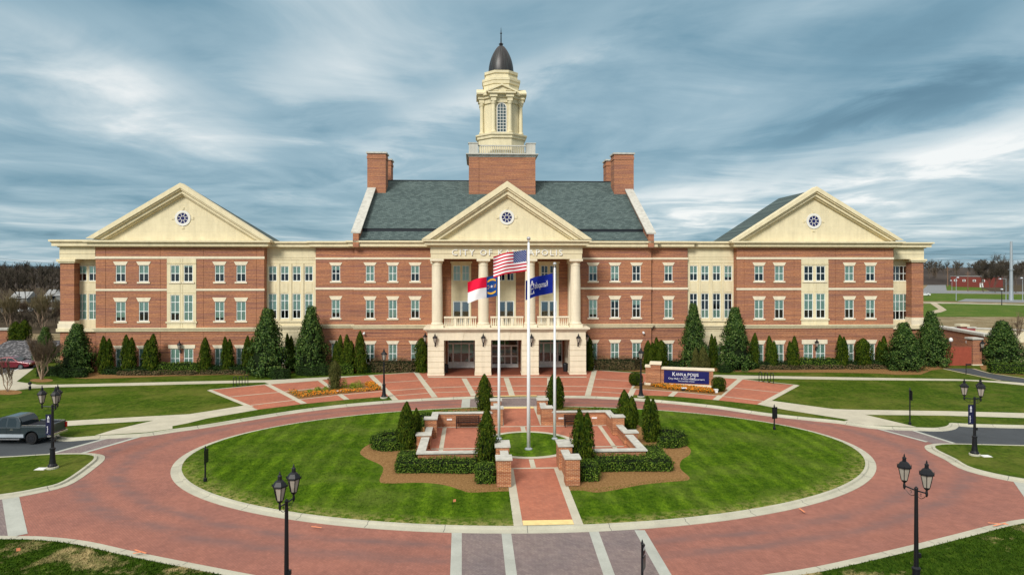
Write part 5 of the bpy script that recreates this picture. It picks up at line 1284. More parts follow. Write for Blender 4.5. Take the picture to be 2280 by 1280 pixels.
# ---------------------------------------------------------------- CITY SIGN
sa, sb = gp(1436, 857, LH), gp(1588, 864.5, LH); sd = (sb-sa); sl = sd.length; srz = math.atan2(sd.y, sd.x)
ps_ = lambda px, py: None
t = thing('monument_sign', 'brick monument sign with navy panel and white lettering above orange flowers', 'sign', W(sa, LH+.02), srz)
k = sl/152.0
X_ = lambda px: (px-1436)*k
hs_ = 64.5/F*1.0
zs2 = lambda py, py0: (py0-py)/F*sa[1]
mb = MB(); mb.box(X_(1437), X_(1449), .15, .75, -.1, zs2(818, 857)); mb.box(X_(1469.5), sl, .15, .75, -.1, zs2(826, 862)); mb.build('brickwork', 'island brick', t)
mb = MB(); mb.box(X_(1449), X_(1471), -.05, .95, -.1, zs2(812, 858)); pr = mb.build('pier', 'island brick', t)
mb = MB(); mb.box(X_(1449)-.1, X_(1471)+.1, -.15, 1.05, zs2(812, 858)+.002, zs2(807.5, 858)); mb.build('pier_cap', CSN, pr)
mb = MB(); mb.box(X_(1437)-.06, X_(1449), .08, .82, zs2(818, 857)+.002, zs2(813.5, 857)); mb.box(X_(1471)+.1, sl+.12, .05, .85, zs2(826, 862)+.002, zs2(822, 862)); mb.build('coping', CSN, t)
mb = MB(); mb.box(X_(1471), sl+.1, -.08, .9, -.08, .22); mb.box(X_(1434), X_(1449), .0, .9, -.08, .2); mb.build('plinth', CSN, t)
xp_0, xp_1 = X_(1479), X_(1579); zp0, zp1_ = .32, zs2(829, 863)
mb = MB(); mb.box(xp_0, xp_1, .09, .18, zp0, zp1_); pn = mb.build('sign_panel', 'sign navy', t)
mb = MB(); hp = zp1_-zp0; wp = xp_1-xp_0; xm = (xp_0+xp_1)/2
def put(s_, size, cx_, zb_, wid):
    v, f = text_geo(s_, size, .006); x0 = min(q[0] for q in v); x1 = max(q[0] for q in v); kx = wid/(x1-x0)
    mb.add(v, f, lambda q: (cx_+(q.x-(x0+x1)/2)*kx, .08-q.z, zb_+q.y))
put('K', .56, xm-wp*.275, zp0+hp*.57, wp*.065); put('ANN', .42, xm-wp*.155, zp0+hp*.60, wp*.155); put('A', .42, xm-wp*.03, zp0+hp*.57, wp*.06); put('POLIS', .42, xm+wp*.15, zp0+hp*.60, wp*.24)
sw = [(xm-wp*.02+wp*.05*math.cos(a), .075, zp0+hp*.55-.10*math.sin(a)) for a in [i*.35 for i in range(9)]]; mb.tube(sw, .016, 4)
mb.tube([(xm+wp*.14+wp*.05*math.cos(a), .075, zp0+hp*.50-.12*math.sin(a)) for a in [i*.4-.3 for i in range(12)]], .016, 4); mb.tube([(xm+wp*.19, .075, zp0+hp*.84), (xm+wp*.195, .075, zp0+hp*.46)], .018, 4)
put('City Hall \u2022 Police Headquarters', .22, xm, zp0+hp*.30, wp*.80); put('The Laureate Center', .16, xm, zp0+hp*.13, wp*.38)
mb.build('lettering', 'lettering white', pn)
# ---------------------------------------------------------------- SMALL FURNITURE
def bike_rack(label, p0, p1):
    a, b = gp(*p0, LH), gp(*p1, LH); d = b-a; t = thing('bike_rack', label, 'bike rack', W(a, LH), math.atan2(d.y, d.x), 'bike racks'); L = d.length; n = 5; pts = []
    mb = MB(); h = .92; r = L/n/2
    for i in range(n):
        x0 = L*i/n; up_ = i % 2 == 0
        for k in range(9):
            an = math.pi*(1-k/8); pts.append((x0+r+r*math.cos(an), 0, (h+r*.8*math.sin(an)) if up_ else (.22-r*.8*math.sin(an))))
    mb.tube([(0, 0, -.05)]+pts+[(L, 0, -.05)], .035, 6); mb.build('tube_frame', 'black iron', t)
    return t
bike_rack('black wave bike rack on the left edge of the paved forecourt', (519.5, 862), (552, 859.5)); bike_rack('black wave bike rack on the right edge of the paved forecourt', (1690, 849.5), (1722, 854))
def post_sign(label, p, h, w_, hs, rz, mats=('black iron',), h0=LH, finial=True, z1=None, white=False):
    t = thing('road_sign', label, 'sign', W(p, h0), rz); mb = MB(); mb.lathe([(.11, -.05), (.10, .18), (.05, .22), (.045, h), (.07, h+.02), (.05, h+.06), (.012, h+.2)], 10); mb.build('post', 'black iron', t)
    z1 = z1 or h-.05; mb = MB(); mb.box(-w_/2, w_/2, -.085, -.055, z1-hs, z1); mb.box(-w_/2-.03, w_/2+.03, -.055, -.045, z1-hs-.03, z1+.03); b = mb.build('sign_back', 'black iron', t)
    if white: mb = MB(); mb.box(-w_/2+.03, w_/2-.03, -.095, -.086, z1-hs*.42, z1-.05); mb.build('sign_face', 'white plate', b)
    return t
def ph(p, py): return hz(p, py)-gz(p[1])-LH
p = gp(1724, 956, LH); post_sign('black backed road sign on a post at the right rim of the island lawn', p, ph(p, 905), .42, .82, R(20))
p = gp(457, 1071, LH); post_sign('black road sign seen edge-on at the left rim of the island lawn', p, ph(p, 999), .5, .75, R(92))
p = gp(2026, 945, LH); post_sign('slim black sign post seen edge-on on the right grass verge', p, ph(p, 868), .55, .7, R(80))
p = Vector(((1430-CX)/F*27.5, 27.5)); t = post_sign('black signpost with white plate at the bottom edge beside the crosswalk', p, hz(p, 1211)-gz(27.5)-.0, .34, .34, R(68), h0=0., white=True)
hh_ = hz(p, 1211)-gz(27.5)
mb = MB(); mb.box(-.25, .25, -.09, -.05, hh_-1.0, hh_-.5); mb.build('lower_sign', 'dark metal', t)
def plate(label, px, py, a, b):
    c_ = gp(px, py, LH); t = thing('utility_box', label, 'utility cover', W(c_, LH), 0, None); mb = MB(); mb.box(-a, a, -b, b, -.05, .05); mb.build('lid', 'white plate', t)
    mb = MB(); mb.box(-a-.04, a+.04, -b-.04, b+.04, -.05, .02); mb.build('rim', 'kerb concrete', t)
plate('flat white utility cover in grass beside the left three-headed lamp', 92, 1044, .27, .2); plate('flat white utility cover in grass beside the right three-headed lamp', 2195, 1015.5, .26, .2)
def ground_light(label, px, py, s=1., m_='black iron'):
    p = gp(px, py, LH); t = thing('ground_light', label, 'garden light', W(p, LH), 0, 'small ground lights'); mb = MB(); mb.lathe([(.09*s, -.03), (.09*s, .28*s), (.05*s, .3*s), (.05*s, .42*s), (.13*s, .44*s), (.11*s, .56*s), (.02, .62*s)], 10); mb.build('body', m_, t); mb = MB(); mb.lathe([(.06*s, .305*s), (.06*s, .435*s)], 8, cap=False); mb.build('lamp_glass', 'lamp glass', t)
ground_light('small black bollard light beside the upper left path', 66.5, 868, 1.3); ground_light('small white bollard light by the right forecourt edge near the portico', 1323, 823.5, .9, 'white plate')
def spot(label, px, py, m_, a=.22, h=.3):
    p = gp(px, py, LH+.02); t = thing('spotlight_box', label, 'spotlight', W(p, LH+.02), TH, 'sign spotlights'); mb = MB(); mb.box(-a, a, -.12, .12, 0, h*.75); mb.build('housing', m_, t, bevel=.02); mb = MB(); mb.box(-a-.03, a+.03, -.15, .15, h*.75+.002, h); mb.build('lid', 'white plate', t)
spot('dark spotlight box with pale lid in the orange flowers before the sign', 1523, 869.5, 'dark metal'); spot('white spotlight box beside the right round shrub', 1594, 874, 'white plate', .16, .35); spot('low dark spotlight box in the left flower bed under the conifer', 752, 872.5, 'dark metal', .3, .14)
def bin_(label, px, c):
    x = bl(px, 600, c)[0]; p = bw(x, c); t = thing('litter_bin', label, 'bin', W(p, S4+.02), TH, 'dark bins in the porch'); mb = MB(); mb.lathe([(.26, 0), (.30, .75), (.30, .8)], 14); mb.build('drum', 'dark metal', t); mb = MB(); mb.lathe([(.32, .802), (.28, .9), (.12, .98), (.12, 1.0)], 14); mb.build('lid', 'black iron', t)
bin_('dark litter bin inside the porch at the right', 1259, -3.0); bin_('dark litter bin inside the porch at the left', 992.5, -3.2)
for lb, px, py in (('small orange marker flag in the island lawn left of the walkway', 1008, 1129), ('small orange marker flag in worn grass at the bottom left', 35, 1241)):
    p = gp(px, py, LH); t = thing('marker_flag', lb, 'marker flag', W(p, LH), .4, 'orange marker flags'); mb = MB(); mb.tube([(0, 0, -.03), (.02, 0, .42)], .006, 4); mb.build('wire', 'dark metal', t); mb = MB(); mb.box(.02, .17, -.004, .004, .28, .41); mb.build('pennant', 'orange paint', t)
mb = MB()
for pts in ([(300, 1223), (325, 1231)], [(296, 1231.5), (316, 1228)], [(693, 1171), (716, 1174)], [(1780, 1131), (1792, 1140)], [(2200, 1163), (2245, 1167)], [(2212, 1170), (2240, 1163.5)]): strip(mb, gpl(pts, .14), .09, .146)
o = mb.build('paint_mark', 'orange paint'); o['kind'] = 'structure'
# ================================================================ VEHICLES
def wheel(parent, x, y, r, wd, sg, rim='chrome'):
    mb = MB(); prof = [(r*.62, -wd/2), (r*.95, -wd/2), (r, -wd*.32), (r, wd*.32), (r*.95, wd/2), (r*.62, wd/2)]
    n = 22; i0 = []
    for rr, o in prof: i0.append([(x+rr*math.cos(2*math.pi*k/n), y+o, r+rr*math.sin(2*math.pi*k/n)) for k in range(n)])
    for j in range(len(prof)-1):
        for k in range(n): q = (k+1) % n; mb.quad(i0[j][k], i0[j][q], i0[j+1][q], i0[j+1][k])
    mb.face(i0[0]); mb.face(i0[-1])
    w_ = mb.build('wheel', 'tyre', parent)
    mb = MB(); yo = y+sg*(wd/2+.004)
    ring_ = lambda rr, k, m_: (x+rr*math.cos(2*math.pi*k/m_), yo, r+rr*math.sin(2*math.pi*k/m_))
    for k in range(20): mb.prism([ring_(r*.55, k, 20)[::2], ring_(r*.64, k, 20)[::2], ring_(r*.64, k+1, 20)[::2], ring_(r*.55, k+1, 20)[::2]], lambda a, b: (a, yo-sg*.03, b), lambda a, b: (a, yo+sg*.012, b))
    for k in range(6):
        a = 2*math.pi*k/6; d = (math.cos(a), math.sin(a)); n_ = (-d[1]*r*.09, d[0]*r*.09)
        mb.prism([(x+d[0]*r*.1-n_[0], r+d[1]*r*.1-n_[1]), (x+d[0]*r*.57-n_[0], r+d[1]*r*.57-n_[1]), (x+d[0]*r*.57+n_[0], r+d[1]*r*.57+n_[1]), (x+d[0]*r*.1+n_[0], r+d[1]*r*.1+n_[1])], lambda p, q: (p, yo-sg*.02, q), lambda p, q: (p, yo+sg*.01, q))
    mb.prism([(x+r*.16*math.cos(2*math.pi*k/10), r+r*.16*math.sin(2*math.pi*k/10)) for k in range(10)], lambda p, q: (p, yo-sg*.02, q), lambda p, q: (p, yo+sg*.014, q))
    mb.build('rim', rim, w_)
def greenhouse(mb, base, top, y0, y1):        # base/top: x,z outline halves; tapered sides
    pass
def arch_cut(xc, r, z0, n=9): return [(xc+r*math.cos(math.pi*(1-k/n)), z0+r*math.sin(math.pi*(1-k/n))) for k in range(n+1)]
def pickup(label, p, rz):
    t = thing('pickup_truck', label, 'pickup truck', W(p, .01), rz); w2 = .98; L = 5.8     # heads to -x; rear bumper at x = 0
    xr, xf, rw = -1.25, -4.85, .40
    body = [(-.12, .55)]+[( -.12, 1.22)]+[(-2.02, 1.22), (-2.05, 1.16), (-4.0, 1.16), (-4.15, 1.14), (-5.55, 1.02), (-5.78, .85), (-5.78, .5), (-5.5, .42)]
    low = arch_cut(xf, .50, .42)+[(xf+.5, .42), (xr-.5, .42)]+arch_cut(xr, .50, .42)+[(xr+.5, .42), (-.3, .5)]
    mb = MB(); mb.xz(body+low, -w2, w2); b = mb.build('body', 'slate car paint', t, bevel=.035)
    mb = MB(); mb.box(-1.98, -.17, -w2+.09, w2-.09, 1.205, 1.232); mb.build('bed_liner', 'dark room', b)
    mb = MB()
    for s_ in (-1, 1): mb.box(-2.0, -.12, s_*(w2-.05)-.055, s_*(w2-.05)+.055, 1.215, 1.30)
    mb.box(-.20, -.09, -w2+.04, w2-.04, .72, 1.30); mb.build('bed_rail', 'slate car paint', t, bevel=.02)
    for s_ in (-1, 1): mb = MB(); mb.box(-1.95, -.2, s_*(w2-.05)-.035, s_*(w2-.05)+.035, 1.302, 1.325); mb.build('rail_cap', 'chrome', t)
    cab = [(-2.05, 1.14), (-2.12, 1.55), (-2.32, 1.84), (-2.6, 1.89), (-3.3, 1.88), (-3.62, 1.80), (-4.35, 1.14)]
    mb = MB(); tp = lambda x, z: (w2-.02)-(max(0, z-1.14))*.26
    mb.prism(cab, lambda x, z: (x, -tp(x, z), z), lambda x, z: (x, tp(x, z), z)); c_ = mb.build('cab', 'slate car paint', t, bevel=.03)
    for s_ in (-1, 1):
        for win in ([(-2.36, 1.2), (-2.40, 1.55), (-2.52, 1.76), (-3.0, 1.78), (-3.0, 1.2)], [(-3.12, 1.2), (-3.12, 1.78), (-3.42, 1.76), (-4.02, 1.2)]):
            mb = MB(); mb.prism(win, lambda x, z: (x, s_*(tp(x, z)+.006), z), lambda x, z: (x, s_*(tp(x, z)-.02), z)); mb.build('side_window', 'car glass dark', c_)
    mb = MB(); mb.prism([(-2.075, 1.25), (-2.10, 1.52), (-2.27, 1.78), (-2.25, 1.78), (-2.05, 1.5), (-2.05, 1.25)], lambda x, z: (x, -.75, z), lambda x, z: (x, .75, z)); mb.build('rear_window', 'car glass dark', c_)
    mb = MB(); mb.prism([(-3.66, 1.76), (-4.30, 1.18), (-4.33, 1.2), (-3.69, 1.79)], lambda x, z: (x, -.72, z), lambda x, z: (x, .72, z)); mb.build('windscreen', 'car glass dark', c_)
    for s_ in (-1, 1):
        mb = MB(); mb.box(-.14, -.02, s_*(w2-.07)-.075, s_*(w2-.07)+.075, .80, 1.18); mb.build('tail_light', 'tail light', t)
        mb = MB(); mb.box(-4.3, -1.8, min(s_*(w2-.01), s_*(w2+.025)), max(s_*(w2-.01), s_*(w2+.025)), .47, .70); mb.build('side_trim', 'pale car paint', t)
        mb = MB(); mb.box(-4.15, -2.0, min(s_*w2, s_*(w2+.16)), max(s_*w2, s_*(w2+.16)), .34, .40); mb.build('step_bar', 'chrome', t)
        for x in (-2.75, -3.75): mb = MB(); mb.box(x, x+.2, min(s_*w2, s_*(w2+.03)), max(s_*w2, s_*(w2+.03)), 1.0, 1.035); mb.build('door_handle', 'chrome', t)
        mb = MB(); mb.box(-3.045, -3.03, s_*w2-.004, s_*w2+.004, .5, 1.15); mb.box(-2.06, -2.045, s_*w2-.004, s_*w2+.004, .5, 1.15); mb.build('door_gap', 'dark room', t)
        for x in (xr, xf): wheel(t, x, s_*(w2-.12), rw, .26, s_, 'dark metal')
    mb = MB(); mb.box(-.16, .06, -w2+.02, w2-.02, .48, .66); mb.build('bumper', 'chrome', t, bevel=.03)
    return t
m = M('car glass dark', .05, 0, .8); m.col((.012, .02, .024))
p = gp(130, 981.5); pickup('slate grey crew cab pickup truck parked at the left kerb', p, R(-1.5))
def sedan(label, paint_, loc, rz, group=None, s=1.):
    t = thing('parked_car', label, 'car', loc, rz, group, s); w2 = .9; xr, xf = -1.35, 1.38      # heads to +x
    low = arch_cut(xf, .36, .22)[::-1]; low2 = arch_cut(xr, .36, .22)[::-1]
    body = [(2.3, .35), (2.38, .55), (2.25, .74), (1.2, .92), (-1.75, .96), (-2.28, .90), (-2.35, .55), (-2.25, .3)]
    mb = MB(); mb.xz([(2.3, .35), (2.38, .55), (2.25, .74), (1.0, .93), (-1.75, .98), (-2.28, .90), (-2.35, .55), (-2.25, .28), (-1.72, .25)]+arch_cut(xr, .36, .25)[1:-1]+[(-.98, .22), (1.01, .22)]+arch_cut(xf, .36, .25)[1:-1]+[(1.75, .25)], -w2, w2); b = mb.build('body', paint_, t, bevel=.05)
    cab = [(1.05, .90), (.35, 1.34), (-.1, 1.42), (-.75, 1.40), (-1.25, 1.25), (-1.85, .95)]; tp = lambda x, z: (w2-.05)-(max(0, z-.9))*.42
    mb = MB(); mb.prism(cab, lambda x, z: (x, tp(x, z), z), lambda x, z: (x, -tp(x, z), z)); c_ = mb.build('cab', paint_, t, bevel=.04)
    for s_ in (-1, 1):
        for win in ([(.82, .96), (.30, 1.28), (-.25, 1.33), (-.25, .96)], [(-.33, .96), (-.33, 1.33), (-.75, 1.31), (-1.2, 1.16), (-1.5, .99)]):
            mb = MB(); mb.prism(win, lambda x, z: (x, s_*(tp(x, z)+.006), z), lambda x, z: (x, s_*(tp(x, z)-.02), z)); mb.build('side_window', 'car glass dark', c_)
        mb = MB(); mb.box(2.18, 2.36, s_*.66-.17, s_*.66+.17, .58, .72); mb.build('headlight', 'white plate', t)
        mb = MB(); mb.box(-2.34, -2.24, s_*.66-.17, s_*.66+.17, .66, .82); mb.build('tail_light', 'tail light', t)
        for x in (xr, xf): wheel(t, x, s_*(w2-.1), .32, .2, s_)
    mb = MB(); mb.prism([(1.03, .94), (.40, 1.335), (.37, 1.33), (1.0, .92)], lambda x, z: (x, .68, z), lambda x, z: (x, -.68, z)); mb.build('windscreen', 'car glass dark', c_)
    return t
p = gp(62, 823.5); sedan('maroon sedan parked in the lot at the far left', 'maroon car paint', (p.x-2.3, p.y+.9, gz(p.y)+.05), R(2))
def farp(px, py): return gp(px, py)
p = farp(54, 695); sedan('white sedan driving the far left road beyond bare trees', 'white car paint', (p.x, p.y, gz(90)), R(178), 'distant cars')
p = farp(2, 697); sedan('silver sedan at the very left edge of the far road', 'silver car paint', (p.x-1, p.y, gz(90)), R(178), 'distant cars')
p = farp(2148, 636.5); sedan('pale blue car parked before the far rust brick building', 'pale car paint', (p.x, p.y-4, gz(90)+.1), R(95), 'distant cars', 1.15)
p = farp(2058, 658.5); sedan('white car at the corner of the right wing, far behind', 'white car paint', (p.x, p.y, gz(90)), R(170), 'distant cars', 1.0)

# ================================================================ PLANTS
def fnd(px, c): return atc(px, c+2.15 if (px < 600 or px > 1630) and c < -2.9 else c)
def hgt(p, py): return hz(p, py)-gz(p[1])-.1
def cw(p, wpx): return wpx/F*p[1]
CON = [ # px, top y, width px, set-off c, kind, rz, label
 (236, 749, 31, -3.9, 1, .2, 'double-tipped dark conifer nearest the left end of the left wing'),
 (286, 745, 34, -4.0, 1, 0, 'double-tipped conifer between the first two ground windows, left wing'),
 (335, 744.5, 37, -4.0, 2, 0, 'conifer with one tall and one short tip, left of the paired ground windows'),
 (457, 752, 27, -4.0, 0, .5, 'single pointed conifer right of the paired ground windows, left wing'),
 (508, 750, 29, -4.0, 1, .1, 'double-tipped conifer between two ground windows at the left wing right half'),
 (549, 748, 26, -3.8, 1, .1, 'narrow conifer partly behind the largest left magnolia'),
 (647, 743.5, 25, -1.0, 1, .0, 'slim dark conifer between the two left magnolias'),
 (752, 745, 24, -1.6, 2, .0, 'conifer right of the second magnolia, first of three by the portico left side'),
 (775.5, 744, 30, -2.2, 2, 3.0, 'conifer in the middle of the three left of the portico'),
 (803.5, 739.5, 30, -2.6, 0, .3, 'broad pointed conifer under the left wall camera'),
 (939, 753, 28, -2.6, 3, .0, 'blunt square-topped evergreen against the left portico flank'),
 (1312, 752, 19, -2.6, 3, 1., 'narrow blunt evergreen against the right portico flank'),
 (1442, 757, 24, -2.2, 0, .0, 'conifer at the left of the clump behind the sign pier'),
 (1457, 753, 26, -1.9, 2, .4, 'tallest conifer of the clump behind the sign pier'),
 (1472, 757, 25, -2.3, 3, .9, 'blunt conifer at the right of the clump behind the sign pier'),
 (1449, 775, 22, -3.4, 0, .6, 'short conifer in front of the clump behind the sign pier'),
 (1466, 777, 20, -3.4, 0, 1.6, 'shorter olive conifer in front right of the clump behind the sign pier'),
 (1587, 743, 22, -1.0, 1, .0, 'dark conifer between the two right magnolias'),
 (1677, 741, 22, -3.8, 0, .0, 'slim conifer just right of the second right magnolia'),
 (1718, 748, 29, -4.0, 2, 3.1, 'double-tipped conifer between the first two ground windows, right wing'),
 (1765.5, 748.5, 29, -4.0, 2, .0, 'double-tipped conifer left of the paired ground windows, right wing'),
 (1876.5, 745, 29, -4.0, 1, .1, 'double-tipped conifer right of the paired ground windows, right wing'),
 (1922, 754, 31, -4.0, 3, .4, 'broad round-topped conifer before the last ground window, right wing'),
 (1963, 749.5, 28, -3.8, 2, .3, 'conifer beside the right end magnolia'),
]
for px, yt, wp, c, k, rz, lb in CON:
    p = fnd(px, c); conifer(lb, p, hgt(p, yt), cw(p, wp)*1.06, k, rz, 'columnar evergreens along the facade')
ISL = [(904.9, 1001, 897, 38, 0, .3, 'dark conifer at the left corner of the island terrace, leftmost and tall'), (928, 985, 908, 23, 0, 1.2, 'smaller conifer tucked behind the leftmost island conifer'),
 (1079, 914, 833.5, 32, 0, .7, 'pointed conifer left of the far end of the island walkway'), (1082.5, 1030, 907, 43, 0, 2.0, 'tall pointed conifer left of the flagpole lawn, nearest on the left'),
 (1236.5, 912, 835, 37, 1, .1, 'double-tipped conifer at the far right of the island walkway, behind the right flagpole'), (1296.5, 1025, 907, 53, 1, .0, 'wide double-tipped conifer right of the flagpole lawn'),
 (1397.5, 955, 869.5, 43, 2, 3.0, 'two-stemmed conifer beside the right tall terrace pier'), (1450.5, 984, 884, 40, 1, .2, 'double-tipped conifer at the right end of the island terrace')]
for px, pb_, yt, wp, k, rz, lb in ISL:
    p = gp(px, pb_-3, LH) if pb_ < 1020 else Vector(((px-CX)/F*42.35, 42.35)); conifer(lb, p, hgt(p, yt), cw(p, wp)*1.1, k, rz, 'columnar evergreens on the island', dens=1.5)
p = gp(745, 866, LH); conifer('blunt topped evergreen standing in the left flower bed', p, hgt(p, 803), cw(p, 25), 3, .2, 'columnar evergreens along the facade', 'arborvitae olive')
for px, yt, wp, lb, pb_ in ((1549, 774, 20, 'olive green conifer directly behind the sign panel, left one', 838), (1567, 771, 28, 'olive green conifer directly behind the sign panel, right one', 838)):
    p = gp(px, pb_, LH); conifer(lb, p, hgt(p, yt), cw(p, wp), 0, .3, 'columnar evergreens along the facade', 'arborvitae olive')
for px, Yw, yt, wp, lb in ((172, 76.6, 725, 84, 'broad magnolia at the left end of the building'), (596, 75.6, 693, 94, 'largest magnolia left of the portico, bushy at its base'), (693, 77.4, 686, 80, 'tall magnolia left of the portico, before the tan bay'), (1544, 79.0, 682, 68, 'slender magnolia behind the sign, before the right tan bay'), (1636, 79.2, 690, 80, 'magnolia at the inner corner of the right wing'), (2012, 79.2, 722, 88, 'magnolia at the right end of the right wing'), (2073, 82.0, 697, 78, 'tall magnolia left of the red gate'), (2231, 82.0, 717, 94, 'dark magnolia right of the red gate')):
    p = Vector(((px-CX)/F*Yw, Yw)); magnolia(lb, p, hgt(p, yt), cw(p, wp)*.93, (int(px) % 2), px*.37)
p = gp(101, 806, LH); magnolia('small dark magnolia behind the bare crape myrtle', (p.x, p.y), hgt(p, 731), cw(p, 50), 0, 1.2)
p = gp(2264, 806); conifer('dark conifer behind the right edge magnolia', (p.x, p.y+2), hgt(p, 738), cw(p, 30), 0, .3, 'far columnar evergreens')
p = gp(2212, 806); 
for px, wp, yt, pb_ in ((33, 26, 716, 783), (52, 28, 712, 783)):
    p = gp(px, pb_); conifer('dark bushy evergreen beside the left brick pillar, '+('nearer the pillar' if px < 40 else 'taller one'), (p.x, p.y), hgt(p, yt), cw(p, wp), 3, px*.1, 'far columnar evergreens')
# hedges: local island coordinates
def ih(label, pts, h, **k): return hedge(label, [IL(*p) for p in pts], h, base=LH, **k)
ih('clipped L-shaped hedge in front of the left terrace wall', [(-8.4, -4.6), (-3.5, -5.0), (-3.45, -3.62), (-7.3, -3.62), (-7.35, -1.75), (-8.45, -1.75)], .70, group='clipped island hedges', dens=260, size=.075)
ih('clipped L-shaped hedge in front of the right terrace wall', [(3.75, -5.0), (8.4, -5.15), (8.55, -1.3), (7.35, -1.3), (7.3, -3.62), (3.7, -3.62)], .70, group='clipped island hedges', dens=260, size=.075)
ih('small cube hedge left of the front walkway pier', [(-3.5, -6.85), (-2.45, -6.85), (-2.45, -5.55), (-3.5, -5.55)], .95, group='clipped island hedges', dens=300, size=.07)
ih('small rounded cube hedge right of the front walkway pier', [(2.5, -6.75), (3.6, -6.75), (3.65, -5.5), (2.5, -5.5)], .95, group='clipped island hedges', dens=300, size=.07)
def arc(cx_, cy_, r0, r1, a0, a1, n=9):
    A_ = [R(a0+(a1-a0)*i/n) for i in range(n+1)]
    return [(cx_+r1*math.cos(a), cy_+r1*math.sin(a)) for a in A_]+[(cx_+r0*math.cos(a), cy_+r0*math.sin(a)) for a in reversed(A_)]
ih('curved crescent hedge at the left end of the island terrace', arc(-9.4, 1.4, .6, 1.4, 50, 310), .8, group='clipped island hedges', dens=260, size=.075)
ih('curved crescent hedge at the right end of the island terrace', arc(9.75, 1.15, .6, 1.4, -130, 130), .8, group='clipped island hedges', dens=260, size=.075)
ih('low hedge behind the left back terrace wall', [(-8.0, 6.6), (-7.1, 6.6), (-6.9, 7.2), (-3.2, 7.2), (-3.2, 8.3), (-8.0, 8.3)], .85, group='clipped island hedges', dens=180, size=.09)
ih('low hedge behind the right back terrace wall', [(3.2, 7.2), (6.9, 7.2), (7.0, 6.6), (7.7, 6.6), (7.6, 8.7), (3.2, 8.5)], .85, group='clipped island hedges', dens=180, size=.09)
for sg, lb in ((-1, 'low dark shrub in the hollow of the left crescent hedge'), (1, 'low dark shrub in the hollow of the right crescent hedge')):
    ih(lb, arc(-9.4 if sg < 0 else 9.75, 1.4 if sg < 0 else 1.15, 0.01, .55, 0, 350, 10)[:11], .42, group='clipped island hedges', mat_='dark hedge leaf', dens=240, size=.07)
# hedges at the building, drawn along facade offsets
def fh(label, segs, c0, c1, h, mat_='dark hedge leaf', group='foundation hedges', dens=110, size=.11, wave=.12, **k):
    a, b = segs; n = max(3, int((b-a)/12)); F1 = []; F0 = []
    for i in range(n+1):
        px = a+(b-a)*i/n; e = min(1, min(i, n-i)*.7+.45); cm, hw = (c0+c1)/2, (c1-c0)/2*e
        F1.append(fnd(px, cm-hw+rng.normal(0, wave))); F0.append(fnd(px, cm+hw))
    return hedge(label, F1+F0[::-1], h, mat_=mat_, dens=dens, size=size, base=LH, group=group, **k)
fh('rounded dark hedge in front of the left end magnolia', (132, 194), -6.6, -5.0, 1.0)
fh('low hedge under the two leftmost wing windows', (222, 345), -4.7, -3.6, .75); fh('low hedge under the paired windows, left wing', (348, 450), -4.6, -3.3, 1.15, 'hedge leaf', dens=130); fh('low hedge right of the single pointed conifer, left wing', (452, 560), -4.5, -3.4, .85)
fh('low brownish ground hedge along the front of the left wing bed', (262, 440), -5.4, -4.7, .42, 'twiggy shrub', dens=120)
fh('low ground hedge before the double conifers, left wing right half', (445, 545), -5.3, -4.7, .4, 'twiggy shrub', dens=120)
fh('rounded hedge at the foot of the largest left magnolia', (556, 646), -6.4, -4.9, .95); fh('clipped hedge at the foot of the tall left magnolia', (660, 737), -4.4, -2.6, 1.0); fh('light green hedge right of the tall left magnolia', (742, 786), -3.9, -2.7, 1.0, 'hedge leaf', dens=150)
fh('brown winter azaleas under the windows left of the portico', (822, 930), -2.6, -1.0, 1.25, 'twiggy shrub', dens=170, size=.09, rough=.12, group='brown winter shrubs')
fh('brown winter azaleas under the windows right of the portico', (1322, 1428), -2.6, -1.0, 1.25, 'twiggy shrub', dens=170, size=.09, rough=.12, group='brown winter shrubs')
fh('small dark hedge below the blunt evergreen, left of the portico', (796, 828), -2.9, -1.8, .9)
fh('dark hedge between the conifer clump and the slender magnolia', (1482, 1526), -2.8, -1.4, 1.0); fh('curved hedge at the foot of the inner corner magnolia', (1598, 1688), -4.9, -3.5, .8)
fh('low hedge left of the double conifers, right wing', (1690, 1760), -4.5, -3.4, .8); fh('hedge under the paired windows, right wing', (1776, 1872), -4.4, -3.2, 1.1, 'hedge leaf', dens=120); fh('low hedge between the round-topped conifers, right wing', (1880, 1975), -4.4, -3.4, .8)
fh('low brownish ground hedge along the front of the right wing bed', (1692, 1880), -5.3, -4.6, .42, 'twiggy shrub', dens=120); fh('low brown ground hedge before the last right wing window', (1885, 1975), -5.3, -4.6, .4, 'twiggy shrub', dens=120)
fh('rounded hedge in front of the right end magnolia', (1976, 2044), -6.0, -4.6, .95)
q = [gp(x, y, LH) for x, y in ((2203, 829), (2300, 833))]; hedge('long clipped hedge right of the gate under the dark magnolia', rect(q[0], q[1], 1.5)[:], 1.1, 'hedge leaf', 110, .1, LH, 'foundation hedges')
q = [gp(x, y, LH) for x, y in ((88, 836), (140, 838))]; hedge('dark low hedge behind the bare crape myrtle', rect(q[0], q[1]+Vector((0, .8)), 1.3), 1.0, 'dark hedge leaf', 110, .1, LH, 'foundation hedges')
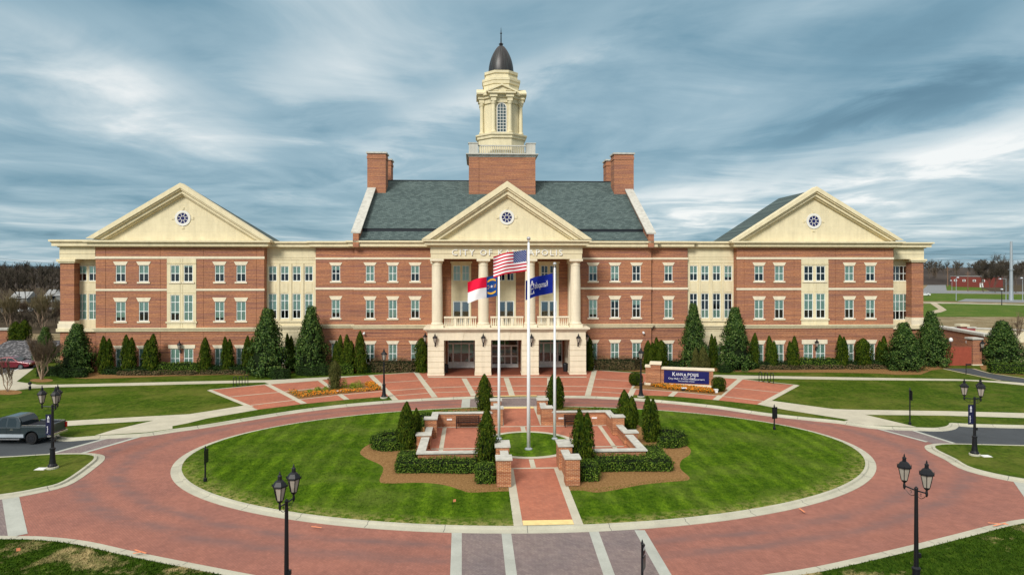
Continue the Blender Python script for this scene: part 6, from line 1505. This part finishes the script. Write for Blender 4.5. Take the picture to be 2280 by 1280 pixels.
def ball(label, px, pb_, wpx, hpx):
    p = gp(px, pb_, LH); p = Vector((p.x, p.y+.55)); r = wpx/2/F*p.y; h = hpx/F*p.y; t = thing('round_shrub', label, 'shrub', W(p, LH), 0, 'clipped ball shrubs')
    n = 2600; q = rng.normal(0, 1, (n, 3)); q /= np.linalg.norm(q, axis=1, keepdims=True); k = np.sign(q)*np.abs(q)**.8; P = k*np.array([r, r, h/2])*rng.uniform(.9, 1.03, (n, 1))+[0, 0, h/2]
    V, Fq = leaves(P, q, .09, .06, jit=.5); np_mesh('foliage', V, Fq, 'arborvitae leaf', t)
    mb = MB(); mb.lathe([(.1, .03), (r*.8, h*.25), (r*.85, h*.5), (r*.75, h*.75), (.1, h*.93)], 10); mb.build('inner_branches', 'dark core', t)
ball('clipped ball shrub left of the city sign, behind the lamp post', 1418, 860, 31, 29); ball('clipped ball shrub at the right end of the city sign', 1604, 873.5, 31, 32)
def bush(label, px, pb_, r, h, m_='bright shrub leaf', n=420):
    p = gp(px, pb_, LH); t = thing('small_shrub', label, 'shrub', W(p, LH+.03), 0, 'bright shrubs in the flower bed')
    q = rng.normal(0, 1, (n, 3)); q /= np.linalg.norm(q, axis=1, keepdims=True); q[:, 2] = np.abs(q[:, 2]); P = q*np.array([r, r, h])*rng.uniform(.55, 1.1, (n, 1)); V, Fq = leaves(P, q, .12, .05, up=1.5, jit=.6); np_mesh('foliage', V, Fq, m_, t)
    mb = MB(); mb.tube([(0, 0, -.02), (.02, 0, h*.5)], .02, 5); mb.build('stem', 'bark', t)
for lb, px, pb_, r, h in (('bright yellow green shrub right of the bed conifer', 766, 863, .42, .95), ('low bright shrub in the middle of the left flower bed', 785, 864, .36, .5), ('bright shrub beside the orange pansies', 797, 862.5, .55, .7), ('small bright shrub at the left of the flower bed', 690, 876, .3, .4), ('tiny green shrub left of the flower bed middle', 707, 871.5, .36, .45), ('small green shrub just left of the bed conifer', 725, 870.5, .3, .42)): bush(lb, px, pb_, r, h)
def flowers(label, poly_px, n):
    poly = gpl(poly_px, LH+.03); xs = [p.x for p in poly]; ys = [p.y for p in poly]; m_ = n*4
    x = rng.uniform(min(xs), max(xs), m_); y = rng.uniform(min(ys), max(ys), m_); k = inside(poly, x, y); x, y = x[k], y[k]
    z = np.array([gz(b) for b in y])+LH+.03+rng.uniform(.05, .26, len(x)); P = np.stack([x, y, z], 1)
    V, Fq = leaves(P, np.tile([0, -.4, 1.], (len(x), 1)), .12, .10, jit=.5); o = np_mesh('flowers', V, Fq, 'pansy petals'); tag(o, label, 'flowers', None, 'stuff')
flowers('bed of orange pansies in front of the city sign', [(1448, 860), (1470, 857), (1530, 862), (1588, 868), (1592, 876), (1560, 873), (1500, 868)], 3400)
flowers('drift of orange pansies at the right tip of the left flower bed', [(818, 853), (832, 853), (849, 867), (835, 869), (812, 858)], 700)
flowers('ribbon of orange pansies along the front of the left flower bed', [(641, 872), (660, 871), (668, 877), (760, 870.5), (846, 866), (850, 869), (757, 876), (665, 886)], 1300)
# bare trees with trunks one can tell apart
BT = {}
def bare_tree(name, label, p, height, key, group=None, mats=('bark', 'bare twig'), rz=0., h0=LH, **kw):
    base = 10.0; loc = W(p, h0)
    if key not in BT:
        tr, V, Fq = bare_branches(base, kw.get('spread', .35), kw.get('levels', 4), kw.get('seed', 1), kw.get('trunks', 1), kw.get('trunk_r', .14), kw.get('tw', .02), kw.get('nb', 4), kw.get('up', .6))
        zmax = max(v[2] for v in V); root = thing(name, label, 'tree', loc, rz, group, height/zmax); tr.build('trunk', mats[0], root); np_mesh('crown', V, Fq, mats[1], root); BT[key] = (root, zmax); return root
    return dup(BT[key][0], label, loc, rz, (height/BT[key][1],)*3, group)
p = gp(92, 845, LH); bare_tree('crape_myrtle', 'bare multi-stemmed crape myrtle in a mulch ring at the left path', p, hz(p, 742)-gz(p.y), 'myrtle', None, ('pale bark', 'bare twig'), trunks=6, trunk_r=.18, spread=.24, seed=5, levels=4, tw=.02, nb=4, up=.9)
p = gp(17, 872, LH); bare_tree('young_tree', 'young bare staked tree in a mulch ring at the left edge', p, hz(p, 795)-gz(p.y), 'young', None, ('pale bark', 'bare twig'), trunks=3, trunk_r=.12, spread=.25, seed=8, levels=3, tw=.035, nb=4, up=.9)
# ================================================================ BEHIND THE BUILDING
def fsl(name, pts, h, m_, kind='structure'):
    mb = MB(); mb.face([(p.x, p.y, gz(90)+h) for p in (gp(*q) for q in pts)]); o = mb.build(name, m_); o['kind'] = kind; return o
fsl('field', [(2000, 676), (2600, 676), (2900, 705), (1900, 705)], -.03, 'far green'); fsl('field', [(2000, 652), (2600, 660), (2600, 672), (2000, 670)], -.03, 'far green')
fsl('field', [(2095, 632), (2330, 636), (2330, 646), (2104, 646)], -.03, 'far green')
fsl('street', [(2000, 646.5), (2110, 647), (2500, 652.5), (2500, 656), (2100, 653), (2000, 652.5)], -.015, 'pale asphalt'); fsl('street', [(2072, 629), (2105, 629.5), (2108, 647), (2052, 647)], -.01, 'pale asphalt')
fsl('sidewalk', [(2000, 671.5), (2300, 678), (2300, 679.5), (2000, 673)], -.01, 'sidewalk concrete'); fsl('parking_lot', [(2150, 665), (2300, 668), (2300, 674), (2130, 671)], -.012, 'pale asphalt')
fsl('dirt_track', [(2068, 673), (2082, 673), (2100, 684), (2108, 690), (2095, 695), (2070, 699), (2062, 696), (2090, 688)], -.012, 'sandy path')
fsl('street', [(-600, 684), (420, 684), (420, 691), (-600, 698)], -.01, 'pale asphalt')
fsl('parking_lot', [(-300, 800), (95, 800), (75, 820), (30, 823), (-20, 840), (-300, 870)], .0, 'asphalt')
slab('parking_lot', gpl([(-300, 812), (85, 812), (73, 820.5), (28, 823.5), (-20, 841), (-300, 865)], S1), S1+.006, 'asphalt')
bands([(gs([(-5, 838), (18, 826)], .15), .12), (gs([(20, 830), (50, 817)], .15), .12)], .152, 'line paint', 'parking_line')
mb = MB(); a_, b_ = gp(-60, 800), gp(78, 800)
mb.prism([(0, 0), (1, 0), (1, 1), (0, 1)], lambda u, v: (a_.x+(b_.x-a_.x)*u, a_.y+.2+v*6, .7), lambda u, v: (a_.x+(b_.x-a_.x)*u, a_.y+.2+v*6, .9+v*1.6+.0*u)); o = mb.build('rock_bank', 'riprap rock'); tag(o, 'bank of grey riprap rocks behind the maroon car', 'rock bank')
def brick_wall(label, pts, h, th=.5, name='brick_wall', cap=.28, mat_='red brick'):
    a, b = pts; d = b-a; L = d.length; t = thing(name, label, 'wall', (a.x, a.y, gz(a.y)), math.atan2(d.y, d.x)); mb = MB(); mb.box(0, L, 0, th, -.3, h); mb.build('brickwork', mat_, t); mb = MB(); mb.box(-.1, L+.1, -.15, th+.15, h+.002, h+cap); mb.build('coping', 'coping stone', t); return t
pA = gp(-40, 782); pB = gp(22, 780); brick_wall('brick yard wall with stone coping at the far left edge', (pA, pB), hz(pB, 735)-gz(90), 1.2)
wl = Vector(((2085-CX)/F*100, 100)); wr = Vector(((2192-CX)/F*87, 87)); brick_wall('brick courtyard wall with wide pale coping behind the red gate', (wl, wr), 3.1, .9, cap=.3)
wl = Vector(((2120-CX)/F*112, 112)); wr = Vector(((2172-CX)/F*112, 112)); brick_wall('low rose plaster wall with cream coping beyond the courtyard wall', (wl, wr), 2.0, .4, mat_='rose plaster', cap=.2)
wl = Vector(((2172-CX)/F*113, 113)); wr = Vector(((2330-CX)/F*108, 108)); brick_wall('cream courtyard wall running behind the dark right magnolia', (wl, wr), 1.8, .4, mat_='cream paint', cap=.2)
p = Vector(((2142-CX)/F*111, 111)); t = thing('wall_pillar', 'rose pillar with wide cream cap beyond the courtyard wall', 'pillar', (p.x, p.y, gz(90))); mb = MB(); mb.box(-.5, .5, -.5, .5, 0, 2.4); mb.build('shaft', 'rose plaster', t); mb = MB(); mb.box(-.75, .75, -.75, .75, 2.402, 2.75); mb.build('pillar_cap', 'cream paint', t)
# gate and its pillar
g0, g1 = gp(2104, 816), gp(2163, 816); gd_ = g1-g0; L = gd_.length; t = thing('metal_gate', 'closed rust red picket gate between the building and a brick pillar', 'gate', W(g0, 0), math.atan2(gd_.y, gd_.x)); hgate = hz(g0, 771)-gz(g0.y)
mb = MB(); n = 24
for i in range(n): x = L*(i+.5)/n; mb.box(x-.055, x+.055, -.02, .02, .08, hgate-.1)
mb.build('pickets', 'gate paint', t); mb = MB()
for z in (.12, hgate-.28): mb.box(0, L, .021, .07, z, z+.1)
for i in range(n): mb.tube([(L*(i+.5)/n, 0, hgate-.1), (L*(i+.5)/n, 0, hgate+.12)], [.03, .004], 4)
mb.build('gate_frame', 'gate paint', t); mb = MB(); mb.quad((0, .08, .1), (L, .08, .1), (L, .08, hgate-.15), (0, .08, hgate-.15)); mb.build('privacy_sheet', 'rust brick', t)
p = gp(2176, 815.5); t = thing('gate_pillar', 'brick pillar with stone cap at the right of the red gate', 'pillar', W(p, 0), TH); hh = hz(p, 756)-gz(p.y); mb = MB(); mb.box(-.55, .55, 0, 1.1, -.1, hh); mb.build('shaft', 'red brick', t); mb = MB(); mb.box(-.68, .68, -.13, 1.23, hh+.002, hh+.2); mb.build('pillar_cap', 'coping stone', t); mb = MB(); mb.box(-.65, .65, -.1, 1.2, -.1, .25); mb.build('pillar_base', CSN, t)
t2 = thing('wall_lantern', 'black wall lantern on the brick gate pillar', 'wall lamp', (p.x+.35, p.y-.02, gz(p.y)+hh-.7), TH, 'black lanterns on the walls'); mb = MB(); mb.box(-.06, .06, -.03, 0, -.7, -.3); mb.tube([(0, -.03, -.5), (0, -.2, -.6), (0, -.32, -.4)], .025, 5); mb.build('bracket', 'black iron', t2); lantern(t2, 0, -.32, -.42, .95)
for px, py, lb in ((2117, 756, 'left white dome lamp above the red gate'), (2155, 761, 'right white dome lamp above the red gate')):
    p = Vector(((px-CX)/F*84.5, 84.5)); t = thing('dome_lamp', lb, 'lamp', (p.x, p.y, gz(90)), 0, 'white dome lamps behind the gate'); z = hz(p, py)-gz(90); mb = MB(); mb.tube([(0, 0, 0), (0, 0, z-.2)], .05, 8); mb.build('post', 'dark metal', t); mb = MB(); mb.lathe([(.22, -.25), (.24, -.05), (.20, .12), (.1, .22), (.01, .25)], 14, (0, 0, z)); mb.build('dome', 'white plate', t, smooth=True)
slab('driveway', gs([(2103, 820), (2165, 820), (2200, 831), (2280, 843), (2420, 858), (2400, 866), (2300, 855), (2228, 846), (2160, 832)], LH+.01), LH+.01, 'asphalt')
bands([(gs([(2100, 820.5), (2158, 833), (2228, 847)], LH+.015), .3), (gs([(2167, 820.5), (2202, 830), (2285, 842.5), (2420, 857)], LH+.015), .3)], LH+.015, 'sandy path', 'paving_band')
p = gp(2151, 834, LH); t = thing('keypad_post', 'slim black keypad post beside the gate driveway', 'keypad post', W(p, LH), 0); mb = MB(); mb.tube([(0, 0, -.05), (0, 0, 1.05)], .035, 8); mb.build('post', 'black iron', t); mb = MB(); mb.box(0, .55, -.08, .08, 1.05, 1.2); mb.build('keypad_box', 'black iron', t)
# far right: rust brick building, poles, lines
a_, b_ = gp(2117, 638), gp(2202, 640); d = b_-a_; L = d.length; t = thing('brick_building', 'low rust red brick building with white windows across the far road', 'building', (a_.x, a_.y, gz(90)), math.atan2(d.y, d.x)); hh = hz(a_, 615.5)-gz(90)
mb = MB(); mb.box(0, L, 0, 14, -1, hh); mb.build('wall', 'rust brick', t); mb = MB(); mb.box(-.2, L+.2, -.25, 14.2, hh+.01, hh+.25); mb.build('roof', 'pale roof', t)
for fx in (.13, .36, .63, .86): mb = MB(); mb.box(L*fx-1.0, L*fx+1.0, -.08, .02, hh*.52, hh*.72); wn_ = mb.build('window', 'white plate', t); mb = MB(); mb.box(L*fx-.55, L*fx+.55, -.1, -.081, hh*.56, hh*.68); mb.build('pane', 'dark room', wn_)
mb = MB(); mb.box(L*.77, L*.86, -.1, .02, -.6, hh*.4); mb.build('garage_door', 'white plate', t)
p = gp(2206, 630); t = thing('shed', 'small pale shed right of the far brick building', 'shed', (p.x, p.y+25, gz(90)+2.5)); mb = MB(); mb.box(-3.5, 3.5, 0, 8, 0, 4.6); mb.build('wall', 'grey siding', t); mb = MB(); mb.yz([(-.3, 4.6), (8.3, 4.6), (4, 6.4)], -3.8, 3.8); mb.build('roof', 'pale roof', t)
def far_pole(name, label, cat, px, pb_, yt, r, m_, group=None, head=None, arm=0):
    p = gp(px, pb_); h = hz(p, yt)-gz(90); t = thing(name, label, cat, (p.x, p.y, gz(90)-.1), 0, group); mb = MB(); mb.lathe([(r*1.25, 0), (r, h*.2), (r*.62, h)], 10); mb.build('shaft', m_, t)
    if head == 'lamp': mb = MB(); mb.tube([(0, 0, h-.1), (arm, 0, h+.1)], .06, 5); mb.lathe([(.5, -.16), (.42, .1), (.1, .2)], 8, (arm, 0, h)); mb.build('lamp_head', 'galvanised steel', t)
    if head == 'cross': mb = MB(); mb.box(-1.4, 1.4, -.08, .08, h-1.2, h-1.0); mb.box(-1.1, 1.1, -.08, .08, h-2.4, h-2.2); mb.build('crossarm', m_, t)
    if head == 'collar': mb = MB(); mb.lathe([(r*1.6, h*.52), (r*1.6, h*.53)], 10); mb.build('collar', m_, t); mb = MB(); mb.lathe([(r*2, -.1), (r*2, .15)], 10); mb.build('base_plate', m_, t)
    return p, h
far_pole('utility_pole', 'tall galvanised steel power pole at the far right', 'utility pole', 2251.5, 669, 537, .62, 'galvanised steel', None, 'collar')
for i, (px, pb_, yt, arm, lb) in enumerate(((2129, 669, 617, .6, 'tall thin light pole before the far brick building'), (2240, 671, 620, -2.2, 'light pole with left arm beside the steel power pole'), (2277, 671, 618, -.4, 'light pole at the extreme right edge'))): far_pole('light_pole', lb, 'light pole', px, pb_, yt, .12, 'galvanised steel', 'distant light poles', 'lamp', arm)
far_pole('light_pole', 'short dark lamp post on the far right lawn', 'light pole', 2230.5, 679, 643, .12, 'black iron', 'distant light poles', 'lamp', .01)
far_pole('light_pole', 'thin pole with a white head at the left of the far brick building', 'light pole', 2119.5, 652, 624, .1, 'galvanised steel', 'distant light poles', 'lamp', -.5)
far_pole('utility_pole', 'brown wooden utility pole left of the far brick building', 'utility pole', 2110, 638, 593, .3, 'wood pole', None, 'cross'); far_pole('utility_pole', 'short wooden utility pole in front of the far brick building', 'utility pole', 2155, 648, 604, .22, 'wood pole', None, 'cross')
mb = MB()
for (y0, y1, D) in ((563.5, 559.5, 330), (575, 572.5, 330), (588, 586, 330), (589.5, 592, 335)):
    a = Vector(((1980-CX)/F*D, D, H+(HY-y0)/F*D)); b = Vector(((2400-CX)/F*D, D, H+(HY-y1)/F*D)); mb.tube([tuple(a.lerp(b, k/10)-Vector((0, 0, 1.2*math.sin(math.pi*k/10)))) for k in range(11)], .05, 4)
o = mb.build('power_lines', 'dark metal'); tag(o, 'four thin power lines crossing the sky at the far right', 'power lines')
mb = MB()
a = Vector(((-80-CX)/F*330, 330, H+(HY-566)/F*330)); b = Vector(((200-CX)/F*330, 330, H+(HY-592)/F*330)); mb.tube([tuple(a.lerp(b, k/8)-Vector((0, 0, .6*math.sin(math.pi*k/8)))) for k in range(9)], .045, 4)
o = mb.build('power_lines', 'dark metal'); tag(o, 'thin power line sloping down at the far left', 'power lines')
# left far houses
for px, pb_, w_, h, lb in ((118, 681, 5, 2.2, 'pale roofed house among the trees beside the left end pier'), (42, 683, 5, 1.6, 'low white house among bare trees at the far left')):
    p = gp(px, pb_); p = Vector((p.x*1.12, p.y*1.12)); t = thing('house', lb, 'house', (p.x, p.y, gz(90)), .15, 'distant houses'); mb = MB(); mb.box(-w_/2, w_/2, 0, 7, 0, h); mb.build('wall', 'grey siding', t); mb = MB(); mb.yz([(-.4, h), (7.4, h), (3.5, h+2.2)], -w_/2-.4, w_/2+.4); mb.build('roof', 'pale roof', t); mb = MB(); mb.box(-.8, .8, -.06, .02, 1, 2.2); mb.build('window', 'dark room', t)
# hills and woods
fsl('woodland_floor', [(-700, 611), (520, 611), (520, 683), (-700, 683)], -.02, 'woodland floor'); fsl('woodland_floor', [(-700, 692), (420, 692), (420, 742), (-700, 742)], -.025, 'woodland floor'); fsl('woodland_floor', [(2150, 626), (2700, 628), (2700, 652), (2206, 649)], -.02, 'woodland floor')
def ridge(name, x0, x1, D, y_base, ytops, m_, depth=60, seed=0):
    n = len(ytops)*6; r_ = random.Random(seed); mb = MB(); P = []
    for i in range(n+1):
        u = i/n; k = u*(len(ytops)-1); j = min(int(k), len(ytops)-2); y = ytops[j]+(ytops[j+1]-ytops[j])*(k-j)+r_.uniform(-.7, .7)
        P.append(((x0+(x1-x0)*u-CX)/F*D, H+(HY-y)/F*D))
    for i in range(n):
        (a, za), (b, zb_) = P[i], P[i+1]; mb.quad((a, D-depth, gz(90)-.2), (b, D-depth, gz(90)-.2), (b, D, zb_), (a, D, za)); mb.quad((a, D, za), (b, D, zb_), (b, D+depth, gz(90)-.2), (a, D+depth, gz(90)-.2))
    o = mb.build(name, m_); o['kind'] = 'structure'; return o
ridge('far_hills', -500, 420, 1500, 600, [593, 592, 591, 594, 592, 593.5, 595, 597], 'haze blue ridge', 150, 2); ridge('far_hills', 1900, 2800, 1500, 600, [598, 597, 596, 597, 596, 594, 595], 'haze blue ridge', 150, 3)
ridge('wooded_hill', -700, 520, 560, 600, [590, 594, 598, 597, 600, 602], 'hill wood', 130, 4); ridge('wooded_hill', 1650, 2900, 620, 600, [598, 597.5, 597, 596, 595, 593, 590], 'hill wood', 110, 5)
def wood(label, n, pxr, Dr, hr, seed, group=None):
    r_ = random.Random(seed); PV = []; TV = MB(); protos = []
    for k in range(3):
        tr, V, Fq = bare_branches(10, .42, 3, seed*10+k, 1, .12, .055, 4, .5); protos.append((tr, V, max(v[2] for v in V)))
    Vs = []; tv = []; tf = []
    for i in range(n):
        D = r_.uniform(*Dr); px = r_.uniform(*pxr); h = r_.uniform(*hr); tr, V, zm = protos[i % 3]; s = h/zm; a = r_.uniform(0, 6.28); ca, sa = math.cos(a), math.sin(a); ox, oy = (px-CX)/F*D, D
        z0 = gz(90)+max(0., (D-300))*.03
        Q = V*s*np.array([1.15, 1.15, 1]); Vs.append(np.stack([Q[:, 0]*ca-Q[:, 1]*sa+ox, Q[:, 0]*sa+Q[:, 1]*ca+oy, Q[:, 2]+z0], 1))
        T = np.array(tr.v)*s; i0 = len(tv)
        tv += [(p[0]*ca-p[1]*sa+ox, p[0]*sa+p[1]*ca+oy, p[2]+z0) for p in T]; tf += [tuple(i0+q for q in f) for f in tr.f]
    V = np.concatenate(Vs); V = np.concatenate([V]); Fq = np.arange(len(V)).reshape(-1, 4)
    o = np_mesh('wood', V, Fq, 'wood twig'); tag(o, label, 'wood', None, 'stuff')
    m2 = MB(); m2.v = tv; m2.f = tf; m2.mi = [0]*len(tf); t_ = m2.build('trunk', 'bark', o)
wood('brown bare wood filling the distance at the left', 290, (-260, 420), (205, 520), (9, 13), 3); wood('brown bare wood on the far hill at the right', 210, (1780, 2500), (470, 610), (8, 12.5), 4)
wood('tangle of low bare brush beyond the left road', 150, (-60, 150), (128, 188), (1.6, 4.2), 9)
for i, (px, pb_, yt, key, lb) in enumerate(((95, 735, 640, 'pale', 'pale yellowish bare tree beside the left end pier'), (20, 735, 645, 'pale', 'pale bare tree at the far left edge above the dark evergreens'), (52, 715, 660, 'brush', 'thin bare sapling between the pale bare trees at the left'), (122, 725, 668, 'brush', 'low bare sapling touching the left end pier'))):
    p = gp(px, pb_); bare_tree('bare_tree', lb, p, hz(p, yt)-gz(90), key, 'bare trees at the left', ('pale bark' if key == 'pale' else 'bark', 'pale twig' if key == 'pale' else 'bare twig'), i*1.3, 0, seed=21+i, trunks=3 if key == 'pale' else 4, trunk_r=.09, spread=.3, levels=4, tw=.022, nb=4, up=.8)
for i, (px, pb_, yt, lb) in enumerate(((2216, 652, 566, 'tall bare tree left of the steel power pole'), (2236, 652, 560, 'tallest bare tree directly behind the steel power pole'), (2262, 652, 562, 'bare tree right of the steel power pole'), (2285, 652, 572, 'bare tree cut by the right edge'), (2203, 645, 590, 'smaller bare tree beside the pale shed'))):
    p = gp(px, pb_); bare_tree('bare_tree', lb, (p.x, p.y+15*(i % 2)), hz(p, yt)-gz(90), 'tall%d' % (i % 2), 'bare trees at the right', ('bark', 'wood twig'), i*1.1, 0, seed=31+i, trunks=1, trunk_r=.12, spread=.42, levels=5, tw=.022, nb=4, up=.45)
for i, (px, pb_, yt, lb) in enumerate(((2262, 790, 690, 'thin bare tree behind the right edge magnolia'), (2083, 632, 590, 'round bare tree on the far right skyline'), (2143, 628, 586, 'bare tree on the skyline behind the brick building'))):
    p = gp(px, pb_); bare_tree('bare_tree', lb, p, hz(p, yt)-gz(90), 'thin', 'bare trees at the right', ('bark', 'bare twig'), i*2., 0, seed=45, trunks=1, trunk_r=.09, spread=.36, levels=4, tw=.02, nb=4, up=.6)
for i, (px, py, yt) in enumerate(((2173, 748, 730), (2184, 748, 734), (2190, 752, 735))):
    p = gp(px, py); conifer(('largest of three small conifers planted in the dry field', 'middle small conifer planted in the dry field', 'rightmost small conifer planted in the dry field')[i], p, hgt(p, yt), cw(p, 5), 0, i, 'small conifers in the field')
# ================================================================ GRASS BLADES
def blades(name, poly, n, size, mat_, holes=(), label='', edge=None, clump=False):
    xs = [p[0] for p in poly]; ys = [p[1] for p in poly]
    x = rng.uniform(min(xs), max(xs), n); y = rng.uniform(max(min(ys), 18), max(ys), n); k = inside([tuple(p) for p in poly], x, y)
    for h_ in holes: k &= ~inside([tuple(p) for p in h_], x, y)
    x, y = x[k], y[k]; m_ = len(x); z = A*(y-Y0)+LH-.005; a = rng.uniform(0, 2*np.pi, m_); s = size*rng.uniform(.5, 1.35, m_); wd = s*.28
    P0_ = np.stack([x-np.cos(a)*wd, y-np.sin(a)*wd, z], 1); P1_ = np.stack([x+np.cos(a)*wd, y+np.sin(a)*wd, z], 1); P2_ = np.stack([x+rng.normal(0, .5, m_)*s, y+rng.normal(0, .5, m_)*s, z+s], 1)
    V = np.stack([P0_, P1_, P2_], 1).reshape(-1, 3); o = np_mesh(name, V, np.arange(m_*3).reshape(-1, 3), mat_, k=3); tag(o, label, 'grass', None, 'stuff')
ctr = [IL(*p) for p in [(-1.7, -13.4), (1.7, -13.4), (1.7, -7), (2.6, -7.8), (4.5, -7.6), (7, -6.6), (10, -6.2), (10.6, -3), (11.5, -1), (11, 2.5), (8.3, 8), (2, 9.8), (1.8, 14), (-1.8, 14), (-2, 9.8), (-8.3, 8), (-11, 2.5), (-12, .5), (-10, -3), (-10.2, -6), (-7, -6.6), (-4.5, -7.6), (-2.6, -7.8), (-1.7, -7)]]
blades('grass', isl, 200000, .05, 'island lawn', [ctr], 'short mown grass blades over the island lawn')
blades('grass', disc, 9000, .05, 'island lawn', [], 'short grass blades on the round flagpole lawn')
blades('grass', list(c2)+gpl([(880, 1500), (-400, 1500)], LH), 90000, .075, 'worn lawn', [], 'ragged grass blades on the worn lawn at the bottom left')
blades('grass', list(c3)+gpl([(1560, 1520), (2700, 1520)], LH), 90000, .075, 'worn lawn', [], 'ragged grass blades on the worn lawn at the bottom right')
